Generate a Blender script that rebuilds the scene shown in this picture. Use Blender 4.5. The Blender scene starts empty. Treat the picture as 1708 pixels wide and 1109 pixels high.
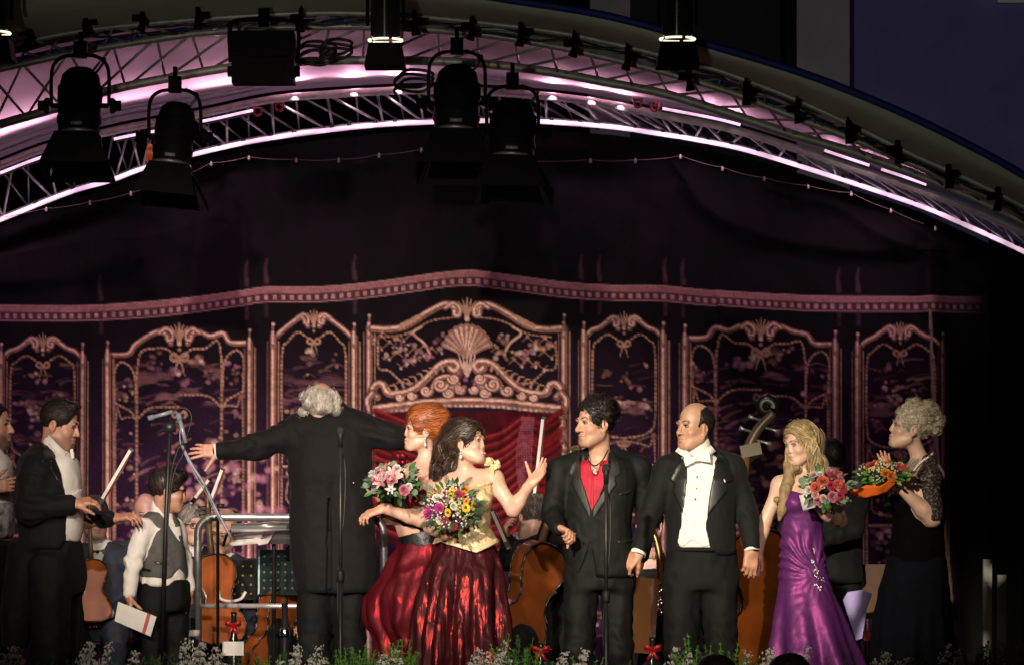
import bpy, math, random, time
import numpy as np
from mathutils import Vector, Matrix
from mathutils.bvhtree import BVHTree

random.seed(7); np.random.seed(7)
SC = bpy.context.scene
COL = SC.collection
F_PX, CX, HZ, CAM_H, D0 = 5850.0, 854.0, 850.0, 1.2, 18.0   # focal length in photo pixels, centre column, horizon row, camera height, distance of the singers

def W(px, py, d):
    """a point of the place at distance d from the camera, from its pixel in the photograph"""
    return np.array([(px - CX) / F_PX * d, d - D0, CAM_H + (HZ - py) / F_PX * d])

# ------------------------------------------------------------------ camera, sky, lights, exposure
cam_d = bpy.data.cameras.new('camera'); cam = bpy.data.objects.new('camera', cam_d); COL.objects.link(cam)
cam.location = (0, -D0, CAM_H); cam.rotation_euler = (math.pi / 2, 0, 0)
cam_d.sensor_width = 36; cam_d.lens = 36 * F_PX / 1708; cam_d.shift_y = (HZ - 554.5) / 1708
cam_d.clip_start = 0.5; cam_d.clip_end = 600
SC.camera = cam
world = bpy.data.worlds.new('World'); SC.world = world; world.use_nodes = True
_n = world.node_tree.nodes; _l = world.node_tree.links
_sky = _n.new('ShaderNodeTexSky'); _sky.sky_type = 'NISHITA'; _sky.sun_disc = False
_sky.sun_elevation = math.radians(-6); _sky.sun_rotation = math.radians(200)
_l.new(_sky.outputs[0], _n['Background'].inputs[0]); _n['Background'].inputs[1].default_value = 0.02
SC.view_settings.view_transform = 'Standard'; SC.view_settings.look = 'None'
SC.view_settings.exposure = 0.0; SC.view_settings.gamma = 1.0
try: SC.view_settings.use_curve_mapping = False
except Exception: pass
SC.cycles.use_denoising = True
SC.cycles.max_bounces = 6; SC.cycles.sample_clamp_indirect = 6.0

def spot(name, loc, aim, watts, color, angle, blend=0.5, size=0.12, parent=None):
    L = bpy.data.lights.new(name, 'SPOT'); L.energy = watts; L.color = color
    L.spot_size = math.radians(angle); L.spot_blend = blend; L.shadow_soft_size = size
    o = bpy.data.objects.new(name, L); COL.objects.link(o)
    o.location = loc
    o.rotation_euler = (Vector(aim) - Vector(loc)).to_track_quat('-Z', 'Y').to_euler()
    if parent:
        o.parent = parent; o.location = Vector(loc) - parent.location
    return o
# the two follow spots of the house, far left and centre behind the audience, and the wash on the cloth
for _x, _y, _w, _a in ((60, 850, 1900, 6.2), (330, 850, 2300, 6.2), (640, 850, 4200, 6.4), (850, 850, 4700, 6.4), (1060, 850, 5200, 6.4), (1270, 850, 5200, 6.4), (1470, 850, 3600, 6.2)):
    spot('follow_spot', (-4.6, -18.5, 6.8), W(_x, _y, 18.0), _w * 2.2, (1.0, 0.87, 0.70), _a, 0.85, 0.28)
spot('house_spot', (1.0, -24.0, 4.6), W(760, 930, 18.6), 9000, (1.0, 0.84, 0.70), 11.5, 0.8, 0.10)
spot('added_canopy_fill', (-3.0, -24.0, -0.4), (0.5, 1.4, 5.0), 1600, (0.97, 1.0, 0.82), 18.0, 0.7, 0.3)  # unseen fill lamp added to lift the dark canopy fascia
spot('cloth_wash', (-1.6, -13.0, 4.6), W(600, 850, 23.5), 7400, (1.0, 0.75, 0.68), 17.0, 1.0, 0.10)
for _x, _w in ((120, 16), (380, 42), (700, 26), (1050, 24), (1300, 12)):
    spot('added_floor_uplight', W(_x, 1100, 22.6) * (1, 1, 0) + (0, 0, .12), W(_x, 800, 23.5), _w, (1.0, 0.52, 0.86), 120.0, 1.0, 0.06)  # unseen uplights added for a pink glow low on the cloth
for _x, _y, _d, _w in ((190, 900, 20.4, 330), (345, 900, 20.4, 380), (890, 900, 19.8, 420), (1250, 930, 19.8, 260)):
    spot('added_orchestra_fill', (W(_x, 0, 18.0)[0] - .5, -3.2, 5.9), W(_x, _y, _d), _w, (1.0, 0.86, 0.70), 24.0, 0.9, 0.12)  # unseen lamps added from above to make the players visible
spot('added_building_fill', (4.0, 9.0, 6.0), (7.5, 24.0, 7.5), 560, (0.9, 0.85, 1.0), 75.0, 0.8, 0.2)  # unseen fill lamp added so that the building shows

# ------------------------------------------------------------------ objects
def link(name, data, mat=None, parent=None, loc=None):
    o = bpy.data.objects.new(name, data); COL.objects.link(o)
    if parent is not None: o.parent = parent
    if loc is not None: o.location = [float(v) for v in loc]
    if mat is not None and data is not None and not data.materials:
        for m in (mat if isinstance(mat, (list, tuple)) else [mat]): data.materials.append(m)
    return o
def tag(o, label, cat, group=None, kind=None):
    o['label'] = label; o['category'] = cat
    if group: o['group'] = group
    if kind: o['kind'] = kind
    return o
def thing(name, label, cat, loc=(0, 0, 0), group=None):
    return tag(link(name, None, None, None, loc), label, cat, group)
def structure(o):
    o['kind'] = 'structure'; return o
def copy_tree(o, parent=None):
    c = o.copy(); COL.objects.link(c)
    if parent is not None: c.parent = parent
    for ch in list(o.children): copy_tree(ch, c)
    return c

def raw_mesh(name, V, faces_flat, sizes, smooth=True, matidx=None):
    me = bpy.data.meshes.new(name)
    V = np.asarray(V, np.float32); faces_flat = np.asarray(faces_flat, np.int32); sizes = np.asarray(sizes, np.int32)
    me.vertices.add(len(V)); me.vertices.foreach_set('co', V.ravel())
    me.loops.add(len(faces_flat)); me.loops.foreach_set('vertex_index', faces_flat)
    me.polygons.add(len(sizes))
    st = np.zeros(len(sizes), np.int32); st[1:] = np.cumsum(sizes)[:-1]
    me.polygons.foreach_set('loop_start', st)
    try: me.polygons.foreach_set('loop_total', sizes)
    except Exception: pass
    me.polygons.foreach_set('use_smooth', np.full(len(sizes), smooth, bool))
    if matidx is not None: me.polygons.foreach_set('material_index', np.asarray(matidx, np.int32))
    me.update(calc_edges=True)
    return me

class MB:
    """collects simple shapes into one mesh"""
    def __init__(s): s.v = []; s.f = []; s.m = []; s.n = 0
    def add(s, verts, faces, mi=0):
        s.v.extend([tuple(map(float, v)) for v in verts])
        for f in faces: s.f.append([i + s.n for i in f]); s.m.append(mi)
        s.n = len(s.v)
    def box(s, c, h, R=None, mi=0):
        R = np.eye(3) if R is None else np.asarray(R)
        vs = [np.asarray(c) + R.T @ np.array([x * h[0], y * h[1], z * h[2]]) for x in (-1, 1) for y in (-1, 1) for z in (-1, 1)]
        s.add(vs, [(0, 1, 3, 2), (4, 6, 7, 5), (0, 4, 5, 1), (2, 3, 7, 6), (0, 2, 6, 4), (1, 5, 7, 3)], mi)
    def tube(s, path, r, n=8, mi=0, cap=True, flat=None):
        P = [np.asarray(p, float) for p in path]; k = len(P)
        rs = r if hasattr(r, '__len__') else [r] * k
        t0 = P[1] - P[0]; t0 = t0 / (np.linalg.norm(t0) + 1e-9)
        a = np.array([0, 0, 1.0]) if abs(t0[2]) < .9 else np.array([1.0, 0, 0])
        u = np.cross(t0, a); u /= np.linalg.norm(u)
        vs = []
        for i in range(k):
            t = P[min(i + 1, k - 1)] - P[max(i - 1, 0)]; t = t / (np.linalg.norm(t) + 1e-9)
            u = u - t * np.dot(u, t); u = u / (np.linalg.norm(u) + 1e-9); w = np.cross(t, u)
            for j in range(n):
                q = 2 * math.pi * j / n
                vs.append(P[i] + rs[i] * (math.cos(q) * u + math.sin(q) * w * (flat or 1)))
        fs = []
        for i in range(k - 1):
            for j in range(n):
                fs.append((i * n + j, i * n + (j + 1) % n, (i + 1) * n + (j + 1) % n, (i + 1) * n + j))
        if cap: fs.append(tuple(range(n - 1, -1, -1))); fs.append(tuple((k - 1) * n + j for j in range(n)))
        s.add(vs, fs, mi)
    def lathe(s, prof, c, axis=(0, 0, 1), n=16, mi=0, sx=1.0):
        """prof: list of (radius, along)"""
        ax = np.asarray(axis, float); ax /= np.linalg.norm(ax)
        a = np.array([0, 0, 1.0]) if abs(ax[2]) < .9 else np.array([1.0, 0, 0])
        u = np.cross(ax, a); u /= np.linalg.norm(u); w = np.cross(ax, u)
        vs = []
        for r, h in prof:
            for j in range(n):
                q = 2 * math.pi * j / n
                vs.append(np.asarray(c) + ax * h + r * (math.cos(q) * u * sx + math.sin(q) * w))
        fs = [(i * n + j, i * n + (j + 1) % n, (i + 1) * n + (j + 1) % n, (i + 1) * n + j) for i in range(len(prof) - 1) for j in range(n)]
        fs.append(tuple(range(n - 1, -1, -1))); fs.append(tuple((len(prof) - 1) * n + j for j in range(n)))
        s.add(vs, fs, mi)
    def sheet(s, G, mi=0, thick=None):
        """grid of points [rows][cols] as a surface; thick: offset vector for a back side"""
        r, c = len(G), len(G[0]); vs = [p for row in G for p in row]
        fs = [(i * c + j, i * c + j + 1, (i + 1) * c + j + 1, (i + 1) * c + j) for i in range(r - 1) for j in range(c - 1)]
        if thick is not None:
            m = r * c; vs = vs + [np.asarray(p) + np.asarray(thick) for p in vs]
            fs += [tuple(m + k for k in reversed(f)) for f in fs]
            rim = [j for j in range(c)] + [i * c + c - 1 for i in range(1, r)] + [(r - 1) * c + j for j in range(c - 2, -1, -1)] + [i * c for i in range(r - 2, 0, -1)]
            for a, b in zip(rim, rim[1:] + rim[:1]): fs.append((b, a, a + m, b + m))
        s.add(vs, fs, mi)
    def prism(s, poly, o, U, V, N, t, mi=0):
        """outline in the U,V plane with thickness t along N"""
        o, U, V, N = map(np.asarray, (o, U, V, N)); k = len(poly)
        vs = [o + U * a + V * b for a, b in poly] + [o + U * a + V * b + N * t for a, b in poly]
        s.add(vs, [tuple(range(k - 1, -1, -1)), tuple(range(k, 2 * k))] + [(i, (i + 1) % k, k + (i + 1) % k, k + i) for i in range(k)], mi)
    def ball(s, c, r, n=8, mi=0, R=None):
        r = r if hasattr(r, '__len__') else (r, r, r); R = np.eye(3) if R is None else np.asarray(R)
        vs = []; m = max(4, n // 2)
        for i in range(1, m):
            th = math.pi * i / m
            for j in range(n):
                ph = 2 * math.pi * j / n
                vs.append(np.asarray(c) + R.T @ np.array([r[0] * math.sin(th) * math.cos(ph), r[1] * math.sin(th) * math.sin(ph), r[2] * math.cos(th)]))
        k = len(vs); vs.append(np.asarray(c) + R.T @ np.array([0, 0, r[2]])); vs.append(np.asarray(c) - R.T @ np.array([0, 0, r[2]]))
        fs = [(i * n + j, (i + 1) * n + j, (i + 1) * n + (j + 1) % n, i * n + (j + 1) % n) for i in range(m - 2) for j in range(n)]
        for j in range(n):
            fs.append((k, j, (j + 1) % n)); fs.append((k + 1, (m - 2) * n + (j + 1) % n, (m - 2) * n + j))
        s.add(vs, fs, mi)
    def build(s, name, mat, parent=None, smooth=True, loc=None, origin=None):
        v = np.asarray(s.v, np.float32)
        if origin is not None: v = v - np.asarray(origin, np.float32)
        me = raw_mesh(name, v, [i for f in s.f for i in f], [len(f) for f in s.f], smooth, s.m)
        o = link(name, me, mat, parent, loc if loc is not None else origin)
        return o

def sharp(o, deg=35):
    """smooth shading with creases at sharp edges"""
    try: o.data.set_sharp_from_angle(angle=math.radians(deg))
    except Exception: pass
    return o

def spline(pts, n):
    """smooth curve through points (Catmull-Rom), n samples"""
    P = np.asarray(pts, float); k = len(P)
    Q = np.vstack([2 * P[0] - P[1], P, 2 * P[-1] - P[-2]])
    out = []
    for s in np.linspace(0, k - 1 - 1e-6, n):
        i = int(s); t = s - i; a, b, c, d = Q[i], Q[i + 1], Q[i + 2], Q[i + 3]
        out.append(.5 * ((2 * b) + (c - a) * t + (2 * a - 5 * b + 4 * c - d) * t * t + (-a + 3 * b - 3 * c + d) * t ** 3))
    return np.array(out)

# ------------------------------------------------------------------ noise
def _h(i, j, k, s):
    x = (i * 374761393 + j * 668265263 + k * 2147483647 + s * 1274126177) & 0xffffffff
    x = ((x ^ (x >> 13)) * 1274126177) & 0xffffffff
    return ((x ^ (x >> 16)) & 0xffff) / 65535.0
def vnoise(P, s=0):
    """value noise -1..1 at points P (n,3)"""
    P = np.asarray(P, float); I = np.floor(P).astype(np.int64); f = P - I; f = f * f * (3 - 2 * f)
    o = 0
    for a in (0, 1):
        for b in (0, 1):
            for c in (0, 1):
                w = (f[:, 0] if a else 1 - f[:, 0]) * (f[:, 1] if b else 1 - f[:, 1]) * (f[:, 2] if c else 1 - f[:, 2])
                o = o + w * _h(I[:, 0] + a, I[:, 1] + b, I[:, 2] + c, s)
    return o * 2 - 1
def fbm(P, oct=3, s=0):
    return sum(vnoise(np.asarray(P) * 2 ** i, s + i) / 2 ** i for i in range(oct))

# ------------------------------------------------------------------ implicit modelling: bodies, clothes and hair as one continuous skin each
def _rng(*pts):
    A = np.array(pts); return A.min(0), A.max(0)
def cap(a, b, ra, rb=None, k=.02, op='+'):
    a = np.asarray(a, np.float32); b = np.asarray(b, np.float32); rb = ra if rb is None else rb
    ab = b - a; L = float(ab @ ab) + 1e-9; m = max(ra, rb)
    def f(X, Y, Z):
        x, y, z = X - a[0], Y - a[1], Z - a[2]
        t = np.clip((x * ab[0] + y * ab[1] + z * ab[2]) / L, 0, 1)
        return np.sqrt((x - t * ab[0]) ** 2 + (y - t * ab[1]) ** 2 + (z - t * ab[2]) ** 2) - (ra + (rb - ra) * t)
    lo, hi = _rng(a, b); return (op, f, lo - m, hi + m, k)
def chain(pts, rs, k=.02, op='+'):
    return [cap(pts[i], pts[i + 1], rs[i], rs[i + 1], k, op) for i in range(len(pts) - 1)]
def ell(c, r, R=None, k=.02, op='+'):
    c = np.asarray(c, np.float32); r = np.asarray(r if hasattr(r, '__len__') else (r, r, r), np.float32)
    R = np.eye(3) if R is None else np.asarray(R); m = np.sqrt(((R * r[:, None]) ** 2).sum(0))
    def f(X, Y, Z):
        x, y, z = X - c[0], Y - c[1], Z - c[2]
        q = [R[i, 0] * x + R[i, 1] * y + R[i, 2] * z for i in range(3)]
        k0 = np.sqrt(sum((q[i] / r[i]) ** 2 for i in range(3))); k1 = np.sqrt(sum((q[i] / r[i] ** 2) ** 2 for i in range(3))) + 1e-6
        return k0 * (k0 - 1) / k1
    return (op, f, c - m, c + m, k)
def rbox(c, h, rad=.005, R=None, k=.01, op='+'):
    c = np.asarray(c, np.float32); h = np.asarray(h, np.float32); R = np.eye(3) if R is None else np.asarray(R)
    m = (np.abs(R) * h[:, None]).sum(0)
    def f(X, Y, Z):
        x, y, z = X - c[0], Y - c[1], Z - c[2]
        q = [np.abs(R[i, 0] * x + R[i, 1] * y + R[i, 2] * z) - h[i] + rad for i in range(3)]
        return np.sqrt(sum(np.maximum(v, 0) ** 2 for v in q)) + np.minimum(np.maximum(np.maximum(q[0], q[1]), q[2]), 0) - rad
    return (op, f, c - m, c + m, k)
def loft(secs, yaw=0.0, k=.03, fold=None, pw=2.2, op='+', capk=.03):
    """secs: (z, cx, cy, rx, ry) in any order; yaw turns the cross-section; fold(theta, z) multiplies the radius"""
    S = np.array(sorted(secs), np.float32); zs = S[:, 0]; c, s = math.cos(yaw), math.sin(yaw)
    zf = np.linspace(zs[0], zs[-1], 80)
    def smooth_interp(col):
        y = np.interp(zf, zs, S[:, col]); ker = np.array([1, 2, 3, 2, 1]) / 9.
        y2 = np.convolve(np.pad(y, 2, mode='edge'), ker, 'valid'); return y2
    T = [smooth_interp(i) for i in (1, 2, 3, 4)]
    def f(X, Y, Z):
        cx, cy, rx, ry = [np.interp(Z.ravel(), zf, t).reshape(Z.shape).astype(np.float32) for t in T]
        x, y = X - cx, Y - cy; u = c * x + s * y; v = -s * x + c * y
        if fold is not None:
            g = fold(np.arctan2(v / ry, u / rx), Z); rx = rx * g; ry = ry * g
        rho = (np.abs(u / rx) ** pw + np.abs(v / ry) ** pw) ** (1 / pw)
        dr = (rho - 1) * np.minimum(rx, ry)
        dz = np.maximum(zs[0] - Z, Z - zs[-1])
        h = np.clip(.5 - .5 * (dr - dz) / capk, 0, 1)
        return dr * (1 - h) + dz * h + capk * h * (1 - h)
    m = max(S[:, 3].max(), S[:, 4].max()) * 1.15
    return (op, f, np.array([S[:, 1].min() - m, S[:, 2].min() - m, zs[0]]), np.array([S[:, 1].max() + m, S[:, 2].max() + m, zs[-1]]), k)
def sd_poly(u, w, P):
    P = np.asarray(P, np.float32); d = None; s = None
    n = len(P); j = n - 1
    for i in range(n):
        e = P[j] - P[i]; x, y = u - P[i][0], w - P[i][1]
        t = np.clip((x * e[0] + y * e[1]) / (e @ e + 1e-12), 0, 1)
        b = (x - e[0] * t) ** 2 + (y - e[1] * t) ** 2
        d = b if d is None else np.minimum(d, b)
        c1 = w >= P[i][1]; c2 = w < P[j][1]; c3 = e[0] * y > e[1] * x
        fl = (c1 & c2 & c3) | (~c1 & ~c2 & ~c3)
        s = np.where(fl, -1.0, 1.0) if s is None else np.where(fl, -s, s)
        j = i
    return (s * np.sqrt(d)).astype(np.float32)
def prism(poly, o, U, V, N, n0, n1, k=.004, op='-'):
    """outline in the U,V plane, from n0 to n1 along N"""
    o, U, V, N = [np.asarray(q, np.float32) for q in (o, U, V, N)]
    def f(X, Y, Z):
        x, y, z = X - o[0], Y - o[1], Z - o[2]
        u = x * U[0] + y * U[1] + z * U[2]; w = x * V[0] + y * V[1] + z * V[2]; n = x * N[0] + y * N[1] + z * N[2]
        return np.maximum(sd_poly(u, w, poly), np.maximum(n0 - n, n - n1))
    c = [o + U * a + V * b + N * n for a, b in poly for n in (n0, n1)]
    lo, hi = _rng(*c); return (op, f, lo, hi, k)

class Field:
    def __init__(s, prims, vox, bounds=None):
        flat = []
        for p in prims: flat.extend(p if isinstance(p, list) else [p])
        add = [p for p in flat if p[0] == '+']
        lo = np.min([p[2] for p in add], 0) - 4 * vox; hi = np.max([p[3] for p in add], 0) + 4 * vox
        if bounds is not None: lo = np.maximum(lo, bounds[0]); hi = np.minimum(hi, bounds[1])
        s.vox = vox; s.lo = lo; s.n = np.maximum(np.ceil((hi - lo) / vox).astype(int) + 1, 4)
        s.ax = [(lo[i] + vox * np.arange(s.n[i])).astype(np.float32) for i in range(3)]
        s.A = np.full(s.n, 9.0, np.float32)
        for p in flat: s.apply(p)
    def apply(s, p):
        op, f, lo, hi, k = p; m = k + 3 * s.vox
        i0 = np.clip(np.floor((np.asarray(lo) - m - s.lo) / s.vox).astype(int), 0, s.n); i1 = np.clip(np.ceil((np.asarray(hi) + m - s.lo) / s.vox).astype(int) + 1, 0, s.n)
        if np.any(i1 <= i0): return
        sl = tuple(slice(a, b) for a, b in zip(i0, i1))
        d = f(s.ax[0][sl[0]][:, None, None], s.ax[1][sl[1]][None, :, None], s.ax[2][sl[2]][None, None, :])
        sub = s.A[sl]
        if op == '+':
            if k <= 0: s.A[sl] = np.minimum(sub, d)
            else:
                h = np.clip(.5 + .5 * (sub - d) / k, 0, 1); s.A[sl] = sub * (1 - h) + d * h - k * h * (1 - h)
        else:
            k = max(k, 1e-4); d = -d; h = np.clip(.5 - .5 * (sub - d) / k, 0, 1); s.A[sl] = sub * (1 - h) + d * h + k * h * (1 - h)
    def patch(s, prims, t):
        """a thin piece lying on this skin: the skin grown by t, kept only inside prims"""
        q = object.__new__(Field); q.vox, q.lo, q.n, q.ax = s.vox, s.lo, s.n, s.ax
        q.A = np.full(s.n, 9.0, np.float32)
        for p in prims: q.apply(('+',) + tuple(p[1:]))
        q.A = np.maximum(q.A, s.A - t); return q
    def mesh(s):
        A = s.A; B = A < 0; nx, ny, nz = A.shape
        S = np.zeros((nx - 1, ny - 1, nz - 1), np.int8)
        for a in (0, 1):
            for b in (0, 1):
                for c in (0, 1): S += B[a:nx - 1 + a, b:ny - 1 + b, c:nz - 1 + c]
        I = np.argwhere((S > 0) & (S < 8))
        idx = np.full(S.shape, -1, np.int32); idx[I[:, 0], I[:, 1], I[:, 2]] = np.arange(len(I))
        corn = [(a, b, c) for a in (0, 1) for b in (0, 1) for c in (0, 1)]
        val = np.stack([A[I[:, 0] + a, I[:, 1] + b, I[:, 2] + c] for a, b, c in corn], 1)
        acc = np.zeros((len(I), 3), np.float32); cnt = np.zeros(len(I), np.float32)
        for p in range(8):
            for q in range(p + 1, 8):
                ca, cb = np.array(corn[p]), np.array(corn[q])
                if np.abs(ca - cb).sum() != 1: continue
                va, vb = val[:, p], val[:, q]; m = (va < 0) != (vb < 0)
                t = va / np.where(m, va - vb, 1)
                acc += np.where(m[:, None], ca + (cb - ca) * t[:, None], 0); cnt += m
        V = (I + acc / cnt[:, None]) * s.vox + s.lo
        Q = []
        for ax in range(3):
            o = [0, 0, 0]; o[ax] = 1
            a = B[:nx - o[0], :ny - o[1], :nz - o[2]]; b = B[o[0]:, o[1]:, o[2]:]
            E = np.argwhere(a != b); u, v = (ax + 1) % 3, (ax + 2) % 3
            E = E[(E[:, u] > 0) & (E[:, v] > 0) & (E[:, u] < s.n[u] - 1) & (E[:, v] < s.n[v] - 1)]
            du = np.zeros(3, int); du[u] = 1; dv = np.zeros(3, int); dv[v] = 1
            g = lambda e: idx[e[:, 0], e[:, 1], e[:, 2]]
            q4 = np.stack([g(E - du - dv), g(E - dv), g(E), g(E - du)], 1)
            ins = B[E[:, 0], E[:, 1], E[:, 2]]
            q4[~ins] = q4[~ins][:, ::-1]
            Q.append(q4)
        Q = np.vstack(Q); Q = Q[(Q >= 0).all(1)]
        return V, Q
def quad_normals(V, Q):
    n = np.cross(V[Q[:, 2]] - V[Q[:, 0]], V[Q[:, 3]] - V[Q[:, 1]]); N = np.zeros_like(V)
    for i in range(4):
        for c in range(3): N[:, c] += np.bincount(Q[:, i], n[:, c], len(V))
    return N / (np.linalg.norm(N, axis=1, keepdims=True) + 1e-9)
def coarsen(V, Q, keep, cell):
    """merge the vertices outside keep on a coarse grid: plain skin under clothes needs few faces"""
    cell = np.broadcast_to(cell, len(V)); G = np.floor(V / cell[:, None]).astype(np.int64) + 1000; key = (G[:, 0] * 4096 + G[:, 1]) * 4096 + G[:, 2] + (cell * 1e5).astype(np.int64) * (1 << 37)
    key = np.where(keep, np.arange(len(V)) + (1 << 50), key); _, first, inv = np.unique(key, return_index=True, return_inverse=True); inv = inv.ravel()
    V2 = np.stack([np.bincount(inv, V[:, c]) for c in range(3)], 1) / np.bincount(inv)[:, None]
    q = inv[Q]; nx = np.roll(q, -1, 1); dup = q == nx; n = 4 - dup.sum(1); ok = (n >= 3) & (q[:, 0] != q[:, 2]) & (q[:, 1] != q[:, 3])
    q4 = q[ok & (n == 4)]; t = q[ok & (n == 3)]; d = dup[ok & (n == 3)]; t3 = t[~d].reshape(-1, 3)
    return V2.astype(np.float32), q4, t3
def skin(name, F, mat, parent, wrinkle=None, color=None, keep=None, cell=.018):
    """mesh a field and link it; wrinkle(V,N)->offset along N; color(V,N)->(n,3) colour attribute"""
    V, Q = F.mesh(); T3 = np.zeros((0, 3), int)
    if keep is not None:
        V, Q, T3 = coarsen(V, Q, keep(V), cell(V) if callable(cell) else cell)
    N = quad_normals(V, Q) if (wrinkle or color) else None
    if wrinkle: V = V + N * wrinkle(V, N)[:, None]
    me = raw_mesh(name, V, np.concatenate([Q.ravel(), T3.ravel()]), np.concatenate([np.full(len(Q), 4), np.full(len(T3), 3)]))
    if color is not None:
        c = np.ones((len(V), 4), np.float32); c[:, :3] = color(V, N)
        at = me.color_attributes.new('tint', 'FLOAT_COLOR', 'POINT'); at.data.foreach_set('color', c.ravel())
    return link(name, me, mat, parent)

# ------------------------------------------------------------------ materials
def lin(r, g, b):
    f = lambda v: (v / 255 / 12.92) if v / 255 <= .04045 else ((v / 255 + .055) / 1.055) ** 2.4
    return (f(r), f(g), f(b))
def mat(name, col, rough=.6, metal=0.0, spec=.5, var=.0, vscale=30, bump=0.0, bscale=60, stretch=(1, 1, 1), emit=None, estr=0.0, attr=None, sheen=0.0, coat=0.0, subs=0.0, col2=None, trans=0.0):
    m = bpy.data.materials.new(name); m.use_nodes = True; nt = m.node_tree; b = nt.nodes['Principled BSDF']
    def si(n, v):
        if n in b.inputs: b.inputs[n].default_value = v
    si('Base Color', (*col, 1)); si('Roughness', rough); si('Metallic', metal); si('Specular IOR Level', spec)
    si('Sheen Weight', sheen); si('Coat Weight', coat); si('Transmission Weight', trans)
    if subs: si('Subsurface Weight', subs); si('Subsurface Radius', (.012, .005, .003))
    src = None
    if attr:
        a = nt.nodes.new('ShaderNodeAttribute'); a.attribute_name = attr; src = a.outputs['Color']
        nt.links.new(src, b.inputs['Base Color'])
    co = None
    if var or bump or col2:
        tc = nt.nodes.new('ShaderNodeTexCoord'); mp = nt.nodes.new('ShaderNodeMapping'); mp.inputs['Scale'].default_value = stretch
        nt.links.new(tc.outputs['Object'], mp.inputs[0]); co = mp.outputs[0]
    if var or col2:
        no = nt.nodes.new('ShaderNodeTexNoise'); no.inputs['Scale'].default_value = vscale; no.inputs['Detail'].default_value = 4
        nt.links.new(co, no.inputs['Vector'])
        rp = nt.nodes.new('ShaderNodeValToRGB'); rp.color_ramp.elements[0].position = .3; rp.color_ramp.elements[1].position = .7
        c2 = col2 if col2 else tuple(min(1, c * (1 + var)) for c in col); c1 = col if col2 else tuple(c * (1 - var) for c in col)
        if attr:
            rp.color_ramp.elements[0].color = (1 - var, 1 - var, 1 - var, 1); rp.color_ramp.elements[1].color = (1 + var, 1 + var, 1 + var, 1)
            mx = nt.nodes.new('ShaderNodeMixRGB'); mx.blend_type = 'MULTIPLY'; mx.inputs[0].default_value = 1
            nt.links.new(src, mx.inputs[1]); nt.links.new(rp.outputs[0], mx.inputs[2]); nt.links.new(mx.outputs[0], b.inputs['Base Color'])
        else:
            rp.color_ramp.elements[0].color = (*c1, 1); rp.color_ramp.elements[1].color = (*c2, 1)
            nt.links.new(rp.outputs[0], b.inputs['Base Color'])
        nt.links.new(no.outputs['Fac'], rp.inputs[0])
    if bump:
        n2 = nt.nodes.new('ShaderNodeTexNoise'); n2.inputs['Scale'].default_value = bscale; n2.inputs['Detail'].default_value = 3
        nt.links.new(co, n2.inputs['Vector'])
        bp = nt.nodes.new('ShaderNodeBump'); bp.inputs['Strength'].default_value = bump; bp.inputs['Distance'].default_value = .01
        nt.links.new(n2.outputs['Fac'], bp.inputs['Height']); nt.links.new(bp.outputs[0], b.inputs['Normal'])
    if emit: si('Emission Color', (*emit, 1)); si('Emission Strength', estr)
    return m
def shot_silk(name, body, gleam, rough=.35, mixv=.5, bscale=25, bump=.3, stretch=(1, 1, .15)):
    """taffeta: a dark weft with a coloured gleam from the warp"""
    m = bpy.data.materials.new(name); m.use_nodes = True; nt = m.node_tree; b = nt.nodes['Principled BSDF']; out = nt.nodes['Material Output']
    b.inputs['Base Color'].default_value = (*body, 1); b.inputs['Roughness'].default_value = .6; b.inputs['Specular IOR Level'].default_value = .2
    g = nt.nodes.new('ShaderNodeBsdfGlossy'); g.inputs['Color'].default_value = (*gleam, 1); g.inputs['Roughness'].default_value = rough
    mx = nt.nodes.new('ShaderNodeMixShader'); mx.inputs[0].default_value = mixv
    tc = nt.nodes.new('ShaderNodeTexCoord'); mp = nt.nodes.new('ShaderNodeMapping'); mp.inputs['Scale'].default_value = stretch
    n2 = nt.nodes.new('ShaderNodeTexNoise'); n2.inputs['Scale'].default_value = bscale; n2.inputs['Detail'].default_value = 4
    bp = nt.nodes.new('ShaderNodeBump'); bp.inputs['Strength'].default_value = bump; bp.inputs['Distance'].default_value = .03
    L = nt.links.new
    L(tc.outputs['Object'], mp.inputs[0]); L(mp.outputs[0], n2.inputs['Vector']); L(n2.outputs['Fac'], bp.inputs['Height'])
    L(bp.outputs[0], b.inputs['Normal']); L(bp.outputs[0], g.inputs['Normal'])
    L(b.outputs[0], mx.inputs[1]); L(g.outputs[0], mx.inputs[2]); L(mx.outputs[0], out.inputs['Surface'])
    return m

M = {}
M['black_metal'] = mat('black_metal', (.012, .012, .012), .45, 0, .5, .3, 20)
M['black_paint'] = mat('black_paint', (.008, .008, .008), .6, 0, .3, .3, 15)
M['alu'] = mat('aluminium', (.42, .42, .41), .38, .85, .5, .15, 25)
M['steel'] = mat('galvanised_steel', (.42, .43, .43), .38, .7, .5, .2, 40)
M['chrome'] = mat('chrome', (.8, .8, .8), .15, 1)
# ------------------------------------------------------------------ ground, stage, building
mb = MB(); mb.sheet([[(-60, -30, -1.2), (60, -30, -1.2)], [(-60, 140, -1.2), (60, 140, -1.2)]])
structure(mb.build('ground', mat('paving', (.05, .05, .05), .85, 0, .3, .3, 3)))
mb = MB(); mb.box((0, 3.0, -.62), (7.5, 4.5, .58))
structure(mb.build('stage_floor', mat('stage_boards', (.012, .011, .010), .7, 0, .25, .4, 6), smooth=False))
bl = thing('stage_skirting', 'black cloth skirting along the front edge of the stage below the flowers', 'skirting', (0, -1.52, -1.2))
mb = MB(); mb.sheet([[(-7.5 + .1 * i, .02 * math.sin(i * 1.9), z) for i in range(151)] for z in (1.14, 0)], thick=(0, .01, 0)); mb.build('cloth', mat('skirt_cloth', (.008, .008, .009), .9), bl)

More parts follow.
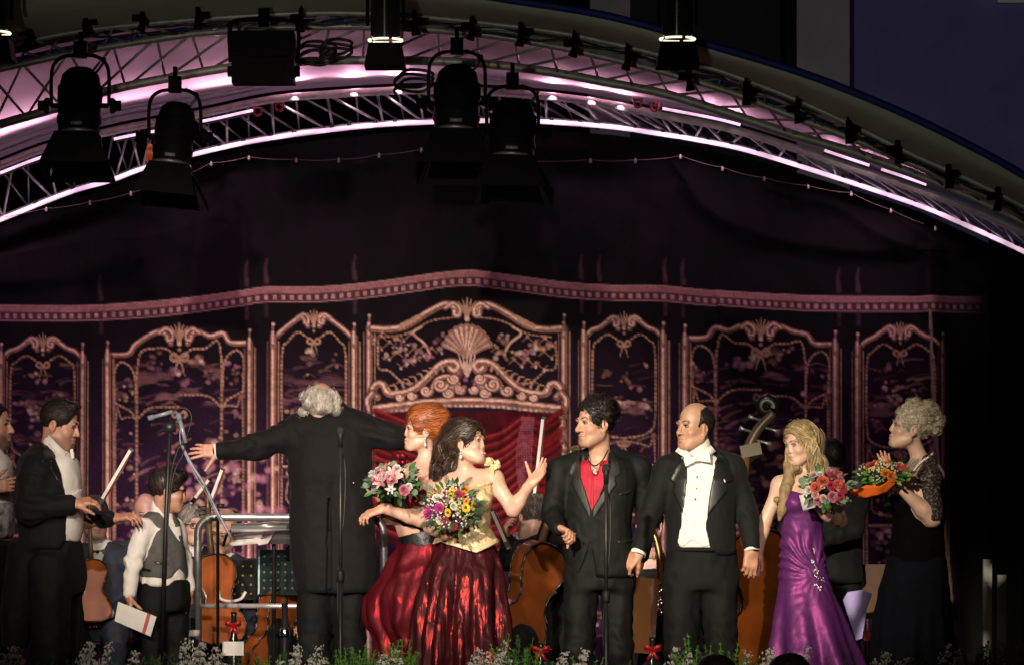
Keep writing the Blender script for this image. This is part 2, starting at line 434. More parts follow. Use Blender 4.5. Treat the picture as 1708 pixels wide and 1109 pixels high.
DB = 42.0
def wpx(x0, x1, y0, y1, d, dep): 
    a, b = W(x0, y1, d), W(x1, y0, d); c = (a + b) / 2; c[1] = d - D0 + dep / 2
    return c, ((b[0] - a[0]) / 2, dep / 2, (b[2] - a[2]) / 2)
o_ = W(1500, 850, DB); o_[2] = -1.2
bld = thing('building', 'large plastered building behind the stage with violet light painted on its right wing', 'building', o_)
m_violet_lit = mat('violet_lit_plaster', (.19, .17, .36), .9, 0, .2, .12, 2.5, .25, 40); m_plaster = mat('plaster', (.48, .43, .40), .9, 0, .2, .12, 2.5, .25, 40)  # violet light on the right wing is put into its plaster colour
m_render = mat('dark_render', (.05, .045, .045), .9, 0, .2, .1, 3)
def bpart(name, x0, x1, y0, y1, d, dep, m):
    c, h = wpx(x0, x1, y0, y1, d, dep); mb = MB(); mb.box(c - o_, h); return sharp(mb.build(name, m, bld, smooth=False))
bpart('wall', 1425, 2300, -400, 1135, DB, 3, m_violet_lit)
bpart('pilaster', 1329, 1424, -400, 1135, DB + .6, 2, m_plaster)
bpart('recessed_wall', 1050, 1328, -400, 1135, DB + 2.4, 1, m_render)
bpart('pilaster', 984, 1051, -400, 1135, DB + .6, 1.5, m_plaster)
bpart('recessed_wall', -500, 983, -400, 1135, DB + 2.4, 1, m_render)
bpart('window_sill', 1664, 1760, -3, 5, DB - .12, .12, mat('sill_stone', (.7, .66, .55), .8))
bpart('window', 1672, 1752, -180, -6, DB - .03, .03, mat('dark_glass', (.01, .01, .015), .1))

# ------------------------------------------------------------------ arched trusses and canopy (traced rows: left to right)
A1 = [(-160, 430), (-70, 392), (0, 366), (116, 320), (183, 301), (246, 278), (352, 250), (457, 229), (598, 211), (701, 204), (800, 201), (894, 202), (1017, 211), (1108, 224), (1158, 232), (1249, 251), (1389, 294), (1530, 341), (1607, 373), (1706, 418), (1800, 466), (1900, 522)]
A2 = [(-160, 343), (-70, 303), (0, 276), (81, 246), (193, 218), (260, 205), (352, 187), (457, 166), (598, 155), (701, 151), (800, 153), (912, 161), (1000, 172), (1108, 193), (1213, 214), (1319, 246), (1425, 281), (1530, 316), (1636, 356), (1760, 412), (1900, 484)]
A3 = [(-160, 268), (-70, 232), (0, 208), (98, 180), (180, 152), (280, 131), (387, 113), (492, 104), (598, 101), (700, 102), (806, 107), (912, 120), (1017, 139), (1108, 157), (1213, 189), (1319, 224), (1425, 255), (1530, 293), (1636, 337), (1760, 398), (1900, 470)]
A4 = [(-160, 172), (-70, 138), (0, 116), (123, 89), (246, 68), (352, 54), (492, 46), (598, 45), (701, 49), (806, 58), (912, 75), (1017, 98), (1108, 121), (1213, 152), (1319, 193), (1425, 233), (1530, 277), (1636, 322), (1760, 385), (1900, 458)]
A5 = [(-160, 132), (-70, 100), (0, 80), (123, 54), (246, 40), (400, 28), (560, 22), (720, 30), (912, 52), (1017, 72), (1108, 94), (1161, 108), (1213, 123), (1319, 163), (1425, 211), (1530, 262), (1636, 309), (1760, 372), (1900, 446)]
A6 = [(-160, 60), (-70, 20), (0, -8), (123, -36), (246, -56), (400, -64), (560, -54), (700, -26), (834, -2), (982, 21), (1088, 46), (1185, 76), (1319, 116), (1425, 155), (1530, 200), (1636, 253), (1706, 292), (1800, 350), (1900, 420)]
def arc(A, d, n=90, dx=0, dy=0):
    return [W(x + dx, y + dy, d) for x, y in spline(A, n)]
def truss(name, label, chords, webs, o, group='arched roof trusses'):
    """chords: (row, depth, radius, material); webs: (row a, depth, row b, depth, count, phase, radius)"""
    t = thing(name, label, 'truss', o, group)
    for A, d, r, m in chords:
        mb = MB(); mb.tube([p - o for p in arc(A, d)], r, 10); mb.build('chord', m, t)
    for A, da, B, db, n, ph, r, m in webs:
        pa, pb = spline(A, 400), spline(B, 400)
        for i in range(n):
            u0, u1 = (i + ph) / n, (i + ph + .94) / n
            if u1 > 1: continue
            P, Q = (pa, pb) if i % 2 else (pb, pa); dp, dq = (da, db) if i % 2 else (db, da)
            a = W(*P[int(u0 * 399)], dp) - o; b = W(*Q[int(min(u1, 1) * 399)], dq) - o
            if (a[0] + o[0]) < -3.9 or (a[0] + o[0]) > 4.4: continue
            mb = MB(); mb.tube([a, b], r, 6); mb.build('brace', m, t)
    return t
of = np.array([0, 1.9, 0.0]); orr = np.array([0, 5.0, 0.0])
m_old = mat('dull_aluminium', (.46, .45, .41), .5, .4, .4, .2, 20)
truss('arch_truss', 'dull front arch truss with crossed braces carrying the spotlights', [(A5, 19.7, .018, m_old), (A4, 19.9, .022, m_old), (A3, 20.2, .026, m_old), (A3, 20.5, .018, m_old)],
      [(A5, 19.7, A4, 19.9, 50, 0, .007, m_old), (A5, 19.73, A4, 19.93, 50, 1, .007, m_old), (A4, 19.9, A3, 20.2, 32, 0, .008, m_old), (A4, 19.93, A3, 20.23, 32, 1, .008, m_old)], of)
truss('arch_truss', 'bright rear arch truss lit pink above the backdrop', [(A2, 22.9, .027, m_old), (A1, 23.1, .024, M['alu'])],
      [(A2, 22.9, A1, 23.1, 60, 0, .0095, M['alu']), (A2, 23.15, A1, 23.35, 60, 1, .008, M['alu'])], orr)
# canopy: fascia, lit vault, blue piping
oc = np.array([0, 1.4, 0.0])
can = thing('stage_canopy', 'fabric canopy arching over the stage with blue piping on its front edge', 'canopy', oc)
m_pvc = mat('canopy_fabric', (.46, .45, .38), .75, 0, .3, .12, 1.5, .15, 12)
m_pvcw = mat('canopy_lining', (.62, .58, .60), .7, 0, .3, .06, 1.5, .12, 6)
rows = []
for k in range(7):
    u = k / 6; e6, e5 = spline(A6, 90), spline(A5, 90)
    rows.append([W(*(e6[i] * (1 - u) + (e5[i] + (0, -4)) * u), 19.35 + .3 * u - .12 * math.sin(math.pi * u)) - oc for i in range(90)])
mb = MB(); mb.sheet(rows); mb.build('fascia', m_pvc, can)
rows = []
for k in range(15):
    u = k / 14; d = 19.95 + u * 3.5; sag = 3.0 * math.sin(math.pi * u) - 1.5 * abs(math.sin(3 * math.pi * u)); e4, e2 = spline(A4, 120), spline(A2, 120)
    a4 = np.array([W(e4[i, 0], e4[i, 1] - 20, 19.95) for i in range(120)]); a2 = np.array([W(e2[i, 0], e2[i, 1] - 12, 23.45) for i in range(120)])
    rows.append([a4[i] * (1 - u) + a2[i] * u + np.array([0, 0, .012 * sag]) - oc for i in range(120)])
mb = MB(); mb.sheet(rows); mb.build('lining', m_pvcw, can)
rows = [[p + np.array([0, 0, 0.06]) for p in r] for r in rows]
mb = MB(); mb.sheet(rows); mb.build('roof_sheet', m_pvc, can)
m_blue = mat('blue_piping', (.018, .028, .20), .6, 0, .3)
mb = MB(); mb.tube([p - oc for p in arc(A6, 19.33)], .022, 8); mb.build('piping', m_blue, can)
mb = MB(); mb.tube([p - oc for p in arc([(x, y + (A5[0][1] * 0) - 9) for x, y in A4[:12]] + [(x, y - 9) for x, y in A4[12:]], 20.0)], .016, 6); mb.build('piping', m_blue, can)
# gable strip behind the rear arch
# ------------------------------------------------------------------ the painted backdrop
m_paintcloth = mat('painted_cloth', (1, 1, 1), .85, 0, .15, .18, 60, .12, 120, attr='tint')
NX, NY = 900, 400
gx = np.linspace(-200, 1650, NX)
top = np.interp(gx, *np.array(A1).T) + 14
PX = np.repeat(gx[None, :], NY, 0)
_k = np.linspace(0, 1, 60)[:, None]; _q = np.linspace(0, 1, NY - 59)[1:, None]      # coarse rows in the plain top, fine rows in the print
PY = np.vstack([top[None, :] + (446 - top[None, :]) * _k, 446 + (1149 - 446) * _q + 0 * top[None, :]])
def dpl(P, X=None, Y=None):
    """distance to a polyline, signed side"""
    X = PX if X is None else X; Y = PY if Y is None else Y
    D = np.full(X.shape, 1e9); S = np.zeros(X.shape); T = np.zeros(X.shape); L = 0
    P = np.asarray(P, float)
    for a, b in zip(P[:-1], P[1:]):
        e = b - a; l2 = e @ e + 1e-9; t = np.clip(((X - a[0]) * e[0] + (Y - a[1]) * e[1]) / l2, 0, 1)
        dx, dy = X - a[0] - t * e[0], Y - a[1] - t * e[1]; d = np.hypot(dx, dy); m = d < D
        D = np.where(m, d, D); S = np.where(m, e[0] * dy - e[1] * dx, S); T = np.where(m, L + t * math.sqrt(l2), T); L += math.sqrt(l2)
    return D, np.sign(S), T
off = np.zeros_like(PX)      # metres towards the viewer
def ridge(P, amp, w, w2=None, n=24):
    global off
    D, S, T = dpl(spline(P, n)); w2 = w2 or w
    off = off + amp * np.exp(-(D / np.where(S > 0, w, w2)) ** 2)
ridge([(390, 290), (372, 345), (325, 378), (250, 398), (170, 402), (60, 422), (-60, 452)], 0.115, 20, 60)
ridge([(330, 330), (250, 345), (150, 348), (60, 372), (-60, 410)], 0.084, 16, 45)
ridge([(360, 395), (305, 450), (264, 484), (200, 510)], 0.042, 18, 30)
ridge([(-60, 480), (40, 470), (130, 462), (220, 440)], 0.052, 14, 26)
ridge([(1150, 315), (1175, 345), (1225, 376), (1300, 400), (1400, 414), (1480, 418)], 0.115, 16, 60)
ridge([(1330, 330), (1400, 345), (1470, 395), (1560, 425), (1640, 470)], 0.094, 14, 40)
ridge([(1440, 320), (1520, 380), (1600, 420)], 0.073, 12, 26)
ridge([(1200, 540), (1215, 640), (1235, 760), (1262, 900), (1270, 1149)], .16, 16, 34)
ridge([(690, 250), (700, 400), (745, 500), (800, 600), (830, 700)], 0.043, 22, 30)
ridge([(790, 440), (815, 560), (842, 690), (852, 860)], 0.043, 14, 20)
ridge([(430, 360), (432, 520), (420, 760), (405, 1149)], 0.036, 18, 26)
ridge([(1080, 330), (1062, 500), (1070, 700), (1085, 1149)], 0.036, 18, 30)
ridge([(930, 300), (950, 600), (955, 1149)], 0.029, 26, 26)
ridge([(1545, 430), (1555, 620), (1568, 820), (1590, 1149)], 0.116, 14, 24)
ridge([(160, 450), (150, 700), (140, 1149)], 0.043, 22, 30)
off += .012 * np.sin(PX / 41.0 + .004 * PY) + .008 * np.sin(PX / 17.0 + 1.3 - .01 * PY) * np.clip((PY - 430) / 300, 0, 1)
P3 = np.stack([PX.ravel() / 60, PY.ravel() / 90, 0 * PX.ravel()], 1)
off += .02 * fbm(P3, 3, 5).reshape(PX.shape) * (.5 + np.clip((520 - PY) / 200, 0, 1))
# paint
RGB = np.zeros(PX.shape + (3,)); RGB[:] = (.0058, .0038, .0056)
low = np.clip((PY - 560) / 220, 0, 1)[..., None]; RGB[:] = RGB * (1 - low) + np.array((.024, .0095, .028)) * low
n1 = fbm(np.stack([PX.ravel() / 35, PY.ravel() / 35, 0 * PX.ravel()], 1), 4, 9).reshape(PX.shape)
n2 = fbm(np.stack([PX.ravel() / 7, PY.ravel() / 7, 0 * PX.ravel()], 1), 2, 19).reshape(PX.shape)
RGB *= (1 + .25 * n1)[..., None]
GOLD, ROSE, LITE = np.array((.48, .29, .175)), np.array((.27, .135, .098)), np.array((.86, .61, .44))
def lay(a, col):
    global RGB
    a = np.clip(a, 0, 1)[..., None]; RGB = RGB * (1 - a) + np.asarray(col) * a
def boxsel(P, m):
    P = np.asarray(P); x0, y0 = P.min(0) - m; x1, y1 = P.max(0) + m
    i0, i1 = np.searchsorted(gx, [x0, x1]); 
    ok = (PY[:, i0:max(i1, i0 + 1)] > y0) & (PY[:, i0:max(i1, i0 + 1)] < y1); r = np.where(ok.any(1))[0]
    if len(r) == 0 or i1 <= i0: return None
    return slice(r[0], r[-1] + 1), slice(i0, i1)
def stroke(P, w, col, a=1.0, soft=1.2, dash=0, n=26, curve=True, taper=False):
    P = spline(P, n) if curve and len(P) > 2 else np.asarray(P, float)
    s = boxsel(P, w + 4)
    if s is None: return
    D, S, T = dpl(P, PX[s], PY[s]); L = T.max() + 1e-6
    ww = w * (1 - .75 * T / L) if taper else w
    al = a * np.clip((ww - D) / soft + .5, 0, 1)
    if dash: al = al * (.45 + .55 * (np.sin(T * 2 * math.pi / dash) > -.2))
    al = al * np.clip(1 + .35 * n2[s], .3, 1.2); al = np.clip(al, 0, 1)[..., None]
    RGB[s] = RGB[s] * (1 - al) + np.asarray(col) * al
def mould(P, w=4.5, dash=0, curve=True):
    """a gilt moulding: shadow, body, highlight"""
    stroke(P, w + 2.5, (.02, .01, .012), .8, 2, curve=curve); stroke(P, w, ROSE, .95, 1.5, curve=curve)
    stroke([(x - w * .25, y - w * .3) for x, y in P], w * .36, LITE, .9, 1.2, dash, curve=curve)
def dot(x, y, r, col, a=.9, sq=1.0):
    s = boxsel([(x - r, y - r), (x + r, y + r)], 2)
    if s is None: return
    d = np.hypot((PX[s] - x) / sq, PY[s] - y); al = np.clip(a * np.clip((r - d) / (r * .6) , 0, 1) * (1 + .5 * n2[s]), 0, 1)[..., None]
    RGB[s] = RGB[s] * (1 - al) + np.asarray(col) * al
rp_ = random.Random(3)
def flowers(x0, x1, y0, y1, n, rmax=11, a=.75):
    for _ in range(n):
        x, y = rp_.uniform(x0, x1), rp_.uniform(y0, y1); c = rp_.choice([GOLD, ROSE, LITE * .8, np.array((.33, .15, .19)), np.array((.45, .23, .26))])
        for _ in range(rp_.randint(2, 5)):
            dot(x + rp_.gauss(0, rmax * .7), y + rp_.gauss(0, rmax * .5), rp_.uniform(.3, .7) * rmax, c, a * rp_.uniform(.4, 1), rp_.uniform(.7, 1.5))
def landscape(x0, x1, y0, y1):
    s = boxsel([(x0, y0), (x1, y1)], 0)
    if s is None: return
    f = fbm(np.stack([PX[s].ravel() / 46, PY[s].ravel() / 13, 0 * PX[s].ravel()], 1), 4, 31).reshape(PX[s].shape)
    v = (PY[s] - y0) / (y1 - y0); al = np.clip(f * 1.0 - .15, 0, .55) * np.clip(2.2 * np.minimum(v, 1 - v) * 2, 0, 1)
    RGB[s] = RGB[s] * (1 - al[..., None]) + np.array((.26, .13, .12)) * al[..., None]
def bow(x, y, s=1.0):
    for q in (-1, 1):
        stroke([(x, y), (x + q * 9 * s, y - 7 * s), (x + q * 13 * s, y), (x + q * 7 * s, y + 4 * s), (x, y)], 2.3 * s, GOLD, .9); stroke([(x, y), (x + q * 5 * s, y + 14 * s), (x + q * 8 * s, y + 26 * s)], 2.2 * s, GOLD, .8, taper=True)
def finial(x, y):
    stroke([(x, y + 26), (x - 1, y + 8), (x, y - 8)], 5, ROSE, 1, taper=True); stroke([(x - 1, y + 22), (x - 1, y + 4)], 1.8, LITE, .9); dot(x, y - 9, 3.5, LITE)
def post(x, y, w=5.0):
    mould([(x, y + 12), (x, y + 300), (x + (x - 800) * .004, 1149)], w, curve=False); stroke([(x + 9, y + 20), (x + 9, 1149)], 1.3, GOLD, .7, curve=False); stroke([(x - 9, y + 20), (x - 9, 1149)], 1.0, ROSE, .7, curve=False)
    finial(x, y)
def crest(x, y, s=1.0):
    for q in (-1, 1):
        P = [(x + q * 34 * s, y + 2 * s), (x + q * 22 * s, y - 5 * s), (x + q * 12 * s, y + 2 * s), (x + q * 12 * s, y + 13 * s), (x + q * 19 * s, y + 14 * s), (x + q * 20 * s, y + 7 * s)]
        stroke(P, 4 * s, ROSE, 1); stroke(P, 1.6 * s, LITE, .9)
    for q in (-.8, -.4, 0, .4, .8):
        stroke([(x, y + 16 * s), (x + q * 9 * s, y + 2 * s), (x + q * 17 * s, y - (14 - 8 * abs(q)) * s)], 3 * s, GOLD, 1, taper=True)
    dot(x, y + 20 * s, 5 * s, LITE); dot(x, y + 30 * s, 4 * s, GOLD)
def narrow(xl, xr, ysh, yc):
    xm = (xl + xr) / 2; w = xr - xl
    for q, xe in ((-1, xl), (1, xr)):
        mould([(xe - q * 3, ysh + 14), (xe - q * .10 * w, ysh + 3), (xe - q * .2 * w, yc + 14), (xe - q * .33 * w, yc + 2), (xm + q * .11 * w, yc + 6), (xm + q * .07 * w, yc + 16)], 4)
        stroke([(xe - q * .16 * w, ysh + 170), (xe - q * .11 * w, ysh + 150), (xe - q * .11 * w, ysh + 40), (xe - q * .18 * w, ysh + 20), (xe - q * .3 * w, yc + 26), (xm + q * 12, yc + 34)], 1.7, GOLD, .85, 1.0, 7)
        stroke([(xe - q * .16 * w, ysh + 170), (xe - q * .28 * w, ysh + 178), (xm, ysh + 182)], 1.7, GOLD, .85, 1.0, 7)
        stroke([(xe - q * .11 * w, 1149), (xe - q * .11 * w, ysh + 215), (xe - q * .2 * w, ysh + 196), (xm, ysh + 186)], 1.6, GOLD, .8, 1.0, 6)
        dot(xe - q * .13 * w, ysh + 178, 6, ROSE); post(xe, ysh)
    crest(xm, yc, .8); bow(xm, yc + 42, .8)
    for yb in (ysh + 228, ysh + 310): mould([(xl + .13 * w, yb), (xr - .13 * w, yb)], 2.6, 5, curve=False)
    stroke([(xm - .28 * w, ysh + 245), (xm + .28 * w, ysh + 245), (xm + .33 * w, ysh + 262), (xm + .28 * w, ysh + 290), (xm - .28 * w, ysh + 290), (xm - .33 * w, ysh + 262), (xm - .28 * w, ysh + 245)], 1.4, GOLD, .7)
    flowers(xl + .22 * w, xr - .22 * w, yc + 60, ysh + 150, 10, 9); landscape(xl + 14, xr - 14, ysh + 70, ysh + 172)
    flowers(xl + .25 * w, xr - .25 * w, ysh + 250, ysh + 290, 5, 6, .6); bow(xm, ysh + 192, .7); flowers(xl + .2 * w, xr - .2 * w, ysh + 320, 1100, 12, 10, .6)
def wide(xl, xr, ysl, ysr, yc):
    xm = (xl + xr) / 2; w = xr - xl
    for q, xe, ys in ((-1, xl, ysl), (1, xr, ysr)):
        mould([(xe - q * 3, ys + 12), (xe - q * .14 * w, ys + 11), (xe - q * .19 * w, ys - 4), (xe - q * .28 * w, yc + 8), (xe - q * .36 * w, yc), (xm + q * .09 * w, yc + 6), (xm + q * .06 * w, yc + 20)], 4.4)
        xi = xe - q * .2 * w
        stroke([(xe - q * .05 * w, ys + 92), (xe - q * .045 * w, ys + 40), (xe - q * .1 * w, ys + 24), (xi + q * .02 * w, ys + 42), (xi, ys + 92)], 1.8, GOLD, .9, 1, 7)
        stroke([(xi, ys + 42), (xi - q * .03 * w, ys + 8), (xi - q * .12 * w, yc + 28), (xm + q * .08 * w, yc + 30), (xm, yc + 52)], 1.8, GOLD, .9, 1, 7)
        stroke([(xi, ys + 40), (xi, 1149)], 2.0, GOLD, .85, 1, 8, curve=False)
        stroke([(xe - q * .05 * w, ys + 92), (xi + q * .04 * w, ys + 106), (xi, ys + 118), (xi - q * .1 * w, ys + 100), (xm, ys + 98)], 1.8, GOLD, .85, 1, 7)
        stroke([(xe - q * .05 * w, 1149), (xe - q * .05 * w, ys + 140), (xe - q * .1 * w, ys + 118), (xi, ys + 116)], 1.6, GOLD, .8, 1, 6)
        dot(xe - q * .055 * w, ys + 100, 6, ROSE); flowers(min(xe, xi) + 8, max(xe, xi) - 8, ys + 46, ys + 86, 4, 8); flowers(min(xe, xi) + 8, max(xe, xi) - 8, ys + 130, 1050, 16, 9, .6)
        post(xe, ys)
    crest(xm, yc, 1.0); bow(xm, yc + 44, 1.1)
    flowers(xl + .26 * w, xr - .26 * w, yc + 40, ysl + 60, 9, 10); landscape(xl + .2 * w, xr - .2 * w, ysl + 20, ysl + 100); landscape(xl + .05 * w, xr - .05 * w, ysl + 60, ysl + 96)
    bow(xm, ysl + 112, .9)
    for _ in range(26):
        x, y = rp_.uniform(xl + .1 * w, xr - .1 * w), rp_.uniform(ysl + 130, 1000); stroke([(x - 14, y + 6), (x, y - 3), (x + 16, y - 8)], rp_.uniform(2, 5), rp_.choice([ROSE, GOLD * .8, (.30, .14, .17)]), rp_.uniform(.4, .8), 3, taper=True)
    flowers(xl + .24 * w, xr - .24 * w, ysl + 150, 880, 14, 12, .65)
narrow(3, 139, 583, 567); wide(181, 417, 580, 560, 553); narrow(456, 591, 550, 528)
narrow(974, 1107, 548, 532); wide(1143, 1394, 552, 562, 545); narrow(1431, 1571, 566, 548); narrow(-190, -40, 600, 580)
for xl, xr in ((3, 139), (181, 417), (456, 591), (974, 1107), (1143, 1394), (1431, 1571)):
    for k in range(int((xr - xl) * .55)):
        x_, y_ = rp_.uniform(xl + 16, xr - 16), rp_.uniform(600, 1090) ; L_ = rp_.uniform(5, 20); c_ = rp_.choice([ROSE * .8, GOLD * .6, (.16, .06, .085), (.20, .075, .075), (.10, .04, .075)])
        stroke([(x_ - L_, y_ + rp_.uniform(-2, 4)), (x_, y_ - rp_.uniform(0, 4)), (x_ + L_, y_ + rp_.uniform(-4, 3))], rp_.uniform(.8, 3), c_, rp_.uniform(.3, .75), 2.5, n=8, taper=True)
    for k in range(int((xr - xl) * .10)): dot(rp_.uniform(xl + 20, xr - 20), rp_.uniform(610, 1050), rp_.uniform(2, 6), rp_.choice([LITE * .8, GOLD, (.5, .26, .3)]), .8)
for k in range(46): dot(rp_.uniform(300, 480), rp_.uniform(760, 880), rp_.uniform(4, 11), rp_.choice([(.55, .28, .30), (.45, .2, .26), LITE * .75]), .7, rp_.uniform(.7, 1.4))
# central throne canopy
for q, xe in ((-1, 616), (1, 941)):
    X = lambda x: 779 + q * x
    post(xe, 535)
    mould([(X(158), 548), (X(132), 549), (X(100), 543), (X(66), 522), (X(34), 508), (X(20), 516), (X(16), 526)], 5.5)
    for t in range(5): stroke([(X(112 - 6 * t), 548 - 3 * t), (X(108 - 6 * t), 540 - 3 * t), (X(96 - 6 * t), 538 - 3 * t)], 3, GOLD, .95, taper=True)
    stroke([(X(140), 562), (X(100), 556), (X(60), 536), (X(20), 530)], 1.6, GOLD, .7, 1, 7)
    stroke([(X(148), 570), (X(148), 612), (X(130), 618), (X(105), 638), (X(72), 636), (X(60), 628)], 1.8, GOLD, .85, 1, 7)
    mould([(X(150), 662), (X(158), 652), (X(150), 640), (X(138), 642), (X(134), 654), (X(120), 657), (X(90), 650), (X(64), 628), (X(44), 608), (X(22), 603), (X(13), 612), (X(20), 620), (X(28), 614)], 6)
    mould([(X(60), 655), (X(50), 634), (X(30), 628), (X(20), 640), (X(30), 648)], 4.5)
    for t in range(5): stroke([(X(12 + 5 * t), 652), (X(14 + 8 * t), 636 + 2 * t), (X(24 + 9 * t), 626 + 4 * t)], 2.6, GOLD, .9, taper=True)
    mould([(X(163), 684), (X(166), 668), (X(158), 656)], 5); mould([(X(152), 690), (X(160), 705), (X(154), 724), (X(163), 748)], 4.5)
    stroke([(X(76), 545), (X(90), 556), (X(72), 572), (X(62), 590), (X(66), 600)], 2.6, ROSE, .95); stroke([(X(76), 545), (X(90), 556), (X(72), 572), (X(62), 590)], 1.1, LITE, .9)
    flowers(min(X(40), X(140)), max(X(40), X(140)), 560, 605, 15, 8)
mould([(626, 681), (700, 672), (779, 668), (858, 672), (934, 681)], 6.5); stroke([(632, 688), (779, 676), (928, 688)], 2.2, LITE, .7, 1, 9)
crest(779, 512, 1.05)
for q in np.linspace(-1, 1, 11):
    a_ = q * 1.15; tip = (779 + 40 * math.sin(a_), 594 - 48 * math.cos(a_)); mid = (779 + 22 * math.sin(a_), 594 - 26 * math.cos(a_))
    stroke([tip, mid, (779 + 4 * q, 596)], 6.2, ROSE * 1.1, 1, taper=True); stroke([(tip[0] - 1, tip[1] + 1), (mid[0] - 1, mid[1]), (779 + 3 * q, 592)], 2.4, LITE * (.9 if abs(q) < .6 else .6), .9, taper=True)
def scroll(x, y, r, q, w=3.2, turns=1.6):
    P = [(x + q * r * (1 - t / (turns * 6.6)) * math.cos(t), y + r * (1 - t / (turns * 6.6)) * math.sin(t) * .9) for t in np.linspace(0, turns * 6.28, 18)]
    stroke(P, w + 1.6, (.02, .008, .008), .7, 2, n=40); stroke(P, w, ROSE * 1.1, .95, n=40); stroke([(a - .8, b - .8) for a, b in P], w * .4, LITE, .9, n=40)
for q in (-1, 1):
    for dx, dy, r in ((22, 632, 9), (44, 642, 12), (68, 652, 9), (92, 660, 7), (30, 656, 8), (12, 650, 7), (112, 663, 6)): scroll(779 + q * dx, dy, r, q * (1 if dx % 4 else -1))
    for t in range(9): stroke([(779 + q * (40 + 11 * t), 618 + 4.5 * t), (779 + q * (44 + 11 * t), 610 + 4.5 * t), (779 + q * (52 + 11 * t), 608 + 5 * t)], 2.2, GOLD, .9, taper=True)
    for t in range(10):                                    # thin vines with leaves in the top field
        x_, y_ = 779 + q * rp_.uniform(40, 135), rp_.uniform(560, 612); stroke([(x_, y_), (x_ + q * 9, y_ - 6), (x_ + q * 20, y_ + 2), (x_ + q * 28, y_ - 3)], 1.1, ROSE, .8); dot(x_ + q * 9, y_ - 8, 3.5, GOLD); dot(x_ + q * 22, y_ + 5, 3, LITE * .8)
for q in (-.7, -.35, 0, .35, .7): stroke([(779, 625), (779 + q * 14, 605), (779 + q * 20, 590)], 3, LITE * .8, .95, taper=True)
flowers(760, 800, 615, 655, 8, 7)
# its printed red curtain
s = boxsel([(622, 684), (938, 905)], 0); x, y = PX[s], PY[s]
al = (np.clip((x - 622) / 8, 0, 1) * np.clip((938 - x) / 8, 0, 1) * np.clip((y - 684) / 5, 0, 1))[..., None]
cur = np.array((.055, .0035, .006)) * (1 + .5 * n1[s] + .3 * n2[s])[..., None]
RGB[s] = RGB[s] * (1 - al) + np.clip(cur, 0, 1) * al
for k in range(15):
    y0 = 690 + k * 14 + rp_.uniform(-3, 3); q = rp_.uniform(.6, 1); b = rp_.uniform(-6, 6)
    P = [(626, y0 - 8), (690, y0 + 16 + b), (770, y0 + 40 + k), (830, y0 + 34 + k), (872, y0 + 6 + .6 * k)]
    stroke(P, rp_.uniform(3, 6), np.array((.19, .009, .012)) * q, .9, 5); stroke([(a_, b_ - 2) for a_, b_ in P], 1.3, np.array((.36, .045, .04)) * q, .8, 2)
    stroke([(a_, b_ + 7) for a_, b_ in P], 2.2, (.018, .003, .004), .8, 3)
    P = [(884, y0 + 4), (905, y0 + 12 + b), (936, y0 - 6)]; stroke(P, rp_.uniform(2.5, 5), np.array((.19, .009, .012)) * q, .9, 4); stroke([(a_, b_ + 6) for a_, b_ in P], 2, (.018, .003, .004), .8, 3)
for k in range(7): stroke([(872 + k * 3, 696), (862 + 4 * k, 760), (868 + 3 * k, 830)], 1.6, (.32, .10, .13), .7, 1, 4)
# the garland band
bx = np.array([(-330, 522), (0, 523), (150, 523), (250, 517), (330, 508), (400, 498), (450, 492), (520, 492), (600, 486), (700, 473), (780, 465), (860, 473), (950, 485), (1050, 490), (1108, 490), (1180, 497), (1300, 504), (1400, 507), (1655, 508)], float)
by = np.interp(PX, *spline(bx, 200).T); v = PY - by
fade = np.clip((1645 - PX) / 95, 0, 1)
lay(np.clip((14 - np.abs(v)) / 2, 0, 1) * .95 * fade, (.085, .035, .04))
lay(np.clip((5.5 - np.abs(v + 7)) / 1.5, 0, 1) * (.85 + .2 * n2) * fade, (.40, .19, .18))
lay(np.clip((1.6 - np.abs(v + 12.5)) / 1.2, 0, 1) * .8 * fade, (.5, .28, .26))
lay(np.clip((1.6 - np.abs(v - 12)) / 1.2, 0, 1) * .8 * fade, (.45, .24, .23))
bd = np.cos(PX * 2 * math.pi / 13.5 + 1.2 * np.sin(PX / 50.0)); lay(np.clip((4.6 - np.abs(v - 4.5)) / 1.5, 0, 1) * np.clip(bd * 1.5 + .35, 0, 1) * fade * (.9 + .4 * n2), (.52, .30, .28))
for xx in (170, 412, 445, 592, 970, 1000, 1110, 1140, 1400, 1432):     # faint tassel prints above the band
    yb = float(np.interp(xx, bx[:, 0], bx[:, 1])) - 22; stroke([(xx, yb), (xx - 2, yb - 22), (xx + 1, yb - 38)], 4, (.09, .045, .055), .7, 4, taper=True)
    stroke([(xx, yb + 34), (xx, yb + 56)], 3, (.09, .045, .055), .5, 4, curve=False)
for k in range(26): stroke([(rp_.uniform(-50, 1600), 0), (0, 0)], 1, GOLD, 0, curve=False)
k_ = np.clip((PX - 1572 - .055 * (PY - 700)) / 14, 0, 1)[..., None] * np.clip((np.abs(v) - 13) / 4, 0, 1)[..., None]; RGB = RGB * (1 - k_) + .004 * k_
stroke([(1548, 520), (1556, 700), (1572, 860), (1590, 1060)], 2.2, (.30, .25, .17), .9, 1.5); stroke([(1554, 720), (1566, 900), (1580, 1060)], 1.2, (.22, .18, .12), .7, 1.5)
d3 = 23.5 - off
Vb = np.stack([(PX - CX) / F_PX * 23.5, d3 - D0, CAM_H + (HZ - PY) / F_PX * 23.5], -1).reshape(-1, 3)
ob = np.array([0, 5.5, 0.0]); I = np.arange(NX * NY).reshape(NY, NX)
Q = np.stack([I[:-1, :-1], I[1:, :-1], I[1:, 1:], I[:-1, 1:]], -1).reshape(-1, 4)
me = raw_mesh('backdrop', Vb - ob, Q.ravel(), np.full(len(Q), 4))
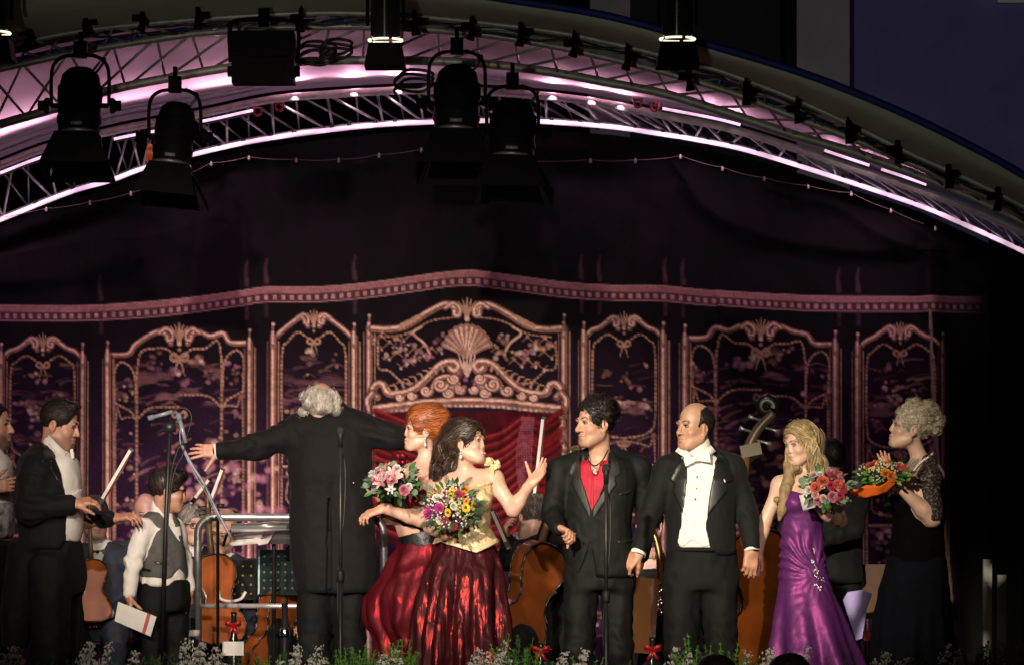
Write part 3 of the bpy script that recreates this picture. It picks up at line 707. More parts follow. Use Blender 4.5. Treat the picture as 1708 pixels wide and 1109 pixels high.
cc = np.ones((NX * NY, 4), np.float32); cc[:, :3] = np.clip(RGB.reshape(-1, 3), 0.004, .9)
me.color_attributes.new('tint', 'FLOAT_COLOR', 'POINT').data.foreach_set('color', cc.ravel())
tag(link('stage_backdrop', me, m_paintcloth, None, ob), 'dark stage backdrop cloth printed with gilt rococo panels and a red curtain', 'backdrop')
def drape(x0, x1, d, label):
    o = W((x0 + x1) / 2, 850, d); o[2] = 0; n = 60; rows = []
    for u in np.linspace(0, 1, 12):
        row = []
        for i in range(n + 1):
            x = x0 + (x1 - x0) * i / n; zt = W(x, np.interp(x, *np.array(A1).T) + 6, d)[2]; z = u * zt
            row.append(np.array([W(x, 0, d)[0] - o[0], .05 * math.sin(i * 1.25 + .2 * z) + .03 * math.sin(i * .5), z]))
        rows.append(row)
    mb = MB(); mb.sheet(rows); t = mb.build('side_drape', mat('black_drape', (.0016, .0016, .0018), .95, 0, .05), None, loc=o); tag(t, label, 'curtain', 'black side drapes')
drape(1650, 1990, 23.2, 'black side drape hanging at the right of the printed backdrop')
drape(-420, -190, 23.2, 'black side drape hanging at the left of the printed backdrop')
# ------------------------------------------------------------------ lamps and wires of the rig
m_added_glow = mat('added_glow', (.9, .7, .85), .4, emit=(1, .66, .87), estr=1.0)
m_ledhot = mat('led_hot', (.9, .7, .85), .4, emit=(1, .66, .86), estr=1.15)
def uneven(m, lo, hi, sc=9):
    nt = m.node_tree; tc = nt.nodes.new('ShaderNodeTexCoord'); no = nt.nodes.new('ShaderNodeTexNoise'); no.inputs['Scale'].default_value = sc; mr = nt.nodes.new('ShaderNodeMapRange')
    mr.inputs['From Min'].default_value = .35; mr.inputs['From Max'].default_value = .65; mr.inputs['To Min'].default_value = lo; mr.inputs['To Max'].default_value = hi
    nt.links.new(tc.outputs['Object'], no.inputs['Vector']); nt.links.new(no.outputs['Fac'], mr.inputs['Value']); nt.links.new(mr.outputs['Result'], nt.nodes['Principled BSDF'].inputs['Emission Strength'])
uneven(m_added_glow, .55, 1.35, 5); uneven(m_ledhot, .5, 1.4, 7)
m_tape = mat('black_tape', (.01, .01, .01), .5)
# glow tube added on the rear truss's lower chord for its pink light; black straps
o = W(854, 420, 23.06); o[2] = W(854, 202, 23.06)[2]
glow_tube = thing('added_glow_tube', 'added glowing tube imitating pink light on the lower chord of the rear arch truss', 'added glow', o)
mb = MB(); mb.tube([p - o for p in arc(A1, 23.05, 120, dy=1)], .015, 8); mb.build('tube', m_added_glow, glow_tube)
e1 = spline(A1, 800)
rg = random.Random(5); unit_ = lambda v: v / np.linalg.norm(v)
x = -10
while x < 1720:
    i = int(np.argmin(np.abs(e1[:, 0] - x))); c = W(*e1[i], 23.07); t = unit_(W(*e1[min(i + 6, 799)], 23.07) - c)
    mb = MB(); mb.tube([c - t * .013 - o, c + t * .013 - o], .030, 8); mb.build('strap', m_tape, glow_tube); x += rg.choice([38, 46, 62, 30, 70])
# LED bars under the upper chord, each with its own lamp shining on the lining
def ledbar(x0, x1, dy, label, watts=70, hot=True):
    n = 10; xs = np.linspace(x0, x1, n); ys = np.interp(xs, *spline(A2, 300).T) + dy
    P = [W(a, b, 22.75 if hot else 23.0) for a, b in zip(xs, ys)]; o = P[n // 2].copy()
    t = thing('led_bar', label, 'light bar', o, 'pink LED bars under the rear truss')
    mb = MB(); mb.tube([p - o + np.array([0, .03, 0]) for p in P], .022, 6); mb.build('housing', M['black_metal'], t)
    mb = MB(); mb.tube([p - o for p in P], .010, 6); mb.build('lens', m_ledhot if hot else m_added_glow, t)
    for k in (1, 5, 8):
        p = P[k]; spot('led', p + np.array([0, -.06, .02]), p + np.array([0, -1.6, .42]), watts / 13, (1, .44, .66), 150, .9, .04, parent=t); spot('led', p + np.array([0, -.14, -.03]), p + np.array([0, .4, -.42]), watts / 18, (1, .62, .82), 72, .9, .03, parent=t)
ledbar(-60, 88, 13, 'pink LED bar at the far left end of the rear truss', 130)
ledbar(190, 262, 14, 'short pink LED bar between the two left fresnel spotlights', 60)
ledbar(335, 424, 13, 'pink LED bar right of the second left fresnel spotlight', 90)
ledbar(470, 690, -1, 'long unseen LED bar added for pink light left of the centre fresnel spotlights', 150, False)  # this bar and the next hide behind the chord, added only for light
ledbar(905, 1050, -2, 'unseen LED bar added for pink light right of the centre fresnel spotlights', 110, False)
ledbar(1105, 1235, -11, 'pink LED bar under the right hand parcan', 110)
ledbar(1375, 1450, -13, 'pink LED bar near the right side lamps', 80)
ledbar(1470, 1545, -13, 'rightmost pink LED bar of the rear truss', 60)
# string of small bulbs over the cloth
bulbs = [(-60, 372), (77, 348), (150, 337), (218, 322), (300, 295), (352, 272), (415, 262), (494, 266), (565, 266), (632, 258), (703, 249), (780, 262), (860, 268), (985, 267), (1060, 267), (1135, 260), (1205, 280), (1275, 297), (1348, 310), (1420, 322), (1486, 350), (1560, 380)]
o = W(780, 262, 22.95)
ls = thing('string_light', 'thin sagging wire of small pale bulbs across the top of the backdrop', 'string light', o)
P = []
for (xa, ya), (xb, yb) in zip(bulbs[:-1], bulbs[1:]):
    for k in range(4): u = k / 4; P.append(W(xa + (xb - xa) * u, ya + (yb - ya) * u + 9 * u * (1 - u), 22.95) - o)
mb = MB(); mb.tube(P, .0022, 5); mb.build('wire', mat('wire', (.10, .07, .07), .6), ls)
m_bulb = mat('frosted_bulb', (.36, .27, .25), .4)
for k, (xa, ya) in enumerate(bulbs):
    c = W(xa, ya, 22.95) - o; mb = MB(); mb.lathe([(.002, .010), (.006, .007), (.007, -.002), (.010, -.009), (.009, -.018), (.003, -.023)], c, n=8); mb.build('bulb', m_bulb, ls)
# ---- fresnel spotlights
m_can = mat('lamp_black', (.0018, .0018, .002), .7, 0, .06, .25, 25)
m_edge = mat('lamp_edge', (.10, .10, .10), .4, .6)
m_plate = mat('maker_plate', (.09, .09, .09), .5)
def fresnel(px, ytop, ybot, yflap, half, label, tilt, roll=0.0, side=1, d=19.45, yoke_top=None, yoke_half=None, flaps=(1, 1, 1)):
    """body from ytop to ybot, barn doors down to yflap, pixel sizes as seen"""
    s = d / F_PX; c = W(px, (ytop + ybot) / 2, d); H = (ybot - ytop) / 2 * s; r = half * s
    yt = W(px, yoke_top, d)[2] - c[2]; yh = yoke_half * s
    t = thing('fresnel_spotlight', label, 'spotlight', c, 'fresnel spotlights with barn doors')
    cr, sr = math.cos(roll), math.sin(roll); ct, st = math.cos(tilt), math.sin(tilt)
    Rm = np.array([[cr, 0, -sr], [0, 1, 0], [sr, 0, cr]]) @ np.array([[1, 0, 0], [0, ct, -st], [0, st, ct]])
    T = lambda p: Rm @ np.asarray(p, float)
    ax = T((0, 0, 1)); mb = MB()
    mb.lathe([(r * .25, H), (r * .62, H * .97), (r * .86, H * .82), (r * .95, H * .55), (r, H * .2), (r, -H * .35), (r * 1.04, -H * .4), (r * 1.04, -H * .55), (r * .98, -H * .6), (r * .98, -H * .95), (r * .8, -H)], (0, 0, 0), ax, 20)
    for q in range(6):                                    # cooling fins
        mb.lathe([(r * 1.0, H * (.05 + .08 * q)), (r * 1.05, H * (.065 + .08 * q)), (r * 1.0, H * (.08 + .08 * q))], (0, 0, 0), ax, 20)
    b = mb.build('body', m_can, t); sharp(b, 40)
    mb = MB(); mb.lathe([(r * .9, -H * .99), (r * .88, -H * 1.02), (r * .5, -H * 1.06), (.005, -H * 1.07)], (0, 0, 0), ax, 20); mb.build('lens', mat('lens_glass', (.02, .02, .025), .1), t)
    mb = MB(); mb.lathe([(r * 1.06, -H * .92), (r * 1.08, -H * .97), (r * 1.06, -H * 1.02)], (0, 0, 0), ax, 20); mb.build('front_rim', m_edge, t)
    p = T((0, -r * .99, -H * .78)); mb = MB(); mb.box(p, (r * .26, .004, .009), Rm.T); mb.build('maker_plate', m_plate, t)
    P = [(-yh, .02, -.05 * H), (-yh, .02, yt * .6), (-yh * .88, .02, yt * .86), (-yh * .55, .02, yt), (0, .02, yt * 1.03), (yh * .55, .02, yt), (yh * .88, .02, yt * .86), (yh, .02, yt * .6), (yh, .02, -.05 * H)]
    mb = MB(); mb.tube(spline(P, 36), .017, 8, flat=.6); mb.build('yoke', m_can, t)
    for q in (-1, 1):
        mb = MB(); mb.lathe([(.045, 0), (.045, .02), (.03, .03), (.03, .06)], (q * (yh + .01), 0, -.05 * H), (q, 0, 0), 10); mb.tube([(q * r * .9, 0, -.05 * H), (q * yh, 0, -.05 * H)], .015, 6); mb.build('tilt_knob', m_can, t)
    mb = MB(); mb.box((0, .03, yt * 1.03 + .03), (.035, .03, .045)); mb.tube([(0, .03, yt * 1.03), (0, .05, yt * 1.03 + .13)], .014, 6); mb.build('hook_clamp', m_can, t)
    L = (yflap - ybot) * s; z0 = -H * 1.02; w0, w1 = r * 1.0, r * 1.55
    doors = [((0, -1), .42, .95), ((0, 1), .5, .8), ((-1, 0), .36, .95), ((1, 0), .36, .95)]
    for k, ((ux, uy), fl, ln) in enumerate(doors):
        v = np.array([-uy, ux]); ww1 = w1 if k < 2 else w1 * .8; ww0 = w0 * (1 if k < 2 else .8); out = L * fl * (flaps[1] if k == 2 else flaps[2] if k == 3 else flaps[0])
        Pq = [T((ux * r * 1.02 + v[0] * q * ww0, uy * r * 1.02 + v[1] * q * ww0, z0)) for q in (-1, 1)] + [T((ux * (r + out) + v[0] * q * ww1, uy * (r + out) + v[1] * q * ww1, z0 - L * ln)) for q in (1, -1)]
        nn = np.cross(Pq[1] - Pq[0], Pq[3] - Pq[0]); nn /= np.linalg.norm(nn)
        mb = MB(); mb.sheet([[Pq[0], Pq[1]], [Pq[3], Pq[2]]], thick=nn * .004); mb.build('barn_door', m_can, t, smooth=False)
    mb = MB(); mb.tube(spline([(r * .6, .05, H * .8), (r * 1.1, .06, H * 1.25), (r * .9, .1, yt * 1.0), (.05, .12, yt * 1.1)], 14), .008, 6); mb.build('power_cable', m_tape, t)
    return t
fresnel(133, 114, 234, 300, 36, 'leftmost large fresnel spotlight with one wide barn door hanging below it', -.25, 0, yoke_top=94, yoke_half=48)
fresnel(291, 172, 282, 345, 33, 'second fresnel spotlight from the left with barn door turned to the right', -.2, -.10, yoke_top=152, yoke_half=43, flaps=(1, .3, 1.6))
fresnel(762, 110, 230, 304, 38, 'left and higher of the two centre fresnel spotlights', -.25, -.02, yoke_top=88, yoke_half=47, d=19.5)
fresnel(855, 167, 272, 337, 38, 'right and lower of the two centre fresnel spotlights', -.22, -.04, yoke_top=146, yoke_half=43, d=19.35, flaps=(1, .4, 1.5))
# ---- box floodlight
o = W(440, 98, 19.45); s_ = 19.45 / F_PX
t = thing('box_floodlight', 'black double box floodlight hanging between the left fresnel spotlights and the parcan', 'floodlight', o)
for q in (-1, 1):
    mb = MB(); mb.box((0, 0, -q * 22.5 * s_), (52 * s_, .09, 20.5 * s_)); b = sharp(mb.build('lamp_box', m_can, t, smooth=False))
    mb = MB()
    for k in range(-5, 6): mb.box((k * 9 * s_, -.093, -q * 22.5 * s_), (1.2 * s_, .004, 18 * s_))
    mb.build('grille', m_can, t, smooth=False)
mb = MB(); mb.tube(spline([(-56 * s_, .02, -.02), (-57 * s_, .02, 50 * s_), (-40 * s_, .02, 64 * s_), (40 * s_, .02, 64 * s_), (57 * s_, .02, 50 * s_), (56 * s_, .02, -.02)], 30), .013, 6); mb.build('yoke', m_can, t)
mb = MB(); mb.box((0, .02, 68 * s_), (.03, .03, .05)); mb.build('hook_clamp', m_can, t)
for q in (-1, 1): mb = MB(); mb.box((q * 56 * s_, 0, -22 * s_), (4 * s_, .03, 8 * s_)); mb.build('bracket', m_can, t)
# ---- parcans in front, showing the bright gap of the colour frame
m_leak = mat('lamp_gap', (.9, .9, .7), .4, emit=(1, .97, .62), estr=1.6)
m_shiny = mat('polished_black', (.02, .02, .02), .12, .3, .6)
def parcan(px, y0, yring, yflap, half, label, d=18.9):
    s = d / F_PX; c = W(px, yring, d); r = half * s; H = (yring - y0) * s; L = (yflap - yring) * s
    t = thing('parcan', label, 'spotlight', c, 'parcan spotlights')
    mb = MB(); mb.lathe([(r * .7, H * 1.9), (r * .98, H * 1.7), (r, H * 1.4), (r, .02), (r * .9, .012)], (0, 0, 0), (0, -.12, 1), 24); sharp(mb.build('can', m_shiny, t), 40)
    for k in range(5):
        q0 = 2 * math.pi * k / 5 + .15; mb = MB(); P = [(1.12 * r * math.cos(q0 + a), 1.12 * r * math.sin(q0 + a), 0) for a in np.linspace(0, 1.0, 8)]; mb.tube(P, .006, 6); mb.build('lit_gap', m_leak, t)
    mb = MB(); mb.lathe([(r * 1.16, -.012), (r * 1.18, -.03), (r * 1.1, -.035), (r * .5, -.03)], (0, 0, 0), (0, -.12, 1), 24); mb.build('colour_frame', m_can, t)
    for k, (ux, uy) in enumerate([(0, -1), (0, 1), (-1, 0), (1, 0)]):
        v = np.array([-uy, ux]); a0 = r * 1.12; a1 = r * 1.35; P = [np.array((ux * a0 + v[0] * q * a0, uy * a0 + v[1] * q * a0, -.035)) for q in (-1, 1)] + [np.array((ux * a1 * 1.02 + v[0] * q * a1, uy * a1 * 1.02 + v[1] * q * a1, -.035 - L * .8)) for q in (1, -1)]
        nn = np.cross(P[1] - P[0], P[3] - P[0]); nn /= np.linalg.norm(nn); mb = MB(); mb.sheet([[P[0], P[1]], [P[3], P[2]]], thick=nn * .003); mb.build('barn_door', m_can, t, smooth=False)
    mb = MB(); mb.tube([(-r * 1.2, 0, H * .4), (-r * 1.2, 0, H * 1.9), (r * 1.2, 0, H * 1.9), (r * 1.2, 0, H * .4)], .012, 6); mb.build('yoke', m_can, t)
parcan(643, 8, 68, 112, 25, 'parcan spotlight with a bright ring hanging left of the top centre')
parcan(1130, 8, 66, 112, 26, 'parcan spotlight with a bright ring hanging at the top right of centre')
parcan(-12, 0, 56, 100, 26, 'parcan with a bright ring cut off by the left edge of the picture')
# ---- small clip lamps along the canopy edge
cl = [(50, 62, 'at the far left'), (143, 44, 'second from the left'), (238, 38, 'above the left fresnel spotlights'), (330, 34, 'left of the box floodlight'), (502, 38, 'right of the box floodlight'), (692, 44, 'right of the upper parcan'), (787, 52, 'above the centre fresnel pair'), (868, 62, 'just right of the centre fresnel pair'), (958, 80, 'midway between fresnel pair and right parcan'), (1046, 102, 'left of the right parcan'), (1150, 136, 'just below the right parcan'), (1244, 160, 'first right of the right parcan'), (1330, 190, 'second right of the right parcan'), (1415, 224, 'below the violet wall corner'), (1497, 258, 'right of the violet wall corner'), (1582, 298, 'last but one at the right'), (1664, 336, 'last at the right')]
for i, (px, py, w) in enumerate(cl):
    o = W(px, py - 10, 19.55); t = thing('clip_lamp', 'small black clip lamp on the canopy edge, ' + w, 'lamp', o, 'small clip lamps along the canopy')
    tl = rg.uniform(-.35, .35); t.scale = (.72, .72, .72)
    mb = MB(); mb.box((0, 0, .015), (.018, .03, .045)); mb.tube([(0, 0, .05), (0, .05, .09)], .009, 6); mb.build('clamp', m_can, t)
    mb = MB(); mb.lathe([(.012, .03), (.022, .02), (.026, -.03), (.038, -.075), (.034, -.078), (.01, -.06)], (.02 * tl, -.02, -.045), (tl, -.25, 1), 12); mb.build('lamp_head', m_can, t)
    mb = MB(); mb.box((.05 * (1 if i % 2 else -1), .01, -.01), (.035, .004, .028)); mb.build('flap', m_can, t)
# ---- red shackles and cable loops on the rear truss
m_red = mat('red_plastic', (.22, .015, .012), .5)
for px, py, w in ((430, 186, 'left of the pair beside the box floodlight'), (466, 178, 'right of the pair beside the box floodlight'), (1064, 172, 'left of the pair near the right parcan'), (1092, 178, 'right of the pair near the right parcan')):
    o = W(px, py, 22.7); mb = MB(); mb.tube(spline([(-.02, 0, .02), (-.022, 0, -.015), (0, 0, -.03), (.022, 0, -.015), (.02, 0, .02)], 14), .009, 6); mb.tube([(-.035, 0, .02), (.035, 0, .02)], .009, 6)
    tag(mb.build('shackle', m_red, None, loc=o), 'red cable clamp on the rear truss, ' + w, 'clamp', 'red clamps on the rear truss')
o = W(250, 262, 22.6); mb = MB(); mb.ball((0, 0, 0), (.03, .03, .05), 10); mb.lathe([(.02, .04), (.02, .06), (.01, .08)], (0, 0, 0), n=8)
tag(mb.build('warning_lamp', mat('orange_lamp', (.45, .07, .015), .4, emit=(1, .2, .02), estr=.12), None, loc=o), 'small orange lamp peeking out left of the second fresnel spotlight', 'lamp')
for k, (px, py, R_, w) in enumerate([(525, 82, 26, 'right of the box floodlight'), (690, 128, 24, 'left of the centre fresnel spotlights'), (560, 75, 20, 'left of the upper parcan')]):
    o = W(px, py, 19.8); s = 19.8 / F_PX; P = [(R_ * s * (1.3 * math.cos(a) + .15 * math.sin(3 * a)), .02 * math.sin(2 * a), R_ * s * .55 * math.sin(a + .2 * math.sin(a * .5)) - .004 * a) for a in np.linspace(0, 6.28 * 2.6, 70)]
    mb = MB(); mb.tube(P, .009, 6); tag(mb.build('cable_coil', m_tape, None, loc=o), 'loose coil of black cable on the front truss, ' + w, 'cable', 'cable coils on the truss')
o = W(640, 40, 19.72); mb = MB()
for dz, ph in ((0, 0), (.02, 1.3), (-.02, 2.4)): mb.tube([W(x, y + 8 + 5 * math.sin(x / 47. + ph) + 3 * math.sin(x / 19. + 2 * ph), 19.72) - o + np.array([0, 0, dz]) for x, y in spline(A5, 160)], .007, 5)
tag(mb.build('power_cables', m_tape, None, loc=o), 'run of black cables laid along the top of the front truss', 'cable')
# ------------------------------------------------------------------ people
def unit(v): v = np.asarray(v, float); return v / (np.linalg.norm(v) + 1e-9)
def frame(yaw, pitch=0, roll=0):
    """rows: subject's side axis (picture right when facing the camera), forward, up; angles in degrees, yaw 0 faces the camera, +90 the right"""
    y, p, r = [math.radians(a) for a in (yaw, pitch, roll)]
    F = np.array([math.sin(y), -math.cos(y), 0]); X = np.array([math.cos(y), math.sin(y), 0]); U = np.array([0, 0, 1.0])
    F, U = F * math.cos(p) + U * math.sin(p), U * math.cos(p) - F * math.sin(p)
    X, U = X * math.cos(r) + U * math.sin(r), U * math.cos(r) - X * math.sin(r)
    return np.stack([X, F, U])
SKINS = {}
def skin_mat():
    if 'm' not in SKINS:
        SKINS['m'] = mat('skin', (.5, .3, .2), .43, 0, .5, .12, 30, .14, 300, attr='tint', subs=.12)
    return SKINS['m']
M['eye_white'] = mat('eye_white', (.26, .23, .21), .3); M['iris'] = mat('iris', (.018, .010, .007), .2); M['lash'] = mat('lash', (.012, .008, .007), .7)
M['teeth'] = mat('teeth', (.75, .70, .62), .3)
def cloth(name, col, rough=.85, bump=.18, bs=220, var=.15, **k): return mat(name, col, rough, 0, k.pop('spec', .25), var, 26, bump, bs, **k)
M['tail'] = cloth('black_wool', (.0042, .0040, .0036), .8, sheen=.02); M['lapel'] = mat('lapel_silk', (.009, .009, .0085), .42, 0, .4, .15, 60)
M['suit'] = cloth('charcoal_suit', (.0058, .0056, .0050), .7, spec=.2); M['suitlapel'] = cloth('charcoal_lapel', (.0095, .0092, .0083), .5, spec=.4)
M['trouser'] = cloth('black_trousers', (.0032, .0032, .003), .8); M['shirt'] = cloth('white_shirt', (.66, .64, .58), .8, .12, 160, .05)
M['pique'] = cloth('white_pique', (.72, .70, .64), .85, .3, 420, .04); M['shoe'] = mat('black_leather', (.01, .01, .01), .3)
M['gold'] = mat('gold', (.7, .48, .16), .28, 1); M['pearl'] = mat('pearl', (.75, .72, .66), .2); M['button'] = mat('dark_button', (.01, .01, .01), .3)

class Person:
    def __init__(s, label, px, d, tone=(.52, .32, .23), group=None):
        s.d = d; o = W(px, 850, d); o[2] = 0; s.o = o; s.k = d / F_PX
        s.root = thing('person', label, 'person', o, group); s.body = []; s.tone = np.array(tone); s.tints = []
    def J(s, px, py, dy=0.0): return W(px, py, s.d + dy) - s.o
    def P(s, pts):
        return [tuple(s.J(x, y)[[0, 2]]) for x, y in pts]
    def view(s, poly, n0=-.02, n1=.8, k=.003, op='-'):
        """traced outline swept along the view; n0..n1 metres in front of the person's plane"""
        return prism(s.P(poly), (0, 0, 0), (1, 0, 0), (0, 0, 1), (0, -1, 0), n0, n1, k, op)
    def secs(s, rows):
        """(py, cx, half width px, half depth m, dy)"""
        out = []
        for py, cx, hw, rd, dy in rows:
            p = s.J(cx, py, 0); out.append((p[2], p[0], dy, hw * s.k, rd))
        return out
    # --- head
    def head(s, px, py, dy=0, yaw=0, pitch=0, roll=0, sc=1.0, neck=None, fem=False, lips=(.42, .13, .11), beard=None, smile=0.0, brow=(.02, .013, .01), eyes=True, nose=1.0, browlift=0.0, jaw=1.0, oneeye=None, closed=False):
        sc = sc * .965; c = s.J(px, py, dy); R = frame(yaw, pitch, roll); s.hc, s.hR, s.hs = c, R, sc
        T = lambda x, y, z: c + (R[0] * x + R[1] * y + R[2] * z) * sc
        E = lambda p, r, k=.02, op='+': ell(T(*p), tuple(q * sc for q in r), R, k * sc, op)
        b = [E((0, -.018, .034), (.074, .094, .088)), E((0, .028, -.035), (.059 if fem else .063, .060, .080)), E((0, .042, -.078), ((.042 if fem else .05) * jaw, .042, .036), .03),
             E((0, .076, -.103), (.02, .016, .014), .02)]
        for q in (-1, 1):
            b += [E((q * .040, .055, -.034), (.024, .026, .022), .02), E((q * .0775, -.012, -.018), (.009, .020, .031), .006), E((q * .081, -.014, -.014), (.004, .010, .018), .004, '-'),
                  E((q * .0315, .108, .001), (.020, .018, .012), .014, '-'), cap(T(q * .050 * jaw, .004, -.070), T(q * .022, .066, -.103), .022 * sc, .018 * sc, .03 * sc)]
        b += [cap(T(-.034, .078, .021), T(.034, .078, .021), (.009 if fem else .011) * sc, None, .014 * sc), cap(T(0, .083, .010), T(0, (.0955 if fem else .103) + .05 * (nose - 1), -.030 if fem else -.032), (.0075 if fem else .0085) * sc, (.0085 if fem else .0113) * sc * nose, .010 * sc)]
        for q in (-1, 1): b += [E((q * (.009 if fem else .012), .088 if fem else .093, -.036), (.007 if fem else .009, .011, .008), .006)]
        b += [E((0, .088, -.062), (.022, .012, .0075), .007), E((0, .088, -.0765), (.020, .0125, .0085), .007), cap(T(-.023 - .004 * smile, .082, -.0685 + .006 * smile), T(0, .103, -.0695 - .002 * smile), .0020 * sc, None, .004 * sc, '-'), cap(T(0, .103, -.0695 - .002 * smile), T(.023 + .004 * smile, .082, -.0685 + .006 * smile), .0020 * sc, None, .004 * sc, '-')]
        if neck is not None:
            n0 = s.J(*neck); b += [cap(T(0, -.026, -.055), n0, (.041 if fem else .052) * sc, (.046 if fem else .060) * sc, .03)]
        s.body += b
        tone = s.tone
        def tint(V, N):
            L = (V - c) @ R.T / sc; col = np.repeat(tone[None], len(V), 0)
            d = lambda x, y, z, r: np.exp(-(((np.abs(L[:, 0]) - x) ** 2 + (L[:, 1] - y) ** 2 + (L[:, 2] - z) ** 2) / r ** 2))
            a = .35 * d(.042, .075, -.035, .022) + .30 * d(0, .118, -.035, .014) + .3 * d(.08, -.012, -.02, .02)
            col = col * (1 - a[:, None]) + np.array((tone[0] * 1.02, tone[1] * .62, tone[2] * .55)) * a[:, None]
            lp = np.clip((1 - np.sqrt((L[:, 0] / .025) ** 2 + ((L[:, 2] + .0695) / .0135) ** 2)) * 4, 0, 1) * (L[:, 1] > .07)
            lp = lp * (.9 if fem else .6); col = col * (1 - lp[:, None]) + (np.array(lips) * .6 + tone * np.array((.95, .75, .7)) * .4) * lp[:, None]
            if beard is not None:
                m = np.clip((-.045 - L[:, 2] + .35 * np.clip(.03 - L[:, 1], 0, .1)) / .02, 0, 1) * np.clip((L[:, 2] + .135) / .02, 0, 1) * np.clip((L[:, 1] + .005) / .02, 0, 1) * (1 - lp)
                m *= beard[3]; col = col * (1 - m[:, None]) + np.array(beard[:3]) * m[:, None]
            return col
        s.tints.append((c, .17 * sc, tint))
        T_ = T
        for q in (-1, 1):
            if oneeye is not None and q != oneeye: continue
            if not eyes: break
            mb = MB(); mb.ball(T_(q * .0315, .0735, .001), (.0125 * sc, .0112 * sc, (.0065 if closed else .0078) * sc), 12, 0, R); e = mb.build('eye', M['eye_white'], s.root)
            if not closed:
                mb = MB(); mb.ball(T_(q * .0315, .0805, .0005), (.0068 * sc, .0048 * sc, .0068 * sc), 10, 0, R); mb.build('iris', M['iris'], e)
            mb = MB(); mb.tube([T_(q * x, y, z) for x, y, z in ((.0175, .083, .0025), (.025, .090, .0085), (.034, .0905, .0095), (.043, .0845, .0065), (.0475, .079, .002))], [.0008 * sc, .0017 * sc, .002 * sc, .002 * sc, .001 * sc], 6)
            if closed or fem: mb.tube([T_(q * x, y, z) for x, y, z in ((.020, .084, -.003), (.031, .0885, -.0065), (.043, .083, -.004))], .0011 * sc, 5)
            mb.build('eyelid', M['lash'], e)
            mb = MB(); mb.tube([T_(q * x, y, z + browlift) for x, y, z in ((.013, .0905, .0225), (.026, .0925, .0285), (.040, .086, .0285), (.052, .071, .021))], [.0024 * sc, (.0024 if fem else .0034) * sc, (.0022 if fem else .003) * sc, .0010 * sc], 6, flat=.6)
            mb.build('eyebrow', mat('brow_hair', brow, .8), s.root)
        s.T = T
        return s
    def neck_from(s, a, b, r0, r1, k=.03): s.body.append(cap(a, b, r0, r1, k))
    def arm(s, sh, el, wr, r=(.050, .040, .040, .027), k=.02):
        s.body += [cap(sh, el, r[0], r[1], k), cap(el, np.asarray(el) * .72 + np.asarray(wr) * .28, r[1], r[2], k), cap(np.asarray(el) * .72 + np.asarray(wr) * .28, wr, r[2], r[3], k)]
    def hand(s, wr, F, N, curl=(.3, .35, .4, .45), side=1, size=1.0, spread=.12, thumb=(.75, .65, .15), tcurl=.3):
        F = unit(F); N = unit(np.asarray(N, float) - F * np.dot(N, F)); S = np.cross(F, N) * side; z = size * .93; wr = np.asarray(wr, float)
        R = np.stack([S, F, N]); b = [rbox(wr + F * .048 * z, (.037 * z, .050 * z, .0135 * z), .012 * z, R, .012), cap(wr - F * .03, wr + F * .02 * z, .026 * z, .024 * z, .02)]
        off = (.028, .0095, -.0095, -.027); ln = (.074, .082, .076, .060); bf = (.094, .097, .094, .086)
        for i in range(4):
            p = wr + (F * bf[i] + S * off[i]) * z; a = 0; base = unit(F + S * spread * (1.5 - i) * .7); c = curl[i]
            rr = (.0092, .0086, .0078, .0066) if i < 3 else (.0082, .0076, .0068, .0058)
            p0 = p - F * .03 * z; b.append(cap(p0, p, .010 * z, rr[0] * z, .008))
            for j, fr in enumerate((.45, .31, .24)):
                a += c * (1, 1.15, .8)[j]; q = p + (base * math.cos(a) + N * math.sin(a)) * ln[i] * fr * z
                b.append(cap(p, q, rr[j] * z, rr[j + 1] * z, .004)); p = q
        p = wr + (F * .028 + S * .026 + N * .004) * z; td = unit(S * thumb[0] + F * thumb[1] + N * thumb[2])
        for j, fr in enumerate((.042, .033, .027)):
            q = p + td * fr * z; b.append(cap(p, q, (.0135, .0105, .009)[j] * z, (.0105, .009, .0072)[j] * z, .008)); p = q; td = unit(td + (N * .5 - S * .35) * tcurl)
        s.body += b
        k = wr + F * .13 * z; tone = s.tone
        s.tints.append((wr + F * .09 * z, .11 * z, lambda V, N_: np.repeat(np.array((tone[0] * 1.0, tone[1] * .86, tone[2] * .80))[None], len(V), 0)))
        return s
    def finish(s, vox=.0046, name='body', zmin=None):
        def colr(V, N):
            c = np.repeat(s.tone[None], len(V), 0)
            for ctr, r, f in s.tints:
                m = np.linalg.norm(V - ctr, axis=1) < r
                if m.any(): c[m] = f(V[m], N[m])
            return c
        s.bodyF = Field(s.body, vox)
        def keep(V):
            m = np.zeros(len(V), bool)
            for ctr, r, f in s.tints: m |= np.linalg.norm(V - ctr, axis=1) < r * 1.12
            return m
        cell = (lambda V: np.where(V[:, 2] > zmin, .009, .02)) if zmin is not None else .018
        o = skin(name, s.bodyF, skin_mat(), s.root, None, colr, keep, cell); return o
    # --- clothes
    def wear(s, name, prims, m, vox=.0065, amp=.004, fr=(16, 16, 9), seed=1, joints=(), parent=None, bounds=None, oct=3):
        F = Field(prims, vox, bounds)
        def wr(V, N):
            P = V * np.array(fr); a = amp * (fbm(P + seed * 7.3, oct, seed) + .55 * (1 - 2 * np.abs(vnoise(P * np.array((1.3, 1.3, 2.2)) + .25 * fbm(P * .6, 2, seed + 3)[:, None] + 11.7, seed + 5))))
            for c, r, am in joints:
                g = np.exp(-(np.linalg.norm(V - np.asarray(c), axis=1) / r) ** 2); a = a + am * g * np.sin(70 * (V[:, 2] + .5 * V[:, 0] + .3 * V[:, 1]) + 5 * vnoise(V * 14, seed))
            return a
        o = skin(name, F, m, parent or s.root, wr if amp else None); return F, o
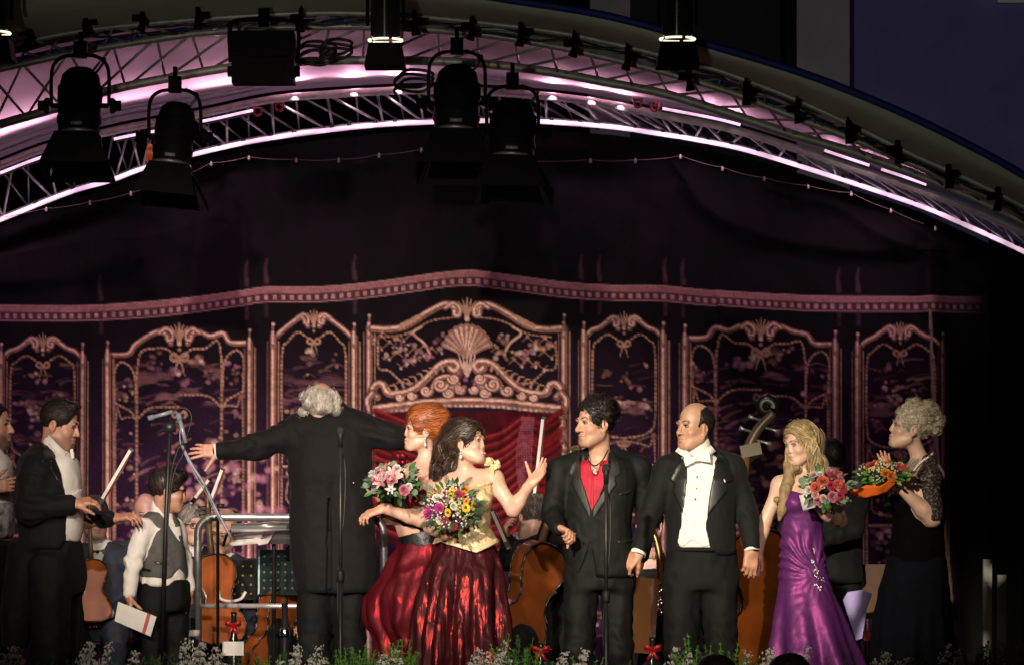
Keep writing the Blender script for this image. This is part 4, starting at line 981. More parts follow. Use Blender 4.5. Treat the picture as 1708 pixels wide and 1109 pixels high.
    def piece(s, name, F, polys, t, m, n0=-.3, n1=.8, parent=None):
        """a thin piece of cloth lying on a garment, traced outline(s)"""
        return skin(name, F.patch([s.view(p, n0, n1, .001) for p in polys], t), m, parent or s.root)
    def trousers(s, hipL, hipR, kneeL, kneeR, ankL, ankR, r=(.098, .078, .062), m=None, waist=None, seed=3, toe=(0, -1)):
        pr = chain([hipL, kneeL, ankL], r, .03) + chain([hipR, kneeR, ankR], r, .02)
        if waist is not None: pr.append(waist)
        s.wear('trousers', pr, m or M['trouser'], .012, .007, (12, 12, 7), seed, [(kneeL, .16, .005), (kneeR, .16, .005), (ankL, .14, .006), (ankR, .14, .006)])
        for a in (ankL, ankR): s.shoe(a, toe)
    def shoe(s, a, toe=(0, -1), m=None):
        t = unit((toe[0], toe[1], 0)); a = np.asarray(a, float); p = np.array([a[0], a[1], 0.04]); R = np.stack([np.cross(t, (0, 0, 1)), t, (0, 0, 1)])
        s.wear('shoe', [rbox(p + t * .07 - np.array((0, 0, .018)), (.045, .145, .022), .02, R, .03), ell(p + t * .13, (.044, .07, .032), R, .03), ell(p - t * .02 + np.array((0, 0, .03)), (.042, .065, .05), R, .03)], m or M['shoe'], .012, 0)
    def bow_tie(s, c, U, V, N, w=.055, h=.022, m=None):
        U, V, N = map(unit, (U, V, N)); pr = []
        for q in (-1, 1):
            pr.append(prism([(q * .004, -h * .32), (q * w, -h), (q * w * 1.05, 0), (q * w, h), (q * .004, h * .32)][::q], c, U, V, N, -.008, .008, .008, '+'))
        pr.append(ell(c, (.012, .013, .013), np.stack([U, V, N]), .006))
        F = Field(pr, .004); o = skin('bow_tie', F, m or M['pique'], s.root, lambda Vx, Nn: .0015 * vnoise(Vx * 90)); return o
    def cuff(s, el, wr, r=.037, L=.035, m=None):
        d = unit(np.asarray(wr) - np.asarray(el)); mb = MB(); mb.lathe([(r * .8, -L), (r, -L * .9), (r * 1.03, 0), (r * .99, L * .55), (r * .9, L * .55), (r * .85, 0)], wr, d, 18); return mb.build('cuff', m or M['shirt'], s.root)
    def dots(s, name, pts, r, m, F, each=True):
        for x, y in pts:
            q = s.surf(F, x, y); mb = MB(); mb.ball(q, (r, r * .6, r), 8); mb.build(name, m, s.root)
    def surf(s, F, px, py, lift=0.0):
        """first point of a garment met from the front at a pixel"""
        q = s.J(px, py); i, k = int(round((q[0] - F.lo[0]) / F.vox)), int(round((q[2] - F.lo[2]) / F.vox))
        i = min(max(i, 0), F.n[0] - 1); k = min(max(k, 0), F.n[2] - 1); col = np.where(F.A[i, :, k] < 0)[0]
        y = F.ax[1][col[0]] if len(col) else 0.0
        z = s.J(px, py, y); return np.array([z[0], y - lift, z[2]])
    # --- hair
    def strands(s, mb, F, n, flow, length=.10, steps=6, r=.0016, lift=.003, seed=0, curl=0.0, sel=None, cf=60.0, mi=0):
        """thin locks laid over a hair mass along flow(p)->direction"""
        rg = np.random.RandomState(seed); V, Q = F.mesh(); N = quad_normals(V, Q)
        bvh = BVHTree.FromPolygons([tuple(v) for v in V], [tuple(map(int, q)) for q in Q])
        ok = np.arange(len(V)) if sel is None else np.where(sel(V))[0]
        if len(ok) == 0: return
        for i in rg.choice(ok, n):
            p = V[i].copy(); path = []; L = length * rg.uniform(.5, 1.25); ph = rg.uniform(0, 6.28); jit = rg.normal(0, .18, 3); lf = lift * (rg.uniform(.3, 1.5) if rg.uniform() > .06 else rg.uniform(1.5, 3.2)); mi = int(rg.uniform() < .42)
            for k in range(steps):
                loc, nn, _, _ = bvh.find_nearest(Vector(p))
                if loc is None: break
                nn = np.array(nn); g = np.asarray(flow(p), float) + jit; g = unit(g - nn * np.dot(g, nn)); sd = np.cross(g, nn)
                path.append(np.array(loc) + nn * lf + (sd * math.sin(ph + cf * k * L / steps) + nn * .6 * math.cos(ph + cf * k * L / steps)) * curl)
                p = np.array(loc) + g * L / steps
            if len(path) > 2:                              # one flat lock
                n_ = len(path); A = []; Bv = []
                for q in range(n_):
                    t = path[min(q + 1, n_ - 1)] - path[max(q - 1, 0)]; sd = unit(np.cross(t, nn)); w_ = r * 1.0 * (1 - .8 * (q / (n_ - 1)) ** 2); A.append(path[q] + sd * w_); Bv.append(path[q] - sd * w_)
                mb.add(A + Bv, [(q, q + 1, n_ + q + 1, n_ + q) for q in range(n_ - 1)], mi)
    def hair_mesh(s, F, m, n=350, flow=None, vox_amp=.003, **kw):
        flow = flow or (lambda p: np.array([0, 0, -1.0]))
        o = skin('hair', F, m[0], s.root, lambda V, N: vox_amp * .6 * fbm(V * 55, 2, 3))
        mb = MB(); s.strands(mb, F, n, flow, **kw); o2 = mb.build('hair_lock', [m[1], m[2]], o); o2['kind'] = 'stuff'; return o
def hairmat(name, a, b):
    d = lambda c, k: tuple(k * q for q in c)
    return (mat(name, d(a, .62), .6, 0, .3, .3, 60, .5, 160, stretch=(1, 1, .25)), mat(name + '_locks', b, .42, 0, .5, .35, 25), mat(name + '_dark_locks', d(a, .8), .45, 0, .4, .35, 25))  # mass under the locks darkened to paint in shade at the roots
def hair_cap(p, g=.010, line=.072, nape=-.075, ears=True, side=.03):
    T, R, q = p.T, p.hR, p.hs; E = lambda c, r, k, op: ell(T(*c), tuple(v * q for v in r), R, k * q, op)
    b = [E((0, -.018, .034), (.074 + g, .094 + g, .088 + g), .02, '+'), E((0, .112, line - .095), (.084, .112 - side, .095), .012, '-'), rbox(T(0, .02, nape - .10), (.2 * q, .2 * q, .10 * q), .02, R, .015, '-'), rbox(T(0, .06, -.13), (.2 * q, .09 * q, .10 * q), .02, R, .015, '-')]
    if ears: b += [E((s_ * .082, -.006, -.022), (.022, .024, .036), .006, '-') for s_ in (-1, 1)]
    return b
def legs_stub(p, x0, x1, dy=.03): pass
# ---- baritone in white tie, bald crown, facing left
p = Person('balding man in black tailcoat and white waistcoat holding hands with both neighbours', 1168, 18.0, (.44, .245, .155))
p.head(1157, 710, -.02, yaw=-52, pitch=-3, roll=0, sc=1.0, neck=(1168, 775, .02), smile=.5, brow=(.03, .02, .015), nose=1.1, jaw=1.12)
c, T = p.hc, p.T
rsh, rel, rwr = p.J(1110, 785, .02), p.J(1082, 862, -.02), p.J(1066, 918, -.08)
lsh, lel, lwr = p.J(1224, 782, .03), p.J(1247, 858, .02), p.J(1254, 915, -.03)
p.arm(rsh, rel, rwr); p.arm(lsh, lel, lwr)
p.hand(rwr + (rwr - rel) * .03, (-.14, -.02, -.16), (.5, .9, -.2), (.75, .85, .9, .9), side=1, size=1.05, thumb=(.5, .85, .5), tcurl=.6)
p.hand(lwr, (-.02, -.02, -.2), (-.2, 1, 0), (.5, .55, .6, .65), side=1, size=1.1, thumb=(.35, .9, .4), tcurl=.5)
p.body.append(loft(p.secs([(760, 1168, 40, .07, .03), (790, 1168, 52, .09, .03), (860, 1168, 48, .09, .02), (930, 1170, 46, .09, .02)])))
p.finish()
tor = p.secs([(762, 1164, 30, .075, .03), (772, 1166, 52, .095, .03), (800, 1167, 62, .125, .02), (840, 1168, 61, .128, .01), (880, 1168, 58, .122, .0), (905, 1169, 58, .118, .0), (925, 1169, 57, .115, .0)])
jk = [loft(tor, math.radians(-14))] + chain([rsh + (.01, 0, .012), rel, rwr - (rwr - rel) * .06], (.066, .054, .044), .03) + chain([lsh + (-.01, 0, .012), lel, lwr - (lwr - lel) * .1], (.066, .054, .044), .03)
jk += [cap(p.J(1150, 757, .06), rsh, .045, .058, .04), cap(p.J(1184, 755, .06), lsh, .045, .058, .04)]
tails = [loft(p.secs([(900, 1180, 40, .03, .10), (960, 1182, 36, .03, .11), (1090, 1185, 28, .02, .12)]))]
opening = [(1146, 752), (1144, 800), (1140, 840), (1135, 880), (1131, 915), (1184, 915), (1174, 880), (1179, 834), (1187, 790), (1196, 745), (1170, 735)]
F, o = p.wear('tailcoat', jk + tails + [p.view(opening, .0, .8, .006), p.view([(1126, 918), (1190, 918), (1230, 1000), (1090, 1000)], -.02, .8, .006)], M['tail'], .007, .0032, joints=[(rel, .09, .004), (lel, .09, .004), (lsh, .08, .003), (rsh, .08, .003)])
p.piece('lapel', F, [[(1147, 752), (1128, 775), (1116, 800), (1124, 806), (1120, 818), (1138, 858), (1145, 800)]], .007, M['lapel'])
p.piece('lapel', F, [[(1196, 746), (1214, 768), (1221, 800), (1210, 806), (1212, 818), (1177, 862), (1180, 830), (1188, 790)]], .007, M['lapel'])
sh = p.secs([(755, 1163, 26, .06, .02), (768, 1165, 40, .085, .02), (800, 1166, 52, .112, .012), (850, 1166, 52, .114, .0), (900, 1166, 49, .108, .0), (925, 1167, 48, .10, .0)])
FS, _ = p.wear('shirt', [loft(sh, math.radians(-14)), cap(p.J(1163, 742, .0), p.J(1166, 762, .015), .066, .072, .01), p.view([(1125, 912), (1215, 912), (1215, 940), (1125, 940)], -.5, .8)], M['shirt'], .006, .0015)
p.piece('waistcoat', FS, [[(1143, 780), (1139, 820), (1134, 868), (1128, 905), (1138, 911), (1153, 899), (1172, 912), (1182, 908), (1176, 876), (1183, 832), (1196, 790), (1190, 770), (1178, 830), (1150, 838)]], .008, M['pique'])
for q in (-1, 1):
    mb = MB(); mb.sheet([[p.J(1160 + q * 6, 757, -.085), p.J(1160 + q * 26, 742, -.05)], [p.J(1160 + q * 10, 768, -.09), p.J(1160 + q * 34, 752, -.05)]], thick=(0, .004, 0)); mb.build('collar_wing', M['shirt'], p.root)
p.bow_tie(p.J(1163, 765, -.10), (1, -.25, .18), (-.15, 0, 1), (-.2, -1, 0), .066, .03)
for x_, y_ in ((1163, 795), (1162, 814), (1160, 832)):
    mb = MB(); mb.ball(p.surf(FS, x_, y_, .003), (.006, .005, .006), 8); mb.build('shirt_stud', M['button'], p.root)
for x_, y_ in ((1158, 860), (1157, 876), (1155, 891)):
    mb = MB(); mb.ball(p.surf(FS, x_, y_, .010), (.0065, .004, .0065), 8); mb.build('waistcoat_button', M['pearl'], p.root)
p.piece('shirt_placket', FS, [[(1158, 782), (1168, 782), (1164, 850), (1154, 850)]], .003, M['shirt'])
p.piece('pocket_square', F, [[(1202, 806), (1206, 797), (1210, 805)]], .008, M['shirt'])
p.cuff(rel, rwr + (rwr - rel) * .02, .040); p.cuff(lel, lwr, .040, .022)
w = loft(p.secs([(905, 1169, 58, .115, .02), (940, 1170, 60, .12, .03), (985, 1170, 58, .12, .03)]))
p.trousers(p.J(1138, 965, .02), p.J(1200, 965, .03), p.J(1136, 1085, .0), p.J(1204, 1085, .01), p.J(1137, 1215, .02), p.J(1208, 1215, .03), waist=w, r=(.095, .085, .07))
hm = hairmat('dark_thin_hair', (.012, .009, .007), (.022, .016, .012))
hF = Field([ell(T(0, -.030, .022), (.083, .094, .088), p.hR, .02), ell(T(0, .068, .045), (.085, .080, .075), p.hR, .015, '-'), ell(T(0, .03, .105), (.036, .10, .042), p.hR, .02, '-'), ell(T(0, .05, -.075), (.12, .11, .075), p.hR, .012, '-'), ell(T(.082, .0, -.02), (.02, .024, .034), p.hR, .006, '-'), ell(T(-.082, .0, -.02), (.02, .024, .034), p.hR, .006, '-'),
            rbox(T(0, -.05, -.105), (.1, .12, .035), .02, p.hR, .015, '-')], .0045)
p.hair_mesh(hF, hm, 260, lambda q: -p.hR[2] - .8 * p.hR[1], .002, length=.07)
# ---- tenor in a charcoal suit and open red shirt, facing left
p = Person('curly haired man in charcoal suit and open red shirt turning his head to the left', 998, 18.0, (.50, .29, .19))
p.head(991, 704, -.02, yaw=-56, pitch=-5, roll=3, sc=1.02, neck=(1000, 772, .03), smile=.6, brow=(.012, .009, .007), nose=1.15, beard=(.22, .13, .09, .35))
T = p.T
rsh, rel, rwr = p.J(932, 785, .02), p.J(920, 853, -.03), p.J(932, 880, -.17)
lsh, lel, lwr = p.J(1068, 783, .04), p.J(1081, 860, .06), p.J(1070, 925, .02)
p.arm(rsh, rel, rwr); p.arm(lsh, lel, lwr)
p.hand(rwr, (.9, -.9, -.35), (-.2, -.35, -.9), (.95, 1.0, 1.05, 1.05), side=1, size=1.0, thumb=(.4, .8, .6), tcurl=.9)
p.hand(lwr, (-.05, -.02, -.2), (-.8, .5, -.1), (.55, .6, .6, .6), side=-1, size=1.0, thumb=(.6, .8, .3))
p.body.append(loft(p.secs([(768, 1000, 48, .07, .03), (785, 1000, 56, .095, .03), (820, 999, 56, .105, .015), (860, 998, 48, .10, .02), (930, 998, 46, .09, .02)])))
p.finish()
tor = p.secs([(758, 1000, 36, .07, .03), (769, 1001, 54, .10, .03), (800, 1001, 63, .128, .02), (840, 998, 60, .130, .01), (878, 996, 56, .122, .0), (915, 998, 57, .125, .0), (962, 1001, 56, .125, .0)])
jk = [loft(tor, math.radians(-10))] + chain([rsh + (.01, 0, .01), rel, rwr], (.060, .050, .041), .03) + chain([lsh + (-.01, 0, .01), lel, lwr], (.060, .050, .041), .03) + [cap(p.J(980, 760, .06), rsh, .045, .06, .04), cap(p.J(1022, 757, .06), lsh, .045, .06, .04)]
F, _ = p.wear('suit_jacket', jk + [p.view([(968, 745), (966, 790), (983, 850), (990, 846), (1004, 815), (1016, 775), (1018, 740), (990, 730)], 0, .8, .006), p.view([(984, 905), (996, 975), (964, 975), (968, 950)], 0, .8, .01), ], M['suit'], .007, .0036, joints=[(rel, .10, .005), (lel, .10, .005), (p.J(985, 878, -.1), .10, .003), (lsh, .09, .004)])
p.piece('lapel', F, [[(968, 748), (952, 775), (948, 792), (956, 797), (952, 806), (984, 868), (986, 850), (968, 795)]], .007, M['suitlapel'])
p.piece('lapel', F, [[(1018, 742), (1032, 768), (1036, 790), (1026, 796), (1028, 808), (988, 868), (986, 850), (1006, 815), (1017, 778)]], .007, M['suitlapel'])
p.piece('pocket_flap', F, [[(1028, 900), (1056, 896), (1057, 903), (1029, 907)]], .006, M['suitlapel']); p.piece('breast_pocket', F, [[(1030, 822), (1050, 817), (1051, 822), (1031, 827)]], .005, M['suitlapel'])
p.dots('jacket_button', [(984, 878)], .009, M['button'], F)
red = cloth('red_shirt', (.38, .012, .03), .6, .2, 120, .15)
FS, _ = p.wear('shirt', [loft(p.secs([(768, 999, 40, .085, .02), (800, 1000, 54, .114, .012), (850, 998, 52, .115, .0), (900, 998, 50, .108, .0)]), math.radians(-10)), p.view([(980, 740), (986, 782), (991, 792), (998, 782), (1010, 740)], 0, .8, .005)], red, .006, .003)
p.piece('shirt_placket', FS, [[(986, 792), (990, 792), (990, 850), (983, 850)]], .006, red)
m_bk = cloth('black_collar', (.008, .008, .009), .5)
for a in ([(1012, 742), (1020, 760), (1008, 790), (1000, 806), (997, 794), (1006, 775)], [(974, 752), (968, 770), (973, 786), (982, 796), (980, 776)]):
    p.piece('open_collar', F, [a], .009, m_bk, n0=-.02)
mb = MB(); mb.tube(spline([p.J(978, 752, -.06), p.J(982, 768, -.098), p.J(992, 776, -.108), p.J(1004, 768, -.098), p.J(1014, 750, -.05)], 20), .0035, 6); mb.build('necklace', m_bk, p.root)
mb = MB(); c = p.J(992, 786, -.112); mb.tube([c + np.array((.012 * math.cos(a), 0, .014 * math.sin(a))) for a in np.linspace(0, 6.28, 14)], .003, 5); mb.build('pendant', M['chrome'], p.root)
mb = MB(); c = rwr + unit((.9, -.9, -.35)) * .125; mb.ball(c + np.array((0, -.012, .004)), (.006, .006, .006), 8); mb.build('ring', M['chrome'], p.root)
p.trousers(p.J(970, 955, .02), p.J(1030, 955, .03), p.J(966, 1085, -.02), p.J(1032, 1085, .02), p.J(972, 1215, .02), p.J(1034, 1215, .05), waist=loft(p.secs([(888, 998, 52, .113, .0), (915, 999, 55, .118, .0), (960, 1000, 57, .12, .02), (985, 1000, 55, .12, .02)])), m=M['suit'], r=(.088, .074, .062))
hm = hairmat('dark_curly_hair', (.010, .007, .006), (.020, .014, .010))
rg = np.random.RandomState(4)
pr = hair_cap(p, .013, .088, -.085)
for k in range(30):
    th, ph = rg.uniform(0, 6.28), rg.uniform(-.25, 1.35); x, y, z = math.cos(th) * math.cos(ph), math.sin(th) * math.cos(ph), math.sin(ph)
    if y > .30 and z < .80: continue
    if z < 0 and y > -.2: continue
    pr.append(ell(T(.084 * x, -.030 + .100 * y, .036 + .100 * z), rg.uniform(.013, .021), None, .018))
hF = Field(pr, .0045)
p.hair_mesh(hF, hm, 1500, lambda q: -p.hR[1] * .6 - p.hR[2] * .3 + unit(q - T(0, 0, .0)) * .3 + rg.normal(0, .5, 3), .004, length=.07, steps=7, r=.0014, lift=.007, curl=.007, cf=90.)

# ---- man in tailcoat at the left, in profile to the right, looking down at the boy
p = Person('dark haired man in black tailcoat looking down with his hand on the boy\'s shoulder', 85, 18.0, (.45, .25, .165))
p.head(101, 706, .0, yaw=78, pitch=-16, roll=0, sc=1.04, neck=(84, 776, .02), brow=(.012, .008, .006), beard=(.16, .10, .075, .55), nose=1.05, closed=True)
T = p.T
rsh, rel, rwr = p.J(62, 788, -.13), p.J(48, 850, -.17), p.J(122, 840, -.19)
lsh, lel, lwr = p.J(100, 790, .16), p.J(128, 868, .17), p.J(190, 864, .15)
p.arm(rsh, rel, rwr); p.arm(lsh, lel, lwr)
p.hand(rwr, (1, -.05, .2), (.1, .5, -.9), (.45, .55, .65, .75), side=-1, size=1.0, thumb=(.5, .85, .4))
p.hand(lwr, (.95, -.25, .15), (.15, .3, -.95), (.45, .5, .55, .6), side=1, size=1.0, thumb=(.6, .8, .4), tcurl=.5)
p.body.append(loft(p.secs([(768, 80, 38, .13, .02), (790, 82, 42, .16, .02), (860, 88, 40, .15, .02), (930, 88, 38, .13, .02)])))
p.finish()
tor = p.secs([(748, 74, 26, .09, .02), (764, 72, 42, .15, .02), (800, 77, 56, .20, .02), (840, 80, 57, .19, .02), (880, 84, 54, .18, .02), (915, 88, 54, .18, .02)])
jk = [loft(tor)] + chain([rsh + (0, .02, .01), rel, rwr - (.02, 0, 0)], (.078, .066, .048), .04) + chain([lsh, lel, lwr - (.03, 0, 0)], (.07, .056, .046), .03) + [cap(p.J(70, 752, .02), rsh, .05, .065, .05)]
jk += [loft(p.secs([(900, 56, 42, .15, .02), (960, 42, 36, .14, .03), (1020, 30, 30, .12, .03), (1080, 24, 22, .10, .03)]))]
F, _ = p.wear('tailcoat', jk + [p.view([(78, 722), (100, 770), (114, 820), (118, 850), (113, 900), (100, 930), (160, 930), (160, 880), (142, 860), (142, 790), (130, 740)], -.4, .17, .006)], M['tail'], .008, .004, joints=[(rel, .12, .006), (rsh, .12, .004)])
p.piece('lapel', F, [[(80, 724), (70, 740), (78, 772), (92, 768), (90, 780), (113, 822), (108, 790), (98, 766)]], .008, M['lapel'])
sh = p.secs([(752, 88, 26, .09, .02), (768, 92, 38, .14, .02), (800, 94, 41, .165, .02), (850, 97, 38, .16, .02), (885, 99, 36, .15, .02), (905, 104, 26, .12, .02)])
FS, _ = p.wear('shirt', [loft(sh), cap(p.J(92, 738, .01), p.J(90, 756, .01), .066, .076, .012)], M['shirt'], .0065, .003)
p.piece('waistcoat', FS, [[(116, 830), (142, 810), (146, 880), (130, 905), (120, 900), (112, 888)]], .008, M['pique'])
p.bow_tie(p.J(121, 757, -.0), (.15, -1, 0), (-.25, 0, 1), (1, .1, .2), .058, .027)
mb = MB(); mb.sheet([[p.J(80, 724, -.075), p.J(110, 754, -.07)], [p.J(80, 744, -.08), p.J(106, 770, -.075)]], thick=(0, .004, 0)); mb.build('collar', M['shirt'], p.root)
p.trousers(p.J(82, 950, -.07), p.J(98, 950, .12), p.J(84, 1085, -.08), p.J(112, 1085, .12), p.J(82, 1215, -.06), p.J(112, 1215, .12), waist=loft(p.secs([(900, 90, 46, .15, .02), (960, 92, 50, .16, .03), (990, 92, 48, .16, .03)])), r=(.115, .095, .078), toe=(1, -.1))
hm = hairmat('dark_short_hair', (.014, .010, .007), (.028, .020, .014))
pr = hair_cap(p, .006, .092, -.055, side=.05) + [ell(T(0, .045, .108), (.045, .035, .018), p.hR, .02)]
hF = Field(pr, .0045); p.hair_mesh(hF, hm, 500, lambda q: p.hR[1] * .6 + p.hR[2] * .3 - unit(q - T(0, 0, .03)) * 0, .003, length=.03, steps=4, r=.0017, lift=.005)

# ---- singer cut by the left edge
p = Person('bearded man in white shirt cut off by the left edge, hand on his chest', -18, 18.15, (.40, .22, .15))
p.head(-10, 708, 0, yaw=72, pitch=-2, sc=1.03, neck=(-24, 776, .02), brow=(.012, .008, .006), beard=(.05, .032, .025, .8), nose=1.1)
T = p.T
lsh, lel, lwr = p.J(4, 790, .16), p.J(34, 870, .12), p.J(18, 835, -.10)
rsh, rel, rwr = p.J(-50, 790, -.14), p.J(-56, 862, -.18), p.J(-18, 812, -.24)
p.arm(rsh, rel, rwr)
p.hand(rwr, (1, -.1, .12), (.2, 1, 0), (.25, .3, .3, .35), side=1, thumb=(.7, .7, .2))
p.body.append(loft(p.secs([(768, -26, 38, .13, .02), (790, -24, 42, .16, .02), (930, -22, 38, .13, .02)]))); p.finish(.006)
jk = [loft(p.secs([(752, -30, 28, .09, .02), (768, -30, 44, .16, .02), (820, -26, 50, .19, .02), (900, -22, 48, .18, .02), (925, -22, 46, .17, .02)]))] + chain([rsh, rel, rwr - (.03, 0, 0)], (.075, .06, .046)) + [cap(lsh, p.J(8, 900, .14), .06, .05, .03)]
F, _ = p.wear('tailcoat', jk + [p.view([(-30, 730), (-20, 800), (-30, 905), (24, 905), (24, 740)], -.2, .19, .006)], M['tail'], .008, .004)
FS, _ = p.wear('shirt', [loft(p.secs([(755, -16, 26, .10, .02), (772, -14, 34, .15, .02), (850, -12, 34, .16, .02), (895, -12, 30, .15, .02)])), cap(p.J(-16, 740, .01), p.J(-18, 758, .01), .066, .074, .012)], M['shirt'], .007, .002)
pat = mat('patterned_cloth', (.012, .014, .03), .7, var=0, col2=(.5, .5, .5), vscale=26)
p.piece('waistcoat', FS, [[(-40, 838), (24, 838), (24, 905), (-40, 905)]], .010, pat)
p.trousers(p.J(-24, 950, -.07), p.J(-14, 950, .12), p.J(-26, 1085, -.08), p.J(-10, 1085, .12), p.J(-24, 1215, -.06), p.J(-10, 1215, .12), waist=loft(p.secs([(900, -20, 46, .15, .02), (990, -20, 46, .16, .03)])), r=(.105, .09, .075), toe=(1, 0))
hF = Field(hair_cap(p, .006, .088, -.055), .006); p.hair_mesh(hF, hm, 160, lambda q: p.hR[1] * .6 - p.hR[2] * .3, .003, length=.03, steps=4, r=.0018, lift=.004)

# ---- conductor from behind with his arms spread
p = Person('white haired conductor in long black tailcoat seen from behind with arms spread wide', 556, 18.9, (.50, .31, .22))
p.head(535, 677, .0, yaw=184, pitch=-12, roll=4, sc=1.02, neck=(548, 712, -.02), eyes=False)
T = p.T
lsh, lel, lwr = p.J(492, 718, .0), p.J(428, 745, -.05), p.J(368, 752, -.12)
rsh, rel, rwr = p.J(604, 712, .0), p.J(652, 728, -.02), p.J(700, 736, .02)
p.arm(lsh, lel, lwr); p.arm(rsh, rel, rwr)
p.hand(lwr, (-1, -.15, .04), (.05, .95, -.3), (.10, .16, .22, .28), side=1, size=1.05, spread=.25, thumb=(.85, .5, .0), tcurl=.1)
p.hand(rwr, (1, .1, .05), (0, .6, -.8), (.2, .2, .25, .3), side=-1)
p.body.append(loft(p.secs([(706, 550, 36, .05, .0), (726, 550, 50, .07, .0), (820, 552, 46, .07, .0), (930, 553, 44, .07, .0)])))
p.finish(.005)
tor = p.secs([(688, 549, 34, .07, .0), (700, 549, 52, .10, .0), (730, 550, 68, .135, .0), (780, 551, 70, .15, -.01), (820, 552, 68, .15, .0), (880, 553, 71, .155, .0), (930, 556, 72, .16, .0), (988, 560, 66, .16, .0)])
def cfold(th, z): return 1 + .012 * np.cos(9 * th + 1) * np.clip((1.25 - z) * 2, 0, 1)
jk = [loft(tor, 0, .03, cfold)] + chain([lsh + (.02, 0, .0), lel, lwr], (.085, .064, .048), .045) + chain([rsh + (-.02, 0, 0), rel, rwr], (.085, .064, .048), .045) + [cap(p.J(536, 692, .0), p.J(558, 690, .0), .062, .062, .03), cap(p.J(538, 682, .0), p.J(552, 681, .0), .060, .058, .02), cap(p.J(535, 690, 0), lsh, .05, .065, .04), cap(p.J(565, 688, 0), rsh, .05, .065, .04)]
vent = [(549, 830), (553, 830), (556, 1000), (546, 1000)]
F, _ = p.wear('tailcoat', jk + [p.view(vent, .10, .4, .004)], M['tail'], .0085, .004, fr=(12, 12, 8), joints=[(lel, .14, .006), (rel, .12, .005), (lsh, .12, .005), (rsh, .12, .005), (p.J(550, 830, -.15), .14, .002)])
p.dots('tail_button', [(549, 806), (590, 805)], .0075, M['gold'], F)
p.cuff(lel, lwr - (.02, 0, 0), .043, .045)
p.trousers(p.J(526, 960, .0), p.J(582, 960, .0), p.J(523, 1085, -.01), p.J(584, 1085, .0), p.J(525, 1180, .0), p.J(584, 1180, .0), waist=loft(p.secs([(880, 553, 60, .12, .0), (985, 554, 60, .12, .0)])), r=(.098, .085, .072), toe=(0, 1))
hm = hairmat('white_hair', (.48, .45, .38), (.64, .61, .52)); rg = np.random.RandomState(9)
pr = [ell(T(0, -.034, .018), (.092, .098, .082), p.hR, .02), ell(T(0, .0, .108), (.066, .15, .066), p.hR, .012, '-'), ell(T(0, .11, .0), (.08, .09, .09), p.hR, .012, '-'), rbox(T(0, -.02, -.125), (.15, .15, .045), .02, p.hR, .02, '-')]
for k in range(34):
    th = rg.uniform(math.pi * .95, math.pi * 2.05); z = rg.uniform(-.055, .065); pr.insert(1, ell(T(.094 * math.cos(th), -.03 + .098 * math.sin(th), z), rg.uniform(.012, .018), None, .02))
hF = Field(pr, .0045); p.hair_mesh(hF, hm, 2200, lambda q: -p.hR[2] * .9 + unit(q - T(0, 0, 0)) * .5 + rg.normal(0, .3, 3), .004, length=.06, steps=6, r=.0011, lift=.007, curl=.004, cf=60.)

# ---- the boy in a grey waistcoat
p = Person('boy in grey waistcoat and white shirt with glasses standing with his back half turned', 270, 18.35, (.44, .25, .165))
p.head(281, 816, .0, yaw=98, pitch=-8, sc=.93, neck=(270, 866, .02), brow=(.015, .01, .008), oneeye=-1, nose=.95)
T = p.T
rsh, rel, rwr = p.J(240, 880, -.07), p.J(222, 935, -.10), p.J(216, 992, -.13)
lsh, lel, lwr = p.J(292, 878, .10), p.J(306, 932, .11), p.J(316, 984, .06)
p.arm(rsh, rel, rwr, (.038, .032, .03, .022)); p.arm(lsh, lel, lwr, (.038, .032, .03, .022))
p.hand(rwr, (.05, -.1, -1), (.9, .3, 0), (.45, .5, .55, .6), side=1, size=.86, thumb=(.6, .8, .5)); p.hand(lwr, (.05, -.05, -1), (-.8, .3, 0), (.25, .3, .35, .4), side=-1, size=.84, thumb=(.5, .8, .3))
p.body.append(loft(p.secs([(868, 266, 30, .07, .02), (900, 268, 34, .085, .02), (980, 272, 32, .08, .02)]))); p.finish(.005)
sl = chain([rsh, rel, rwr + (0, 0, .01)], (.049, .042, .031), .03) + chain([lsh, lel, lwr + (0, 0, .01)], (.048, .040, .030), .03)
FS, _ = p.wear('shirt', [loft(p.secs([(862, 266, 26, .07, .02), (880, 267, 36, .095, .02), (920, 269, 37, .105, .02), (978, 272, 40, .105, .02)]), math.radians(40))] + sl + [cap(p.J(270, 845, .02), p.J(268, 866, .02), .056, .062, .02)], M['shirt'], .006, .005, joints=[(rel, .10, .006), (lel, .08, .005)])
vm = cloth('grey_waistcoat', (.075, .078, .072), .75, .25, 240, .2)
vp = [loft(p.secs([(852, 264, 20, .06, .02), (868, 266, 33, .09, .02), (920, 270, 38.5, .112, .02), (966, 273, 41.5, .114, .02)]), math.radians(40)), p.view([(262, 840), (282, 840), (300, 905), (287, 880), (268, 856)], .0, .6, .004), ell(rsh + (-.02, -.02, .0), (.055, .08, .085), None, .008, '-'), p.view([(285, 965), (300, 946), (318, 970), (300, 985)], 0, .6, .004)]
FV, _ = p.wear('waistcoat', vp, vm, .006, .003, joints=[(p.J(265, 945, -.1), .08, .003)])
p.piece('pocket', FV, [[(262, 935), (286, 938), (286, 942), (262, 939)]], .005, M['button']); p.piece('back_strap', FV, [[(240, 946), (256, 948), (256, 953), (240, 951)]], .005, M['lapel'])
p.cuff(rel, rwr + (0, 0, .01), .032, .03); p.cuff(lel, lwr + (0, 0, .01), .031, .02)
